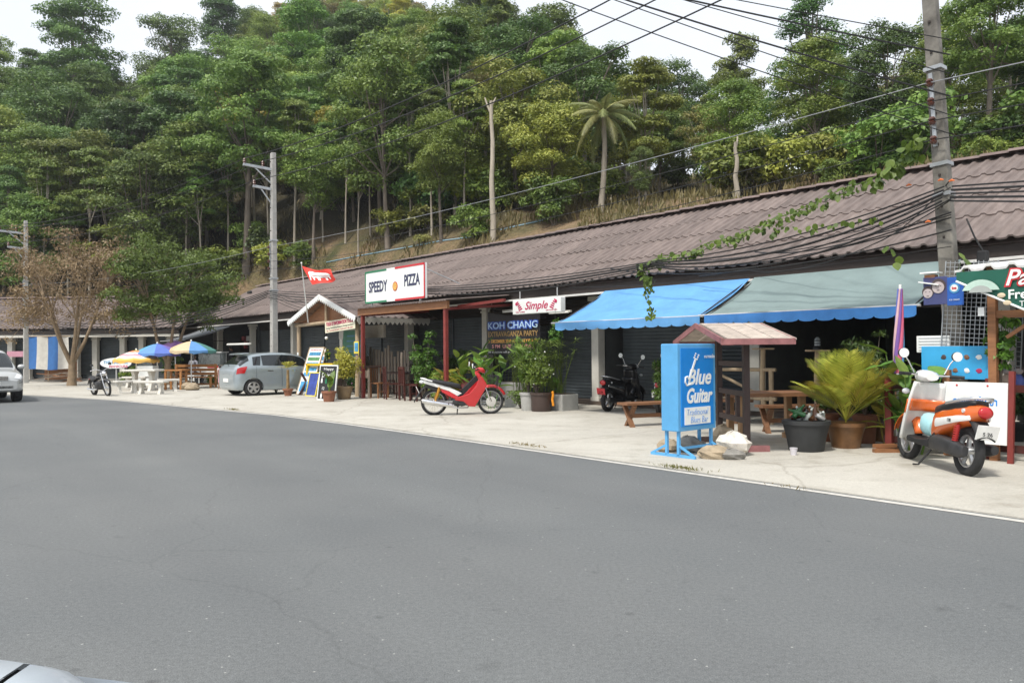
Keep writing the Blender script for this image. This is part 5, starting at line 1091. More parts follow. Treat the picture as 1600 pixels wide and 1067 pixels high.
# ------------------------------------------------------------- things standing on the pavement
M_brown = mat('brown_bench_wood', (.20, .095, .045), .6, var=.3, scale=5, stretch=(1, 7, 7), bump=.2, objvar=.12)
M_dark2 = mat('dark_stained_wood', (.035, .02, .018), .6, var=.3, scale=6, stretch=(6, 6, 1))
M_mahog = mat('mahogany', (.07, .018, .014), .45, var=.3, scale=6)
M_terra = mat('terracotta', (.24, .10, .055), .8, var=.2, scale=6, bump=.2); M_glaze = mat('brown_glazed_pot', (.17, .085, .035), .4, var=.35, scale=5)
M_rock = mat('sandstone_rock', (.36, .29, .20), .9, var=.3, scale=4, bump=.5); M_rockg = mat('grey_rock', (.22, .21, .19), .9, var=.3, scale=4, bump=.5)
M_stone = mat('white_cast_stone', (.60, .58, .53), .8, var=.15, scale=5, bump=.2)
M_blue = mat('sign_blue_frame', (.10, .36, .66), .45, var=.12, scale=3); M_blue2 = mat('sign_blue_face', (.008, .22, .66), .4, var=.05)
M_bk = mat('black_rubber_pot', (.03, .032, .033), .7, var=.2)
# blue guitar sign, square to the road
A = G(1060, 717); RP = R(40)
t = thing('guitar_bar_sign', 'blue box sign of the guitar bar on a steel stand at the road edge', 'sign', A, RP); W, D, z0, H = .80, .27, .34, 1.12
b = MB(); b.box((W / 2, D / 2, z0 + H / 2), (W, D, H)); bx_ = b.build('box', M_blue, t, bev=.012)
b = MB(); b.box((W / 2, -.004, z0 + H / 2 + .0), (W - .13, .012, H - .12)); b.build('face', M_blue2, t)
b = MB(); b.box((W / 2 - .01, -.012, z0 + .19), (W - .26, .008, .22)); b.build('white_panel', M_signwhite, t)
text('Blue', .28, M_signwhite, t, (W * .53, -.012, z0 + .68), shear=.3, width=.50, off=.006); text('Guitar', .26, M_signwhite, t, (W * .52, -.012, z0 + .44), shear=.3, width=.54, off=.008)
b = MB()                                   # the guitar that forms the B
gt = [(.27, z0 + .58), (.20, z0 + .60), (.17, z0 + .66), (.19, z0 + .72), (.24, z0 + .74), (.27, z0 + .71), (.25, z0 + .68), (.23, z0 + .66), (.24, z0 + .635), (.28, z0 + .63), (.31, z0 + .66), (.33, z0 + .72), (.37, z0 + .74)]
b.tube([(.24, -.012, z0 + .60), (.17, -.012, z0 + .585), (.135, -.012, z0 + .63), (.145, -.012, z0 + .69), (.19, -.012, z0 + .70), (.205, -.012, z0 + .665)], .013, 6)
b.bar((.22, -.013, z0 + .66), (.36, -.013, z0 + .93), .03, .01, (0, 1, 0)); b.build('guitar_emblem', M_signwhite, t, 60)
b = MB()
for k in range(3):
    for sg in (-1, 1): b.lathe([(.012, -.004), (.012, .004)], (.36 + sg * .03 + k * .016, -.012, z0 + .93 + k * .025 - sg * .01), 8, 'Y')
b.build('tuning_pegs', M_signwhite, t)
text('กลางแจ้ง', .06, M_signwhite, t, (W * .82, -.012, z0 + H - .17)); text('Traditional', .12, M_blue2, t, (W * .47, -.018, z0 + .235), shear=.2, width=.44, off=-.003); text('Blues Bar', .12, M_blue2, t, (W * .52, -.018, z0 + .135), shear=.2, width=.36, off=-.003)
for x in (.06, W - .06):
    b = MB()
    for y in (.04, D - .04): b.bar((x, y, 0.03), (x, y, z0), .035)
    b.bar((x, -.22, .03), (x, D + .22, .03), .035); b.bar((x, -.2, .04), (x, .04, .16), .025); b.bar((x, D + .2, .04), (x, D - .04, .16), .025); b.build('stand_leg', M_blue, t)
b = MB(); b.bar((.06, .04, .12), (W - .06, .04, .12), .03); b.build('stand_rail', M_blue, t)
def rock(label, p, r, m, seed, sc=(1, 1, .6), group='rocks', name='rock'):
    b = MB(); b.ball((0, 0, r * sc[2] * .8), (r * sc[0], r * sc[1], r * sc[2]), 10, 7, .16, seed); o = b.build(name, m); o.location = p; o.rotation_euler = (0, 0, seed); return tag(o, label, 'rock', group)
rock('tan rock under the left foot of the blue guitar sign', G(1044, 706), .16, M_rock, 1); rock('grey block under the blue guitar sign', G(1075, 706), .2, M_rockg, 2, (1.2, .8, .6)); rock('tan flat rock right of the guitar sign stand', G(1118, 717), .19, M_rock, 3, (1.1, .8, .5)); rock('upper tan rock leaning at the dark stand post', G(1130, 700), .2, M_rock, 4, (1, .7, .9)); rock('white limestone lump on the rocks by the dark stand', G(1146, 710), .24, mat('white_limestone', (.66, .62, .55), .9, var=.25, scale=9, bump=.8), 5, (1.2, .8, .7)); rock('grey brown rock at the foot of the white limestone lump', G(1140, 718), .15, M_rockg, 6, (1.3, .8, .5)); rock('small slab under the right foot of the guitar sign', G(1090, 703), .13, M_rockg, 7)
# roofed menu stand
t = thing('roofed_stand', 'dark timber stand with small red edged gable roof beside the guitar sign', 'stand', (3.1, 11.25, 0), R(-87))
M_redpt = mat('faded_red_board', (.27, .115, .115), .7, var=.3, scale=6)
for x in (-.58, .58): b = MB(); b.box((x, 0, .78), (.08, .08, 1.56)); b.build('post', M_dark2, t)
for x in (-.58, .58): b = MB(); b.box((x, 0, .05), (.09, .6, .08)); b.build('foot', M_redpt if x > 0 else M_dark2, t)
for z in (1.18, .78, .42, .12): b = MB(); b.box((0, 0, z), (1.08, .05, .07)); b.build('rail', M_dark2, t)
for x in (-.22, .2): b = MB(); b.box((x, .01, .6), (.06, .05, .36)); b.build('baluster', M_dark2, t)
a = math.atan2(.23, 1.18); L = 1.21
for sg in (-1, 1):
    for k in range(3):
        b = MB(); b.box((sg * .60, .05 - .35 + k * .30, 1.625), (L, .285, .022), ry=sg * a); b.build('roof_board', mat('bleached_roof_board', (.42, .36, .31), .9, var=.3, scale=8, objvar=.15), t)
    for y in (-.46, .46): b = MB(); b.box((sg * .60, y - .05, 1.60), (L + .02, .022, .075), ry=sg * a); b.build('bargeboard', M_redpt, t)
    b = MB(); b.box((sg * 1.19, -.05, 1.478), (.022, .96, .075)); b.build('eave_board', M_redpt, t)
# benches and tables of the bar
def picnic(label, p, rz, Lx=1.5, W_=.7, h=.75, m=None, group=None, name='wooden_table', cat='table', nb=4):
    t = thing(name, label, cat, p, rz, group); m = m or M_brown
    for k in range(nb): b = MB(); b.box((0, -W_ / 2 + W_ / nb * (k + .5), h - .02), (Lx, W_ / nb - .012, .04)); b.build('plank', m, t)
    for x in (-Lx * .38, Lx * .38):
        for sg in (-1, 1): b = MB(); b.bar((x + .03 * sg, sg * W_ * .42, 0), (x + .03 * sg, -sg * W_ * .36, h - .04), .05, .08, (1, 0, 0)); b.build('leg', m, t)
    b = MB(); b.bar((-Lx * .38, 0, h * .45), (Lx * .38, 0, h * .45), .05, .07); b.build('stretcher', m, t); return t
picnic('low trestle bench in the open left of the guitar sign', G(1003, 668) + Vector((.25, .3, 0)), RS + R(75), 1.3, .36, .44, name='wooden_bench', cat='bench', nb=2, group='trestle benches')
def slab_table(label, p, rz, Lx, W_, h, group=None):
    t = thing('wooden_table', label, 'table', p, rz, group)
    for k in range(3): b = MB(); b.box((0, -W_ / 2 + W_ / 3 * (k + .5), h - .03), (Lx + .06 * (k % 2), W_ / 3 - .01, .055)); b.build('plank', M_brown, t)
    for x in (-Lx * .36, Lx * .36):
        for y in (-W_ * .3, W_ * .3): b = MB(); b.box((x, y, h / 2 - .03), (.09, .09, h - .06)); b.build('leg', mat('pale_post_wood', (.42, .25, .13), .7, var=.2), t)
        b = MB(); b.box((x, 0, .05), (.09, W_ * .95, .08)); b.build('foot_rail', mat('pale_post_wood', (.42, .25, .13)), t)
slab_table('slab topped wooden table behind the dark roofed stand', G(1205, 692) + Vector((0, .25, 0)), R(8), 1.3, .7, .74, 'bar tables')
slab_table('tall wooden table deep in the dark bar', SN(8.0, 14.9, .11), RS, 1.4, .7, .95, 'bar tables')
slab_table('wooden table inside the bar on the right', SN(5.9, 13.6, 0), RS, 1.2, .7, .8, 'bar tables')
picnic('trestle bench beside the slab table behind the bottle tub', G(1238, 676), R(6), 1.15, .34, .46, name='wooden_bench', cat='bench', nb=2, group='trestle benches')
picnic('trestle bench against the bar front behind the dark stand', SN(9.3, 12.5), RS, 1.3, .34, .44, name='wooden_bench', cat='bench', nb=2, group='trestle benches')
# timber rail frame between blue and grey awning, log lamp posts
t = thing('log_railing', 'rustic grey log railing behind the dark roofed stand', 'railing', SN(10.9, 12.7), RS)
for x in (0, 1.3, 2.6): b = MB(); b.tube([(x, 0, 0), (x, 0, 1.02)], .045, 8); b.build('post', M_pale, t, 60)
for z in (.45, .98): b = MB(); b.tube([(-.1, 0, z), (2.7, 0, z + .02)], .035, 7); b.build('rail', M_pale, t, 60)
for k in range(2): b = MB(); b.tube([(.05 + k * 1.3, 0, .95), (1.2 + k * 1.3, 0, .48)], .03, 7); b.build('brace', M_pale, t, 60)
def lamp_post(label, px, pyb, pyt):
    p = G(px, pyb); h = HH(px, pyt, p) - .12; t = thing('log_lamp_post', label, 'lamp post', p, 0, 'log lamp posts')
    b = MB(); b.tube([(.05, 0, 0), (0, .01, h * .5), (.02, 0, h)], [.06, .05, .045], 8); b.build('post', M_pale, t, 60)
    b = MB(); b.box((.02, 0, h + .015), (.32, .28, .03)); b.build('shelf', M_pale, t)
    b = MB(); b.lathe([(.07, 0), (.075, .03), (.05, .06)], (.02, 0, h + .03), 12); la = b.build('lantern', M_black, t, 60)
    b = MB(); b.lathe([(.05, .05), (.052, .12), (.045, .18), (.02, .21)], (.02, 0, h + .03), 12); b.build('glass', mat('clear_grey_glass', (.35, .38, .40), .08), la, 60)
    for k in range(3): b = MB(); torus(b, (0, 0, 0), .058, .007, 14, 5); o = b.build('cage_ring', M_black, la); o.rotation_euler = (PI / 2, 0, 0); o.location = (.02, 0, h + .09 + .045 * k)
lamp_post('log lamp post with caged lantern seen through the roofed stand', 1192, 663, 536); lamp_post('log lamp post with caged lantern behind the potted palm', 1277, 672, 538)
# tubs and pots
def pot(name, label, p, prof, m, group=None, soil=True, cat='pot', seg=20):
    t = thing(name, label, cat, p, 0, group); b = MB(); b.lathe(prof, (0, 0, 0), seg); b.build('vessel', m, t, 50)
    if soil: r, z = prof[-1]; b = MB(); b.lathe([(r * .93, z - .035), (r * .9, z - .02)], (0, 0, 0), seg); b.build('soil', mat('potting_soil', (.04, .028, .018), 1.), t)
    return t
def taper(r0, r1, h, lip=.02): return [(r0, 0), (r0 * 1.02, .01), ((r0 + r1) / 2, h * .5), (r1, h - .05), (r1 + lip, h - .05), (r1 + lip, h)]
pb = G(1260, 705)
pot('bottle_tub', 'black rubber tub full of empty bottles beside the potted palm', pb, taper(.22, .30, .42, .015), M_bk, soil=True, cat='tub')
rb = random.Random(8); BC = [mat('green_bottle', (.02, .10, .03), .1), mat('clear_bottle', (.45, .50, .48), .1), mat('brown_bottle', (.05, .02, .008), .1), mat('silver_can', (.55, .55, .55), .25, metal=.7), mat('orange_can', (.6, .18, .08), .35)]
BN = ['green', 'clear', 'brown', 'silver', 'orange']
for i in range(22):
    a = rb.uniform(0, 6.28); r_ = .24 * math.sqrt(rb.random()); k = rb.choice((0, 1, 1, 3, 3, 0, 2, 4)); b = MB()
    b.lathe([(.0, 0), (.034, .005), (.036, .13), (.03, .16), (.014, .19), (.014, .235), (.0, .236)] if k < 3 else [(.03, 0), (.034, .01), (.034, .11), (.028, .122)], (0, 0, -.1), 10)
    o = b.build('empty_bottle' if k < 3 else 'empty_can', BC[k], None, 60); o.location = pb + Vector((r_ * math.cos(a), r_ * math.sin(a), .47 + rb.uniform(0, .08))); o.rotation_euler = (rb.uniform(-1.2, 1.2), rb.uniform(-1.2, 1.2), a)
    tag(o, f'{BN[k]} empty {"bottle" if k < 3 else "can"} lying in the black tub', 'bottle' if k < 3 else 'can', 'empties in the tub')
POTS = {}
def potp(key, name, label, px, py, r0, r1, h, m, group=None): POTS[key] = (G(px, py), h); return pot(name, label, POTS[key][0], taper(r0, r1, h), m, group)
potp('palm', 'glazed_pot', 'brown glazed pot holding the big yellow green palm', 1322, 700, .18, .255, .36, M_glaze)
potp('urn', 'terracotta_urn', 'tall terracotta urn right of the big palm pot', 1352, 693, .13, .17, .42, M_terra)
potp('sm1', 'clay_pot', 'small clay pot behind the orange scooter front wheel', 1376, 690, .12, .16, .26, M_glaze)
potp('urn2', 'terracotta_urn', 'terracotta urn half hidden behind the big palm', 1293, 690, .12, .16, .42, M_terra)
potp('k1', 'clay_pot', 'small clay pot with a little palm beside the hatchback', 450, 619, .10, .15, .24, M_terra, 'kiosk pots')
potp('k2', 'clay_pot', 'round clay pot in front of the blackboard menu', 514, 628, .14, .19, .30, M_terra, 'kiosk pots')
potp('k3', 'glazed_pot', 'large tan glazed pot right of the blackboard menu', 538, 624, .17, .25, .38, mat('tan_glaze', (.26, .18, .10), .5, var=.2), 'kiosk pots')
potp('w1', 'grey_planter', 'pale grey square planter at the pavement before the shutters', 826, 642, .16, .19, .42, mat('grey_cement_pot', (.38, .38, .36), .8))
potp('w2', 'brown_planter', 'dark brown planter with marigold garland', 846, 643, .22, .235, .43, mat('brown_planter_wood', (.055, .035, .028), .6))
potp('w3', 'black_pot', 'small black pot right of the dark brown planter', 869, 640, .10, .13, .24, M_bk)
potp('r1', 'black_pot', 'black pot with plant behind the whiteboard sign', 1583, 690, .13, .17, .28, M_bk)
p = POTS['w2'][0]; t = thing('marigold_garland', 'orange marigold garland hung on the dark brown planter', 'garland', p + Vector((.25, -.14, 0)))
M_mari = mat('marigold', (.75, .28, .01), .7, var=.2, scale=40)
for k in range(9): b = MB(); b.ball((.008 * math.sin(k), -.02 * (k > 5), .44 - k * .035), .03, 8, 6, .12, k); b.build('blossom', M_mari, t)
def trough(label, p, rz, L, W_, h, m):
    t = thing('planter_trough', label, 'planter', p, rz, 'cement planter troughs'); b = MB(); b.box((0, 0, h / 2), (L, W_, h)); b.build('trough', m, t, bev=.012); b = MB(); b.box((0, 0, h + .005), (L - .08, W_ - .08, .02)); b.build('soil', MATS['potting_soil'], t); return t
M_cem = mat('cement_trough', (.33, .33, .31), .85, var=.2, scale=4)
TR1 = SN(14.3, 12.35); trough('long cement trough with papyrus under the blue awning', TR1, RS, 2.1, .5, .38, M_cem); TR2 = SN(17.4, 13.55, .11); trough('cement trough on the step below the party banner', TR2, RS, 2.2, .45, .42, M_cem)
p = G(1240, 712); b = MB(); b.lathe([(.035, 0), (.05, .1), (.052, .1), (.052, .105)], (0, 0, 0), 12); o = b.build('plastic_cup', mat('frosted_cup', (.62, .60, .64), .3), None, 60); o.location = p; tag(o, 'discarded frosted plastic cup on the pavement before the tub', 'cup')
b = MB(); b.box((0, 0, .03), (.35, .09, .055)); b.box((.02, .1, .085), (.3, .09, .05), rz=.15); o = b.build('timber_offcut', M_timber); o.location = G(1386, 708); tag(o, 'short timber offcuts by the orange scooter front wheel', 'timber')
# closed parasol by the scooter
p = G(1401, 703); t = thing('closed_parasol', 'furled multicoloured parasol standing behind the orange scooter', 'parasol', p); t.rotation_euler = (R(1), R(1.5), 0); h = HH(1393, 445, p)
b = MB(); b.tube([(0, 0, 0), (0, 0, h)], .018, 8); b.build('pole', M_signwhite, t); b = MB(); b.lathe([(.25, 0), (.25, .03), (.05, .06)], (0, 0, 0), 16); b.build('foot', M_black, t)
z0 = h * .62
for k, c in enumerate([(.5, .06, .12), (.12, .16, .5), (.65, .42, .45), (.2, .1, .35), (.6, .12, .2), (.1, .3, .55)]):
    a = k * PI / 3; b = MB(); n = 8; pts = [(.05 + .045 * math.sin(i / n * PI) * (1.2 - i / n), i / n) for i in range(n + 1)]
    b.tube([(math.cos(a + i * .25) * q * .5, math.sin(a + i * .25) * q * .5, z0 - .35 + (h - .06 - z0 + .35) * f) for i, (q, f) in enumerate(pts)], [.03 * (1.15 - f) + .006 for q, f in pts], 7); b.build('gore', mat(f'parasol_cloth_{k}', c, .8), t, 60)
# whiteboard and timber fence at right
t = thing('timber_fence', 'low timber rail fence behind the orange scooter', 'fence', SN(5.0, 10.72), RS)
for k, x in enumerate((-.2, .55, 1.05, 1.7, 2.6, 3.6)): b = MB(); b.box((x, 0, .5 + .05 * (k % 2)), (.085, .07, 1.0 + .1 * (k % 2))); b.build('post', M_timber if k % 2 else M_rustred, t)
for z in (.88, .15): b = MB(); b.box((1.7, .05, z), (4.0, .035, .09)); b.build('rail', M_mahog, t)
A = PN(1473, 700, 10.45); t = thing('whiteboard_sign', 'leaning whiteboard with blue handwriting beside the orange scooter', 'sign', (A.x, A.y, 0), RS); t.rotation_euler = (R(-5), 0, RS)
b = MB(); b.box((.36, 0, .59), (.72, .02, .74)); b.build('board', M_signwhite, t)
text('กาแฟ เย็น ชา', .12, M_blue2, t, (.36, -.014, .72), width=.5, off=.003); text('50 Ber', .14, mat('pale_pink_ink', (.72, .5, .55), .6), t, (.36, -.014, .56), width=.4)
b = MB(); b.box((.76, 0, .55), (.06, .05, 1.1)); b.build('side_post', M_rustred, t); b = MB(); b.bar((.3, .02, .8), (.3, .25, .0), .03); b.build('prop', M_timber, t)
for x in (.15, .5): b = MB(); b.lathe([(.012, -.005), (.012, .005)], (x, -.012, .92), 8, 'Y'); b.build('pin', M_red, t)
# wire lattice, posters, stall on the right
def lattice(label, p, rz, W_, H, n, m, tilt=0):
    t = thing('wire_lattice', label, 'lattice', p, rz, 'wire display lattices'); t.rotation_euler = (0, tilt, rz)
    for i in range(n + 1): b = MB(); b.tube([(W_ * i / n, 0, 0), (W_ * i / n, 0, H)], .005 if 0 < i < n else .009, 4); b.build('wire', M_galv, t)
    for j in range(int(H / W_ * n) + 1): b = MB(); b.tube([(0, .006, j * W_ / n), (W_, .006, j * W_ / n)], .005, 4); b.build('wire', M_galv, t)
    return t
A = PN(1470, 540, 10.9); lattice('tall white wire lattice hung in front of the big pole', Vector((A.x, A.y, 1.36)), RS, .62, 1.15, 11, M_galv, R(4))
A = PN(1553, 575, 11.1); lattice('short wire lattice with creeper inside the right stall', Vector((A.x, A.y, 1.1)), RS, .3, .7, 5, M_galv, R(3))
A = PN(1443, 475, 10.75); t = flat('portrait_poster', 'torn poster with two pale portraits hung left of the blue pennant', 'poster', Vector((A.x, A.y, 1.94)), .30, .36, .008, mat('poster_navy', (.05, .06, .17), .5))
M_skin = mat('poster_skin', (.46, .40, .40), .6); M_hair = mat('poster_dark_hair', (.07, .05, .05), .6)
for x, z, r_ in ((.19, .22, .075), (.06, .15, .06)):
    b = MB(); b.lathe([(r_ * 1.25, -.002), (r_ * 1.25, .002)], (x, -.004, z + .02), 16, 'Y'); o = b.build('portrait_hair', M_hair, t); b = MB(); b.lathe([(r_, -.002), (r_, .002)], (x, -.008, z), 16, 'Y'); b.build('portrait_face', M_skin, t)
    b = MB(); [b.box((x + q * r_ * .4, -.011, z + .02), (.018, .004, .007)) for q in (-1, 1)]; b.box((x, -.011, z - .035), (.03, .004, .008)); b.build('portrait_features', M_hair, t)
A = PN(1480, 473, 10.75); t = flat('blue_pennant', 'blue ice cream pennant clipped to the wire lattice', 'pennant', Vector((A.x, A.y, 1.92)), .20, .36, .006, mat('pennant_blue', (.015, .10, .42), .5, var=.3, scale=5))
b = MB(); b.lathe([(.065, -.002), (.065, .002)], (.09, -.004, .22), 18, 'Y'); b.build('swirl', M_skyblue, t); b = MB(); b.lathe([(.045, -.002), (.045, .002)], (.09, -.008, .22), 16, 'Y'); o = b.build('roundel', M_signwhite, t); text('ice', .05, M_red, t, (.09, -.012, .22), off=.002); text('ICE CREAM', .025, M_signwhite, t, (.09, -.008, .07))
A = PN(1440, 585, 10.8); t = flat('ice_cream_board', 'light blue ice cream menu board behind the broad leaved plant', 'board', Vector((A.x, A.y, .98)), .95, .42, .015, mat('menu_blue', (.04, .36, .68), .4, var=.15, scale=2))
for i in range(5):
    for j in range(2): b = MB(); b.ball((.28 + i * .14, -.002, .11 + j * .17), (.034, .006, .028), 10, 6, .2, i); b.build('picture', [M_pizza, M_signwhite, M_hair, MATS['brown_bench_wood'], M_mag][(i * 3 + j * 2) % 5], t)
A = PN(1432, 530, 10.95); t = flat('price_list', 'small white lined price list behind the broad leaves', 'notice', Vector((A.x, A.y, 1.32)), .42, .22, .01, M_signwhite)
for k in range(5): b = MB(); b.box((.21, -.003, .03 + k * .04), (.36, .006, .008)); b.build('text_line', M_steel, t)
b = thing('bird_house', 'little white roofed wooden box hanging left of the big pole', 'box', PN(1455, 435, 10.8), RS); q = MB(); q.box((0, 0, 0), (.13, .1, .09)); q.build('box', M_timber, b); q = MB(); q.box((0, 0, .07), (.22, .16, .02)); q.box((0, 0, -.07), (.26, .18, .015), ry=.2); q.build('board', M_signwhite, b)
# green stall at the right edge
t = thing('market_stall', 'stall with white corrugated roof and green banner at the right edge', 'stall', SN(4.72, 10.62), RS); 
st = sheet_mesh(1.0, 2.2, .25, .05); st.materials[0] = mat('white_corrugated', (.70, .70, .68), .5, var=.1)
for k in range(4): link('roof_sheet', st, t, (.52 + k * .99, -.25, 2.33), (R(6), 0, 0))
for x in (.85, 3.9): b = MB(); b.box((x, 0, 1.2), (.09, .09, 2.4)); b.build('post', M_timber, t); b = MB(); b.box((x, 1.9, 1.25), (.09, .09, 2.5)); b.build('post', M_timber, t)
b = MB(); b.bar((.8, 0, 1.78), (4, 0, 1.78), .05, .09); b.bar((1.0, 0, 1.5), (1.4, 0, 1.78), .04); b.build('beam', M_timber, t)
b = MB(); b.box((2.4, 1.2, .85), (2.6, .5, .05)); b.build('counter', M_timber, t); b = MB(); b.box((2.4, 1.0, .42), (2.6, .04, .8)); b.build('counter_front', M_mahog, t)
b = MB(); b.box((2.4, 2.0, 1.2), (3.2, .04, 2.3)); b.build('back_board', MATS['dim_interior_wall'], t)
g = thing('green_banner', 'dark green banner with white and red lettering under the white stall roof', 'banner', SN(4.72, 10.32), RS)
M_gb = mat('banner_dark_green', (.008, .10, .065), .5, var=.15, scale=3)
b = MB(); b.grid(lambda u, v: (.56 + 3.2 * u, .015 * math.sin(u * 20), 2.30 - .02 * u - (.10 + .62 * min(1, u * 2.6)) * (1 - v)), 30, 8); b.build('sheet', M_gb, g, 60)
b = MB(); b.tube([(.56, -.01, 2.19), (1.2, -.01, 1.86), (1.79, -.01, 1.56)], .014, 6); b.build('hem', M_signwhite, g)
b = MB(); b.prism([(.22 * math.cos(q) , .2 * math.sin(q)) for q in np.linspace(.35, 2.75, 12)], -.004, .004, Matrix.Translation((.84, -.03, 1.99))); b.build('arch_emblem', mat('banner_mint', (.45, .6, .52), .5), g)
b = MB(); b.prism([(.14 * math.cos(q) , .13 * math.sin(q)) for q in np.linspace(.35, 2.75, 12)], -.004, .004, Matrix.Translation((.84, -.037, 1.99))); b.build('arch_emblem', mat('banner_grey', (.35, .38, .36), .6), g)
text('Pancake', .26, M_red, g, (1.10, -.028, 2.18), shear=.3, off=.02, align='LEFT'); text('Pancake', .26, M_signwhite, g, (1.10, -.034, 2.18), shear=.3, off=.003, align='LEFT'); text('Fresh Fruit', .15, M_signwhite, g, (1.13, -.03, 1.99), off=.003, align='LEFT'); text('Thai Food', .09, M_signwhite, g, (1.25, -.03, 1.88), align='LEFT')
for x, z in ((1.06, 1.99), (1.12, 1.9)): b = MB(); b.ball((x, -.02, z), (.045, .01, .03), 10, 6); b.build('bullet', mat('banner_beige', (.6, .5, .35), .6), g)
b = MB(); b.box((0, 0, 0), (.07, .01, .1)); o = b.build('price_card', M_signwhite); A = PN(1533, 487, 10.45); o.location = (A.x, A.y, A.z); o.rotation_euler = (0, 0, RS); tag(o, 'small white price card on the stall post', 'card')
for i, (px, c) in enumerate(((1573, (.5, .38, .30)), (1592, (.10, .14, .45)))):
    p = PN(px, 598, 11.8); t = thing('clay_figurine', ('cream figurine on the stall counter', 'blue dressed figurine on the stall counter')[i], 'figurine', (p.x, p.y, .88), RS); b = MB(); b.lathe([(.07, 0), (.08, .03), (.055, .1), (.03, .14)], (0, 0, 0), 12); b.build('body', mat(f'figurine_{i}', c, .5), t, 60); b = MB(); b.ball((0, 0, .19), .055, 12, 8); b.build('head', M_skin, t, 60); b = MB(); b.ball((0, .01, .21), (.058, .058, .045), 12, 8); b.build('hair', M_hair, t, 60)
# pizza porch furniture
def chair(label, p, rz, m, group):
    t = thing('wooden_chair', label, 'chair', p, rz, group)
    b = MB(); b.box((0, 0, .45), (.42, .42, .035)); b.build('seat', m, t)
    for x in (-.18, .18):
        b = MB(); b.box((x, -.18, .22), (.04, .04, .44)); b.build('leg', m, t); b = MB(); b.bar((x, .18, 0), (x, .21, .95), .04); b.build('leg', m, t)
    for k in range(5): b = MB(); b.box((-.13 + k * .065, .2, .70), (.022, .015, .42)); b.build('back_slat', m, t)
    b = MB(); b.box((0, .205, .92), (.4, .025, .07)); b.build('top_rail', m, t); b = MB(); b.box((0, -.18, .2), (.34, .02, .03)); b.build('stretcher', m, t)
for i, (px, py, rz, lab) in enumerate(((593, 622, 1.7, 'brown wooden chair at the left end of the dark dining table'), (612, 624, 2.8, 'dark wooden chair on the street side of the dark dining table'), (638, 626, 3.0, 'dark wooden chair nearest the shrub at the dining table'), (655, 627, -1.6, 'mahogany chair right of the dark dining table'), (620, 616, 0, 'dark wooden chair behind the dining table on the left'), (645, 617, .1, 'dark wooden chair behind the dining table on the right'))):
    chair(lab, G(px, py), RS + rz, M_timber if i == 0 else M_mahog, 'chairs around the dining table')
t = thing('dining_table', 'dark dining table among chairs under the pizza porch', 'table', G(627, 620), RS)
b = MB(); b.box((0, 0, .73), (1.5, .8, .04)); b.build('top', M_dark2, t)
for x in (-.65, .65):
    for y in (-.32, .32): b = MB(); b.box((x, y, .355), (.06, .06, .71)); b.build('leg', M_dark2, t)
# kiosk street boards
def aframe(name, label, px, py, W_, H, rz, frame, face, lean=R(12)):
    t = thing(name, label, 'board', G(px, py), rz); t.rotation_euler = (-lean, 0, rz)
    b = MB(); b.box((W_ / 2, 0, H / 2), (W_, .02, H)); b.build('panel', face, t)
    for x in (0, W_): b = MB(); b.box((x, -.005, H / 2), (.03, .035, H)); b.build('stile', frame, t)
    for z in (.02, H): b = MB(); b.box((W_ / 2, -.005, z), (W_ + .03, .035, .03)); b.build('rail', frame, t)
    b = MB(); b.bar((W_ / 2, .02, H * .9), (W_ / 2, H * .45, -H * .08 + .13), .03); b.build('prop', frame, t)
    return t
def pics(t, W_, H, rows, cols, mats, z0=.06, z1=.92, seed=1):
    r_ = random.Random(seed)
    for i in range(rows):
        for j in range(cols): b = MB(); b.box((W_ * (j + .5) / cols, -.014, H * (z0 + (z1 - z0) * (i + .5) / rows)), (W_ / cols * .8, .006, H * (z1 - z0) / rows * .68)); b.build('picture', r_.choice(mats), t)
PM = [M_skyblue, mat('print_sea', (.05, .22, .38), .5, var=.6, scale=12), mat('print_green', (.08, .22, .08), .5, var=.5, scale=12), mat('print_sand', (.5, .42, .3), .5, var=.4, scale=12)]
t = aframe('tour_board', 'tall white leaning board full of blue tour photographs', 463, 617, .75, 1.62, RS + R(12), M_pale, M_signwhite, R(20)); pics(t, .75, 1.62, 5, 1, PM, .38, .92, 2); pics(t, .75, 1.62, 1, 1, PM[:1], .03, .33); text('SNORKELING', .08, M_red, t, (.37, -.016, 1.53), width=.6)
t = aframe('tour_board', 'second white photo board directly behind the leaning tour board', 484, 608, .55, 1.55, RS + R(8), M_pale, M_signwhite, R(14)); pics(t, .55, 1.55, 5, 2, PM, .3, .95, 5)
t = aframe('small_tour_board', 'small yellow edged blue poster board low beside the yellow table', 478, 619, .5, .75, RS + R(10), M_yel, mat('deep_print_blue', (.04, .07, .3), .5, var=.4, scale=6), R(14))
t = aframe('menu_blackboard', 'blackboard menu with white frame and painted bottles', 496, 625, .72, 1.0, RS + R(16), M_signwhite, M_black, R(8)); text('Drinks', .17, M_signwhite, t, (.36, -.016, .72), width=.5); text('Happy', .1, M_signwhite, t, (.36, -.016, .9), width=.4)
for x, z, m in ((.12, .52, M_signwhite), (.3, .5, M_green), (.5, .5, M_signwhite), (.6, .52, M_green), (.15, .08, M_signwhite), (.42, .08, M_or), (.58, .1, M_signwhite)): b = MB(); b.prism([(-.03, 0), (.03, 0), (.03, .1), (.01, .13), (.01, .17), (-.01, .17), (-.01, .13), (-.03, .1)], -.004, .004, Matrix.Translation((x, -.016, z - .02))); b.build('painted_bottle', m, t)
text('12', .12, M_signwhite, t, (.2, -.016, .34)); text('x', .12, M_red, t, (.5, -.016, .33))
t = thing('yellow_table', 'bright yellow counter with dark crossed legs behind the blackboard', 'table', G(505, 618) + Vector((0, .3, 0)), RS + R(12)); M_ypt = mat('yellow_paint', (.75, .50, .015), .5)
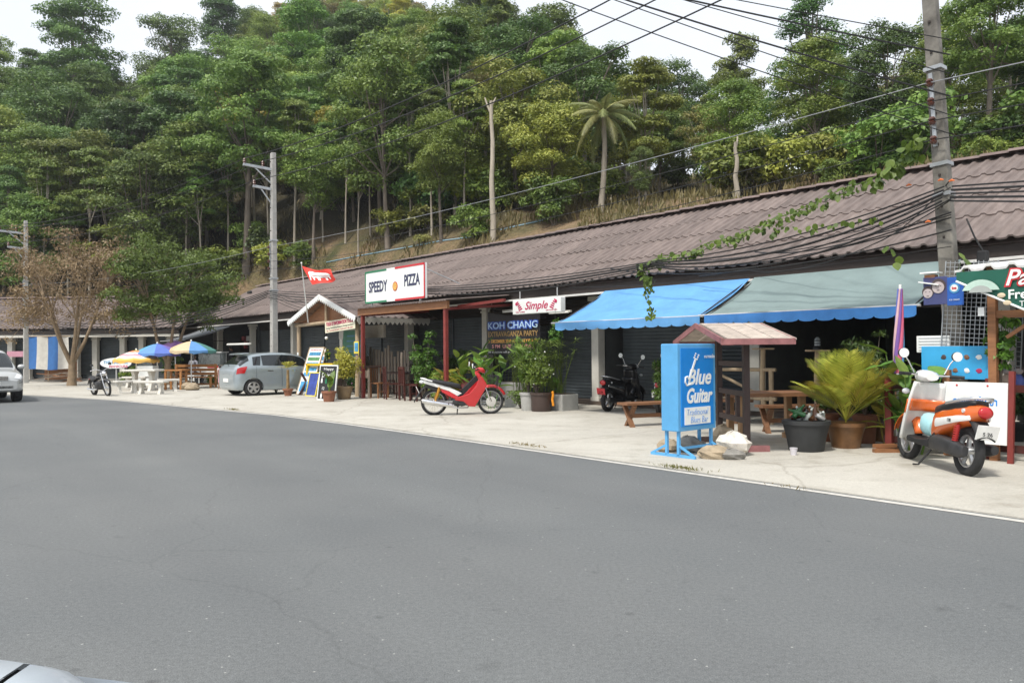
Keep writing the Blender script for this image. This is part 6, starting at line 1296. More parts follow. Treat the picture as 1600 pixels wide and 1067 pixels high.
b = MB(); b.box((0, 0, .98), (1.35, .5, .07)); b.build('top', M_ypt, t); b = MB(); b.box((-.64, 0, .60), (.08, .5, .8)); b.build('end_panel', M_ypt, t); b = MB(); b.box((0, .2, .55), (1.2, .03, .8)); b.build('back_panel', mat('dark_back', (.05, .03, .02)), t)
for x in (-.58, .62):
    for sg in (-1, 1): b = MB(); b.bar((x, -.3 + sg * .28, 0), (x, -.3 - sg * .2, .72), .05, .07, (1, 0, 0)); b.build('crossed_leg', M_mahog, t)
t = thing('bar_stool', 'tall grey wooden stool beside the left red porch post', 'stool', G(578, 622), RS); b = MB(); b.box((0, 0, .93), (.62, .45, .04)); b.build('top', M_dark2, t)
for x in (-.25, .25):
    for y in (-.17, .17): b = MB(); b.bar((x * 1.1, y * 1.1, 0), (x, y, .91), .045); b.build('leg', M_grey, t)
b = MB(); b.box((0, -.19, .72), (.5, .02, .22)); b.build('apron', M_grey, t); b = MB(); b.box((0, -.18, .15), (.54, .03, .04)); b.build('rung', M_grey, t)
# stone table set, parasols, stall at left
def stone_table(px, py):
    t = thing('stone_table', 'white cast stone table with flared foot under the blue parasol', 'table', G(px, py), R(-5)); b = MB(); b.box((0, 0, .76), (1.25, .7, .07)); b.build('top', M_stone, t, bev=.02)
    for x in (-.32, .32): b = MB(); b.prism([(-.22, 0), (.22, 0), (.17, .1), (.10, .3), (.12, .6), (.2, .72), (-.2, .72), (-.12, .6), (-.10, .3), (-.17, .1)], -.06, .06, Matrix.Translation((x, 0, 0)) @ Matrix.Rotation(PI / 2, 4, 'Z')); b.build('pedestal', M_stone, t, bev=.01)
stone_table(224, 611)
def stone_bench(lab, px, py, rz, L=1.0):
    t = thing('stone_bench', lab, 'bench', G(px, py), rz, 'stone benches round the table'); b = MB(); b.box((0, 0, .42), (L, .34, .07)); b.build('seat', M_stone, t, bev=.015)
    for x in (-L * .32, L * .32): b = MB(); b.prism([(-.14, 0), (.14, 0), (.07, .15), (.07, .25), (.13, .38), (-.13, .38), (-.07, .25), (-.07, .15)], -.05, .05, Matrix.Translation((x, 0, 0)) @ Matrix.Rotation(PI / 2, 4, 'Z')); b.build('pedestal', M_stone, t, bev=.008)
stone_bench('white stone bench in front of the stone table', 236, 616, R(-8), 1.1); stone_bench('white stone bench at the left end of the stone table', 198, 615, R(50), .8); stone_bench('white stone bench at the right end of the stone table', 263, 612, R(35), .7); stone_bench('white stone bench behind the stone table', 212, 606, R(-5), 1.0)
def parasol(lab, px, py, pyt, r, cols, zr=.36, val=.1):
    p = G(px, py); h = HH(px, pyt, p); t = thing('parasol', lab, 'parasol', p, .3, 'open parasols'); b = MB(); b.tube([(0, 0, 0), (0, 0, h)], .02, 8); b.build('pole', M_signwhite, t); b = MB(); b.ball((0, 0, h + .03), .035, 8, 6); b.build('finial', M_signwhite, t)
    n = 8
    for k in range(n):
        b = MB(); a0, a1 = 2 * PI * k / n, 2 * PI * (k + 1) / n
        def f(u, v):
            a = a0 + (a1 - a0) * u; rr = r * v * (1 - .05 * math.sin(u * PI) * v); return (rr * math.cos(a), rr * math.sin(a), h - zr * v ** 1.5 - .02 * math.sin(u * PI) * v)
        b.grid(f, 4, 6); g_ = b.build('gore', cols[k % len(cols)], t, 60)
        b = MB(); b.grid(lambda u, v: (lambda q: (q[0], q[1], q[2] - v * (val + .03 * math.sin(u * 2 * PI))))(f(u, 1)), 4, 1); b.build('valance', cols[k % len(cols)], g_)
        b = MB(); b.tube([(0, 0, h - .05), (r * .55 * math.cos(a0), r * .55 * math.sin(a0), h - zr * .45), (r * .98 * math.cos(a0), r * .98 * math.sin(a0), h - zr)], .006, 4); b.build('rib', M_steel, t)
def pc(n, c): return mat('parasol_' + n, tuple(v * .8 + .06 for v in c), .75, var=.08)
def striped():
    m = bpy.data.materials.new('parasol_stripes'); m.use_nodes = True; n = m.node_tree; tc = n.nodes.new('ShaderNodeTexCoord'); gr = n.nodes.new('ShaderNodeVectorMath'); gr.operation = 'MULTIPLY'; gr.inputs[1].default_value = (1, 1, 0); ln_ = n.nodes.new('ShaderNodeVectorMath'); ln_.operation = 'LENGTH'; rp = n.nodes.new('ShaderNodeValToRGB'); rp.color_ramp.interpolation = 'CONSTANT'
    cs_ = [(.7, .5, .1), (.7, .2, .1), (.75, .7, .65), (.72, .3, .35), (.75, .7, .65), (.75, .45, .1), (.65, .25, .35), (.7, .66, .66)]; e = rp.color_ramp.elements; e[0].color = (*cs_[0], 1); e[1].position = .125; e[1].color = (*cs_[1], 1)
    for i in range(2, 8): q = e.new(i / 8); q.color = (*cs_[i], 1)
    dv = n.nodes.new('ShaderNodeMath'); dv.operation = 'DIVIDE'; dv.inputs[1].default_value = 1.12
    n.links.new(tc.outputs['Object'], gr.inputs[0]); n.links.new(gr.outputs[0], ln_.inputs[0]); n.links.new(ln_.outputs['Value'], dv.inputs[0]); n.links.new(dv.outputs[0], rp.inputs[0]); n.links.new(rp.outputs[0], n.nodes['Principled BSDF'].inputs['Base Color']); return m
parasol('faded orange and pink striped parasol left of the blue one', 213, 609, 547, .82, [striped()])
parasol('blue and turquoise parasol over the stone table', 246, 608, 537, .84, [pc('blue', (.05, .13, .55)), pc('violet', (.14, .09, .5)), pc('purple', (.35, .1, .5)), pc('turq', (.05, .38, .55)), pc('cyan', (.04, .35, .6)), pc('sky', (.07, .25, .62))])
parasol('purple parasol behind the blue and the beige ones', 274, 601, 532, .78, [pc('lilac', (.36, .14, .5)), pc('lilac2', (.45, .2, .55))])
parasol('beige blue and green parasol over the wooden benches', 299, 607, 533, .92, [pc('green', (.03, .22, .18)), pc('bluegreen', (.03, .2, .35)), pc('sand', (.62, .48, .28)), pc('beige', (.62, .45, .22)), pc('beige', (.62, .45, .22)), pc('sand', (.62, .48, .28)), pc('mblue', (.06, .26, .6)), pc('green', (.03, .22, .18))])
for i, (px, py) in enumerate(((292, 609), (301, 610), (296, 606))): rock(('left', 'right', 'rear')[i] + ' pale rock round the foot of the beige parasol', G(px, py), .26, M_rock, 20 + i)
M_obench = mat('honey_wood', (.38, .17, .055), .55, var=.25, scale=5, stretch=(1, 6, 6))
t = thing('honey_wood_bench', 'long honey coloured wooden bench with slatted back below the beige parasol', 'bench', G(302, 606), R(-6))
for k in range(3): b = MB(); b.box((0, .22, .55 + k * .16), (1.75, .03, .11)); b.build('back_slat', M_obench, t)
for k in range(3): b = MB(); b.box((0, -.2 + k * .15, .43), (1.75, .13, .04)); b.build('seat_slat', M_obench, t)
for x in (-.82, .82): b = MB(); b.box((x, .22, .47), (.08, .06, .94)); b.build('leg', M_obench, t); b = MB(); b.box((x, -.2, .22), (.08, .06, .44)); b.build('leg', M_obench, t)
b = MB(); b.box((0, .22, .14), (1.6, .03, .07)); b.build('stretcher', M_obench, t)
t = thing('honey_wood_table', 'narrow honey coloured table at the left end of the wooden bench', 'table', G(275, 609), R(-6)); b = MB(); b.box((0, 0, .74), (.75, .5, .05)); b.build('top', M_obench, t)
for x in (-.3, .3):
    for y in (-.2, .2): b = MB(); b.box((x, y, .36), (.07, .06, .72)); b.build('leg', M_obench, t)
t = thing('food_case', 'glass food case on a white cabinet behind the stone table', 'cabinet', G(231, 602), R(-4)); b = MB(); b.box((0, 0, .42), (.7, .5, .84)); b.build('cabinet', M_signwhite, t); b = MB(); b.box((0, 0, 1.02), (.6, .42, .36)); b.build('glass', mat('case_glass', (.30, .33, .33), .05, trans=.6), t)
for k in range(4): b = MB(); b.ball((-.2 + k * .13, 0, .90), .05, 8, 6); b.build('food', [M_pizza, M_or, M_green, M_pizza][k], t)
t = thing('glass_cart', 'glass sided vendor cart in front of the souvenir stall', 'cart', G(332, 601), R(-10)); b = MB(); b.box((0, 0, .55), (1.2, .6, .5)); b.build('counter', M_signwhite, t); b = MB(); b.box((0, 0, 1.12), (1.0, .5, .5)); b.build('glass', MATS['case_glass'], t); b = MB(); b.box((0, 0, 1.4), (1.2, .6, .05)); b.build('roof', M_steel, t); b = MB(); b.box((.2, -.31, .78), (.5, .02, .08)); b.build('sign_strip', M_red, t)
for x in (-.5, .5): b = MB(); b.lathe([(.25, -.02), (.25, .02)], (x, -.25, .27), 16, 'Y'); b.build('wheel', M_tyre, t); b = MB(); b.bar((x, .25, .8), (x, .25, 1.4), .03); b.build('upright', M_steel, t)
t = thing('massage_sign', 'oval white massage sign with dark rim on a thin post', 'sign', G(172, 605) + Vector((0, .5, 0)), R(4)); b = MB()
b.lathe([(.5, -.02), (.5, .02)], (0, 0, 0), 32, 'Y'); o = b.build('rim', M_navy, t); o.scale = (1.32, 1, .46); o.location = (0, 0, .98); b = MB(); b.lathe([(.48, -.025), (.48, .015)], (0, 0, 0), 32, 'Y'); o = b.build('face', M_signwhite, t); o.scale = (1.32, 1, .46); o.location = (0, -.004, .98)
text('THE MASSAGE', .16, M_skyblue, t, (0, -.034, 1.01), width=1.0, off=.004); text('MANICURE', .13, mat('pink_letter', (.6, .1, .2), .5), t, (.1, -.034, .84), width=.75, off=.003); b = MB(); b.tube([(0, .02, 0), (0, .02, .8)], .025, 8); b.build('post', M_steel, t)
# far left tarpaulin and rubble
A = PY(42, 578, 39.4); t = thing('striped_tarpaulin', 'blue and white striped tarpaulin hung before the far shop row', 'tarpaulin', (A.x, 39.4, 0), R(-2)); W_ = 2.1
for k in range(4):
    b = MB(); b.grid(lambda u, v: ((k + u) * W_ / 4 * (1 + .04 * (1 - v)), .12 * (1 - v) ** 2 * -1 + .03 * math.sin((k + u) * 4), .62 + 1.62 * v + .03 * math.sin((k + u) * 2) * (1 - v)), 6, 6); b.build('strip', mat('tarp_blue', (.03, .13, .36), .6) if k % 2 == 0 else mat('tarp_white', (.55, .53, .48), .6), t, 60)
b = MB(); b.tube([(-.05, 0, 2.26), (W_ + .1, 0, 2.26)], .025, 6); b.tube([(W_ * .5, .05, 0), (W_ * .5, .05, 2.2)], .03, 6); b.build('frame', M_pale, t)
rb2 = random.Random(6)
for i in range(9):
    p = PY(92 + rb2.uniform(-22, 22), 590, 38.6 + rb2.uniform(-.5, .5)); b = MB(); b.box((0, 0, 0), (rb2.uniform(.9, 1.7), .12, .03)); o = b.build('scrap_plank', M_grey if i % 3 else M_timber); o.location = (p.x, p.y, .06 + .05 * i); o.rotation_euler = (rb2.uniform(-.1, .1), rb2.uniform(-.2, .25), rb2.uniform(-.5, .5)); tag(o, 'scrap plank in the heap below the striped tarpaulin', 'plank', 'heap of scrap planks')
b = MB(); b.box((0, 0, .5), (1.6, .04, .9)); o = b.build('plywood_sheet', M_timber); o.location = PY(95, 590, 39.8) * 1; o.location.z = 0.05; tag(o, 'brown plywood sheet leaning behind the plank heap', 'board')
b = MB(); b.box((0, 0, .12), (.9, .1, .22)); b.box((0, 0, -.02), (.9, .1, .05)); o = b.build('small_pink_sign', mat('pink_sign', (.5, .25, .32), .5)); A = PY(26, 556, 39.6); o.location = A; tag(o, 'small pink sign left of the distant power pole', 'sign')
p = PN(385, 537, 12.0); t = thing('long_tube_lamp', 'long white tube lamp on the front of the souvenir stall', 'lamp', PN(370, 538, 11.4), RS); b = MB(); b.tube([(-1.1, 0, 0), (1.3, 0, .0)], .035, 8); b.build('tube', M_glassy, t, 60); b = MB(); b.box((.1, .05, .02), (2.5, .06, .06)); b.build('housing', MATS['weathered_white_paint'], t)
# goods in the souvenir stall
rs = random.Random(9)
for i in range(26):
    s_ = rs.uniform(37.7, 41.7); b = MB(); b.box((0, 0, 0), (rs.uniform(.15, .4), .12, rs.uniform(.15, .5))); o = b.build('souvenir', mat(f'souvenir_{i % 6}', [(.35, .3, .25), (.3, .05, .05), (.05, .1, .3), (.4, .35, .1), (.1, .25, .15), (.5, .5, .48)][i % 6], .6)); o.location = SN(s_, 14.3 + rs.uniform(0, 1.5), rs.uniform(.5, 2.1)); o.rotation_euler = (0, 0, RS); tag(o, 'small souvenir hung or shelved in the dark open stall', 'souvenir', 'goods in the souvenir stall')
t = thing('display_shelf', 'dark display shelf inside the souvenir stall', 'shelf', SN(39.7, 15.4, .11), RS)
for k in range(4): b = MB(); b.box((0, 0, .35 + k * .5), (4.0, .5, .03)); b.build('shelf_board', M_dark2, t)
for x in (-2, 0, 2): b = MB(); b.box((x, 0, 1.0), (.04, .5, 2.0)); b.build('upright', M_dark2, t)
# ------------------------------------------------------------- street trees, potted plants
for k, v in {'areca': ((.22, .25, .025), (.55, .52, .08)), 'fresh': ((.05, .12, .015), (.20, .32, .04)), 'papy': ((.07, .13, .02), (.22, .30, .06)), 'deep': ((.02, .06, .012), (.08, .15, .03)), 'croton': ((.08, .13, .02), (.42, .34, .05)), 'grey': ((.06, .09, .04), (.15, .19, .08))}.items(): M_leaf[k] = leafmat('leaves_' + k, *v, vary=6)
def street_tree(label, px, pyb, pyt, x0, x1, ylo, lk, nleaf, leaf, seed, bare=0):
    p = G(px, pyb); d_ = math.hypot(p.x, p.y); sc = F / p.y; H = HH(px, pyt, p); zl = HH(px, ylo, p); cx = ((x0 + x1) / 2 - px) / sc; hw = (x1 - x0) / 2 / sc
    t = thing('street_tree', label, 'tree', p); rnd = np.random.default_rng(seed); ra = random.Random(seed); tr = MB(); tips = []
    tr.tube([(0, 0, -.1), (.02, 0, .5), (0, .02, 1.0)], [.22, .16, .13], 9)
    for k in range(5):
        a = k * 1.26 + .4; b1 = Vector((math.cos(a) * .5, math.sin(a) * .5, 1.9)); e1 = Vector((cx * .5 + math.cos(a) * hw * .5, math.sin(a) * hw * .5, zl + (H - zl) * .45)); tr.tube([(0, 0, .9), b1, e1], [.10, .07, .035], 7)
        for j in range(9):
            a2 = a + ra.uniform(-.9, .9); e2 = Vector((cx + math.cos(a2) * hw * ra.uniform(.5, .98), math.sin(a2) * hw * ra.uniform(.4, .95), zl + (H - zl) * ra.uniform(.1, .97))); st_ = b1.lerp(e1, ra.uniform(.3, 1)); tr.tube([st_, st_.lerp(e2, .5) + Vector((0, 0, .12)), e2], [.03, .018, .006], 5, False); tips.append(e2)
            for q in range(bare):
                e3 = e2 + Vector((ra.gauss(0, .4), ra.gauss(0, .4), ra.gauss(.15, .35))); m_ = st_.lerp(e2, ra.uniform(.4, .9)); tr.tube([m_, m_.lerp(e3, .6), e3], [.012, .008, .003], 4, False); tips.append(e3)
    tr.build('trunk', mat('tan_bark', (.26, .19, .12), .9, var=.3, scale=6, bump=.4), t, 60)
    pf = [(np.array(q), .5 * ra.uniform(.7, 1.4), .65) for q in tips]; P, Nn = puff_points(rnd, pf, nleaf); link('crown', leaf_mesh(P, Nn, leaf, M_leaf[lk], 'crown', rnd, .4, .3, .3), t)
street_tree('half bare brown leaved tree with several stems before the far shops', 112, 603, 385, 25, 200, 525, 'brown', 14000, .12, 41, 4)
street_tree('bright feathery green tree behind the parasols', 262, 601, 392, 190, 342, 522, 'fern', 24000, .14, 42, 2)
def shrub(name, label, p, w_, h, lk, nleaf, leaf, seed=1, stems=6, asp=.4, group=None, cat='plant', flowers=None, up=.3):
    rnd = np.random.default_rng(seed); ra = random.Random(seed); t = thing(name, label, cat, p, seed, group); tr = MB(); pf = []
    for k in range(stems):
        a = ra.uniform(0, 6.28); r_ = w_ * ra.uniform(.2, .85); e = Vector((math.cos(a) * r_, math.sin(a) * r_, h * ra.uniform(.55, .98))); tr.tube([(0, 0, 0), (e.x * .4, e.y * .4, e.z * .5), e], [.014, .01, .004], 5, False)
        for q in (.45, .7, .95): pf.append((np.array((e.x * q, e.y * q, e.z * q)), w_ * .42 * ra.uniform(.6, 1.2), .9))
    tr.build('stems', M_bark, t); P, Nn = puff_points(rnd, pf, nleaf); P[:, 2] = np.maximum(P[:, 2], .03); link('foliage', leaf_mesh(P, Nn, leaf, M_leaf[lk], 'foliage', rnd, asp, up, .2), t)
    if flowers:
        for i in range(flowers[1]): c, r_, _ = ra.choice(pf); b = MB(); d = Vector((ra.gauss(0, 1), ra.gauss(-.8, 1), ra.gauss(.4, .8))).normalized(); b.ball(tuple(Vector(c) + d * r_), flowers[2], 7, 5, .25, i); b.build('blossom', flowers[0], t)
    return t
def fronds(name, label, p, n, L, h0, m, seed=1, w_=.26, stem=0., cat='palm', droop=1.0, nl=22, el=(.55, 1.35)):
    ra = random.Random(seed); t = thing(name, label, cat, p, seed)
    if stem: b = MB(); b.tube([(0, 0, 0), (.02, 0, stem * .5), (0, 0, stem)], [.055, .045, .04], 8); b.build('stem', mat('fibrous_stem', (.24, .16, .07), .95, var=.4, scale=14, bump=.8), t)
    for k in range(n):
        a = k * 2.4 + ra.uniform(-.2, .2); el_ = el; e_ = ra.uniform(*el_); l = L * ra.uniform(.75, 1.1); b = MB(); P = []; side = Vector((-math.sin(a), math.cos(a), 0))
        for i in range(8): q = i / 7; P.append(Vector((math.cos(a) * l * q * math.cos(e_), math.sin(a) * l * q * math.cos(e_), stem + h0 + l * q * math.sin(e_) - droop * l * .5 * q * q * math.cos(e_ * .6))))
        b.tube([Vector((0, 0, stem))] + P, [.01] + [.008 - .006 * i / 7 for i in range(8)], 4)
        for i in range(nl):
            q = .2 + .8 * i / nl; j = min(6, int(q * 7)); pt = P[j].lerp(P[j + 1], q * 7 - j); dr = (P[j + 1] - P[j]).normalized(); ll = w_ * math.sin(PI * (.2 + .72 * q)) * ra.uniform(.8, 1.1)
            for sg in (-1, 1):
                tip = pt + (side * sg * .8 + dr * .7 + Vector((0, 0, -.1))) * ll; md = pt.lerp(tip, .45); wv = dr * ll * .055; b.add([pt, md - wv, tip, md + wv], [(0, 1, 2, 3)])
        b.build('frond', m, t)
    return t
_bl = MB(); _bl.grid(lambda u, v: ((u - .5) * .42 * math.sin(PI * min(1, .08 + .92 * v) ** .8) ** .9, -.0 + v, .10 * abs(u - .5) * 2 * .42 - .28 * v * v), 4, 8)
def broadleaf(name, label, p, n, size, h, m, seed=1, spread=.3, stems=3, cat='plant', el=(.1, 1.2), asp=1.0):
    ra = random.Random(seed); t = thing(name, label, cat, p, 0); me = _bl.mesh('leaf', m, 60)
    for s_ in range(stems):
        a = s_ * 2.2 + seed; ex, ey = math.cos(a) * spread, math.sin(a) * spread; hh = h * ra.uniform(.75, 1.05); b = MB(); b.tube([(ex * .2, ey * .2, 0), (ex * .6, ey * .6, hh * .5), (ex, ey, hh)], [.016, .013, .008], 6); b.build('stem', m, t)
        for k in range(n):
            q = .35 + .65 * k / max(1, n - 1); o = link('leaf', me, t, (ex * q, ey * q, hh * q), (ra.uniform(*el), ra.uniform(-.25, .25), ra.uniform(0, 6.28)), (size * asp * ra.uniform(.8, 1.2), size * ra.uniform(.75, 1.15), size))
    return t
M_bl = leafmat('broad_leaf', (.06, .14, .02), (.20, .33, .05), vary=5); M_bly = leafmat('broad_leaf_yellow', (.14, .16, .02), (.45, .38, .06), vary=5)
def top(k): p, h = POTS[k]; return p + Vector((0, 0, h - .03))
fronds('potted_palm', 'big yellow green feathery palm growing in the brown glazed pot', top('palm'), 36, 1.3, .05, M_leaf['areca'], 3, .34, .0, nl=26, droop=.75, el=(.8, 1.5))
shrub('leafy_plant', 'mixed green plants in the terracotta urn beside the big palm', top('urn'), .26, .75, 'fresh', 900, .10, 5)
shrub('leafy_plant', 'fern in the small clay pot behind the scooter wheel', top('sm1'), .2, .45, 'fresh', 500, .08, 6); shrub('leafy_plant', 'green plant in the half hidden urn behind the palm', top('urn2'), .2, .45, 'fresh', 500, .08, 7)
shrub('tall_shrub', 'dark green upright shrub behind the furled parasol', SN(5.9, 11.6), .42, 1.75, 'deep', 3600, .085, 8, 12)
shrub('tall_shrub', 'bushy green shrub behind the guitar sign at the log railing', SN(10.5, 12.3), .35, 1.35, 'fresh', 2200, .075, 9, 9)
broadleaf('broad_leaved_plant', 'broad leaved green plant with big pale leaves behind the scooter handlebar', SN(4.95, 10.75), 6, .42, 1.25, M_bl, 2, .35, 4)
broadleaf('broad_leaved_plant', 'large leaved plant in front of the light blue ice cream board', SN(4.75, 10.5), 6, .40, 1.15, M_bl, 12, .3, 3)
broadleaf('broad_leaved_plant', 'yellowing broad leaved plant beside the furled parasol', SN(5.3, 10.9), 5, .32, 1.0, M_bly, 4, .25, 3)
shrub('creeper', 'green creeper climbing the left post of the stall', SN(3.85, 10.75, .9), .2, .95, 'fresh', 1700, .09, 11, 9); shrub('leafy_plant', 'potted shrub behind the whiteboard', top('r1'), .24, .6, 'deep', 900, .09, 12)
# kiosk plants
fronds('little_palm', 'little potted palm with shaggy stem beside the hatchback', top('k1'), 15, .48, 0, M_leaf['areca'], 5, .16, .62, nl=14)
shrub('low_shrub', 'low light green shrub in front of the hatchback door', G(431, 615), .36, .62, 'fresh', 1200, .085, 13)
shrub('feathery_shrub', 'feathery yellow green shrub in the large tan pot', top('k3'), .50, 1.12, 'areca', 3000, .09, 14, 12)
broadleaf('young_banana_plant', 'young upright leafed plant in the round clay pot', top('k2'), 4, .34, .42, M_bl, 5, .1, 2, el=(.9, 1.4))
t = shrub('orchid', 'yellow orchid spray above the yellow counter', G(506, 616) + Vector((0, .5, 1.0)), .16, .5, 'fresh', 160, .1, 15, 4, flowers=(mat('orchid_yellow', (.62, .55, .08), .6), 9, .03))
t = shrub('orchid', 'pink orchid spray right of the yellow orchid', G(527, 614) + Vector((0, .5, .75)), .2, .6, 'fresh', 260, .1, 16, 5, flowers=(mat('orchid_pink', (.7, .35, .55), .6), 10, .035))
shrub('potted_mix', 'dense mixed green plants under the kiosk beside the stool', G(552, 617) + Vector((0, .4, 0)), .5, .85, 'deep', 1600, .1, 17, 9, flowers=(MATS['orchid_pink'], 5, .03))
# plants right of the pizza porch
shrub('slender_shrub', 'tall slender light green shrub right of the dining table', SN(18.0, 11.45), .42, 2.0, 'fresh', 2600, .085, 18, 8)
shrub('dark_shrub', 'dark shrub behind the slender shrub at the shutters', SN(18.6, 12.8), .5, 1.5, 'deep', 1800, .11, 19, 8)
broadleaf('croton', 'variegated croton behind the red motorbike seat', SN(16.9, 11.6), 8, .40, .85, M_bly, 6, .35, 4); shrub('fern_clump', 'dense fern clump behind the red motorbike', SN(17.3, 11.5), .48, .85, 'fresh', 2600, .10, 20, 10)
broadleaf('ginger_plant', 'tall ginger plant with large pointed leaves over the red motorbike', SN(16.2, 11.8), 8, .50, 1.45, M_bl, 7, .45, 4); broadleaf('ginger_plant', 'leaning large leaved plant right of the motorbike basket', SN(15.1, 11.5), 7, .46, 1.25, M_bl, 8, .35, 3)
t = thing('red_urn', 'dark red urn behind the motorbike leg shield', 'urn', SN(16.4, 11.75)); b = MB(); b.lathe([(.13, 0), (.19, .2), (.21, .42), (.15, .6), (.17, .66)], (0, 0, 0), 18); b.build('vessel', mat('dark_red_glaze', (.12, .025, .025), .35), t, 60)
M_wf = mat('white_flower', (.8, .8, .76), .6)
shrub('flowering_bush', 'airy bush with small white flowers in the two planters', top('w2') + Vector((-.1, 0, 0)), .46, .85, 'fresh', 3200, .08, 21, 14, .3, flowers=(M_wf, 45, .018)); shrub('tall_grass_plant', 'tall arching narrow leaved plant in the pale grey planter', top('w1'), .35, 1.3, 'fresh', 700, .32, 22, 9, .09)
broadleaf('lotus_plant', 'round leaved plant in the small black pot', top('w3'), 3, .3, .5, M_bl, 9, .15, 3, asp=1.6)
def papyrus(label, p, rz, L, n, h, seed):
    ra = random.Random(seed); t = thing('papyrus_clump', label, 'plant', p, rz); st_ = MB(); tf = MB()
    for i in range(n):
        x, y = ra.uniform(-L / 2, L / 2), ra.uniform(-.15, .15); hh = h * ra.uniform(.55, 1.08); e = Vector((x * 1.2 + ra.gauss(0, .12), y + ra.gauss(0, .12), hh)); st_.tube([(x, y, 0), e], [.006, .004], 4, False)
        for k in range(18):
            a = ra.uniform(0, 6.28); l = ra.uniform(.12, .26); tip = e + Vector((math.cos(a) * l, math.sin(a) * l, ra.uniform(-.12, .10))); sd_ = Vector((-math.sin(a), math.cos(a), 0)) * .009; md = e.lerp(tip, .5); tf.add([e, md + sd_, tip, md - sd_], [(0, 1, 2, 3)])
    st_.build('stems', M_leaf['papy'], t); tf.build('tufts', M_leaf['papy'], t)
papyrus('dense feathery papyrus in the long cement trough', TR1 + Vector((0, 0, .38)), RS, 1.7, 110, 1.15, 3); papyrus('thin dark papyrus in the trough below the party banner', TR2 + Vector((0, 0, .42)), RS, 1.8, 26, .85, 4)
shrub('trailing_weed', 'weed trailing over the front of the long cement trough', TR1 + SN(.3, -.35), .35, .42, 'papy', 600, .07, 23)
p = PN(868, 548, 12.6); t = thing('hanging_pot', 'hanging pot with trailing plant left of the blue awning', 'plant', (p.x, p.y, 1.45)); b = MB(); b.lathe([(.09, 0), (.12, .16)], (0, 0, 0), 14); b.build('vessel', M_bk, t, 60)
for k in range(3): b = MB(); b.tube([(.11 * math.cos(k * 2.1), .11 * math.sin(k * 2.1), .15), (0, 0, .75), (0, 0, .95)], .004, 4); b.build('cord', M_wire, t)
rnd = np.random.default_rng(31); P, Nn = puff_points(rnd, [(np.array((0, 0, .3)), .17, 1.2), (np.array((.04, 0, .52)), .13, 1.2), (np.array((0, -.05, .15)), .14, 1)], 420); link('foliage', leaf_mesh(P, Nn, .09, M_leaf['fresh'], 'foliage', rnd), t)
# far left greenery
shrub('leafy_plant', 'small green plant at the column behind the stone table', G(203, 602), .45, .7, 'fresh', 900, .14, 24); shrub('leafy_plant', 'leafy plant behind the food case and blue parasol', G(255, 601) + Vector((0, .5, 0)), .6, 1.7, 'mid', 1800, .14, 25, 9); shrub('leafy_plant', 'green plant in the shade of the beige parasol', G(311, 602) + Vector((0, 1.2, 0)), .7, 1.55, 'deep', 1500, .14, 26, 9); shrub('leafy_plant', 'small potted plant beside the child in pink', G(333, 605), .3, .5, 'fresh', 500, .12, 27)
# weeds along the road edge
rg = np.random.default_rng(8)
for i, (px, py, n) in enumerate(((820, 697, 60), (1060, 733, 120), (366, 641, 60), (1240, 766, 16))):
    c = G(px, py); PP = np.array([(c.x + rg.normal() * .05 + UX * q, c.y + rg.normal() * .05 + UY * q, .03) for q in rg.normal(0, .18, n)]); NN = rg.normal(0, 1, (n, 3)); NN[:, 2] = 0
    tag(link('weed_tuft', leaf_mesh(PP, NN, .055, M_leaf['dry'], 'weed_tuft', rg, .2, .4, 1.)), ('small weed tuft on the road edge level with the flower planters', 'wide weed tuft on the road edge below the guitar sign', 'weed tuft on the road edge below the hatchback', 'tiny weed on the road edge below the bottle tub')[i], 'weed', kind='stuff')
# blue hose on the bank, litter
pts = []
for px, py in ((510, 415), (560, 405), (600, 395), (640, 390), (690, 380), (740, 372), (800, 358), (850, 348)): q = hp(px, py); pts.append((q.x, q.y, q.z + .06))
b = MB(); b.tube(pts, .03, 5); tag(b.build('blue_pipe', mat('pale_blue_pipe', (.25, .42, .52), .5)), 'pale blue water pipe lying along the bank behind the roof', 'pipe')
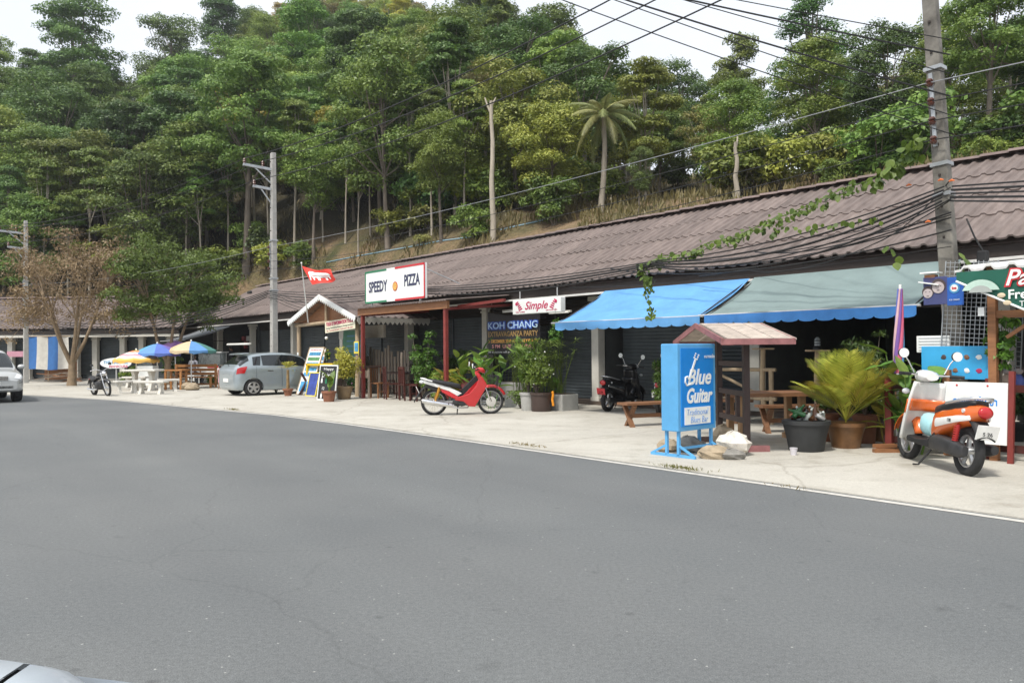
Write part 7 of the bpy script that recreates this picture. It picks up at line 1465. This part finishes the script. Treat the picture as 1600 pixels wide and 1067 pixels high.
# ------------------------------------------------------------- people
M_sk = mat('skin_brown', (.30, .16, .10), .55, var=.06); M_hr = mat('black_hair', (.012, .010, .010), .5)
def person(label, loc, rz, J, E, bands, hair='short', scale=1.):
    """J: joint -> (x, y, z, radius); E: bones; bands: bone -> material index via `bands[joint]`"""
    t = thing('person', label, 'person', loc, rz); t.scale = (scale,) * 3
    names = list(J); me = bpy.data.meshes.new('body'); me.from_pydata([J[n][:3] for n in names], [(names.index(a), names.index(c)) for a, c in E], [])
    o = bpy.data.objects.new('body', me); COL.objects.link(o); sk = o.modifiers.new('s', 'SKIN'); sv = me.skin_vertices[0].data
    for i, n in enumerate(names): r_ = J[n][3]; sv[i].radius = r_ if isinstance(r_, tuple) else (r_, r_); sv[i].use_root = n == 'pelvis'
    sb = o.modifiers.new('d', 'SUBSURF'); sb.levels = 2; sb.render_levels = 2
    dg = bpy.context.evaluated_depsgraph_get(); m2 = bpy.data.meshes.new_from_object(o.evaluated_get(dg)); o.modifiers.clear(); o.data = m2; o.parent = t
    mats_ = []
    for n in names:
        if bands[n] not in mats_: mats_.append(bands[n])
    m2.materials.clear(); [m2.materials.append(m) for m in mats_]
    segs = [(Vector(J[a][:3]), Vector(J[c][:3]), bands[c]) for a, c in E]
    for p in m2.polygons:
        c = p.center; best = min(segs, key=lambda s: (c - (s[0] + (s[1] - s[0]) * max(0, min(1, (c - s[0]).dot(s[1] - s[0]) / max(1e-6, (s[1] - s[0]).length_squared))))).length); p.material_index = mats_.index(best[2]); p.use_smooth = True
    hx, hy, hz, hr = J['head'] if not isinstance(J['head'][3], tuple) else (*J['head'][:3], J['head'][3][0])
    b = MB(); b.ball((hx - .02, hy, hz + .03), (hr * 1.12, hr * 1.10, hr * 1.12), 14, 10, .02, 1)
    if hair == 'long': b.loft([(hx - .10, hy, hz - .10, .09, .14), (hx - .06, hy, hz - .06, .10, .14)], 12, 2.2)
    b.build('hair', M_hr, t, 60)
    for sg in (-1, 1):
        e = MB(); e.ball((hx + hr * .95, hy + sg * hr * .38, hz + .005), .014, 8, 6); e.build('eye', M_hr, t); e = MB(); e.ball((hx, hy + sg * hr * .98, hz - .01), (.02, .012, .03), 8, 6); e.build('ear', M_sk, t)
    e = MB(); e.ball((hx + hr * 1.02, hy, hz - .02), (.02, .014, .022), 8, 6); e.build('nose', M_sk, t); e = MB(); e.ball((hx + hr * .95, hy, hz - .055), (.008, .026, .007), 8, 5); e.build('mouth', mat('lip', (.25, .08, .07), .5), t)
    return t
def hand(J, E, side, wrist, d, down):
    w_ = Vector(J[wrist][:3]); pm = 'palm' + side; J[pm] = (*(w_ + down * .07), .026); E.append((wrist, pm))
    for k, (o, l) in enumerate(((-.03, .05), (-.012, .075), (.008, .08), (.026, .065))):
        n = f'f{k}{side}'; n2 = n + 't'; c = w_ + down * .085 + d * o; J[n] = (*c, .010); J[n2] = (*(c + down * l * .6 + Vector((.012, 0, 0))), .008); E.append((pm, n)); E.append((n, n2))
    n = 'th' + side; J[n] = (*(w_ + down * .06 - d * .05 + Vector((.02, 0, 0))), .010); E.append((pm, n))
def standing(arm=.0):
    J = {'pelvis': (0, 0, .92, (.13, .10)), 'waist': (0, 0, 1.08, (.125, .09)), 'chest': (0, 0, 1.28, (.15, .10)), 'neckb': (0, 0, 1.43, (.07, .06)), 'neck': (.01, 0, 1.50, .05), 'head': (.03, 0, 1.60, .085), 'crown': (.02, 0, 1.68, .06)}
    E = [('pelvis', 'waist'), ('waist', 'chest'), ('chest', 'neckb'), ('neckb', 'neck'), ('neck', 'head'), ('head', 'crown')]
    for s, sg in (('L', 1), ('R', -1)):
        J.update({'sh' + s: (0, sg * .18, 1.40, .055), 'el' + s: (-.02 + arm * .1, sg * .23, 1.12, .042), 'wr' + s: (.05 + arm * .25, sg * .24, .88 + arm * .25, .028), 'hip' + s: (0, sg * .09, .88, .085), 'kn' + s: (.02, sg * .10, .48, .055), 'an' + s: (0, sg * .10, .09, .035), 'toe' + s: (.13, sg * .11, .035, .03)})
        E += [('neckb', 'sh' + s), ('sh' + s, 'el' + s), ('el' + s, 'wr' + s), ('pelvis', 'hip' + s), ('hip' + s, 'kn' + s), ('kn' + s, 'an' + s), ('an' + s, 'toe' + s)]; hand(J, E, s, 'wr' + s, Vector((1, 0, 0)), Vector((.1 + arm, 0, -.95)).normalized())
    return J, E
def band(J, shirt, legs, sleeves=True, shorts=False):
    B = {}
    for n in J:
        if n in ('neck', 'head', 'crown') or n[:2] in ('wr', 'pa', 'f0', 'f1', 'f2', 'f3', 'th'): B[n] = M_sk
        elif n[:2] in ('sh',) or n in ('waist', 'chest', 'neckb'): B[n] = shirt
        elif n[:2] == 'el': B[n] = shirt if sleeves else M_sk
        elif n[:3] == 'toe': B[n] = M_sk if shorts else M_trimblk
        elif n[:2] == 'an': B[n] = M_sk if shorts else legs
        else: B[n] = legs
    return B
M_pinkc = mat('pink_cotton', (.62, .36, .40), .85); M_greyc = mat('grey_cotton', (.24, .24, .27), .85); M_darkc = mat('dark_cotton', (.035, .035, .04), .85)
J, E = standing(); person('small child in pink shirt and shorts standing left of the hatchback', G(344, 608), R(150), J, E, band(J, M_pinkc, M_pinkc, False, True), scale=.52)
J, E = standing(.6); person('person in dark clothes standing inside the souvenir stall', SN(38.6, 13.6, .0), RS + R(200), J, E, band(J, M_darkc, M_darkc))
J, E = standing(.4)
for s, sg in (('L', 1), ('R', -1)): J['kn' + s] = (.42, sg * .11, .88, .06); J['an' + s] = (.40, sg * .11, .50, .04); J['toe' + s] = (.52, sg * .11, .445, .03)
sp = G(287, 604) + Vector((0, 1.0, -.39)); person('seated person in grey shirt with dark hair behind the honey coloured bench', sp, R(70), J, E, band(J, M_greyc, M_darkc), 'long')
t = thing('plastic_stool', 'low white stool under the seated person in grey', 'stool', sp + Vector((0, 0, .39)), R(70)); b = MB(); b.box((.02, 0, .42), (.36, .36, .04)); b.build('seat', M_signwhite, t)
for x in (-.13, .17):
    for y in (-.14, .14): b = MB(); b.box((x, y, .2), (.04, .04, .4)); b.build('leg', M_signwhite, t)
# ------------------------------------------------------------- hazy air
hm = bpy.data.materials.new('hazy_air'); hm.use_nodes = True; n = hm.node_tree; n.nodes.clear()
ou = n.nodes.new('ShaderNodeOutputMaterial'); pv = n.nodes.new('ShaderNodeVolumePrincipled'); pv.inputs['Color'].default_value = (.93, .96, 1, 1); pv.inputs['Density'].default_value = .00045; pv.inputs['Anisotropy'].default_value = .3
n.links.new(pv.outputs[0], ou.inputs['Volume'])
b = MB(); b.box((0, 90, 49), (660, 480, 100.2)); tag(b.build('haze', hm), 'thin pale haze in the air over the whole scene', 'haze', kind='stuff')
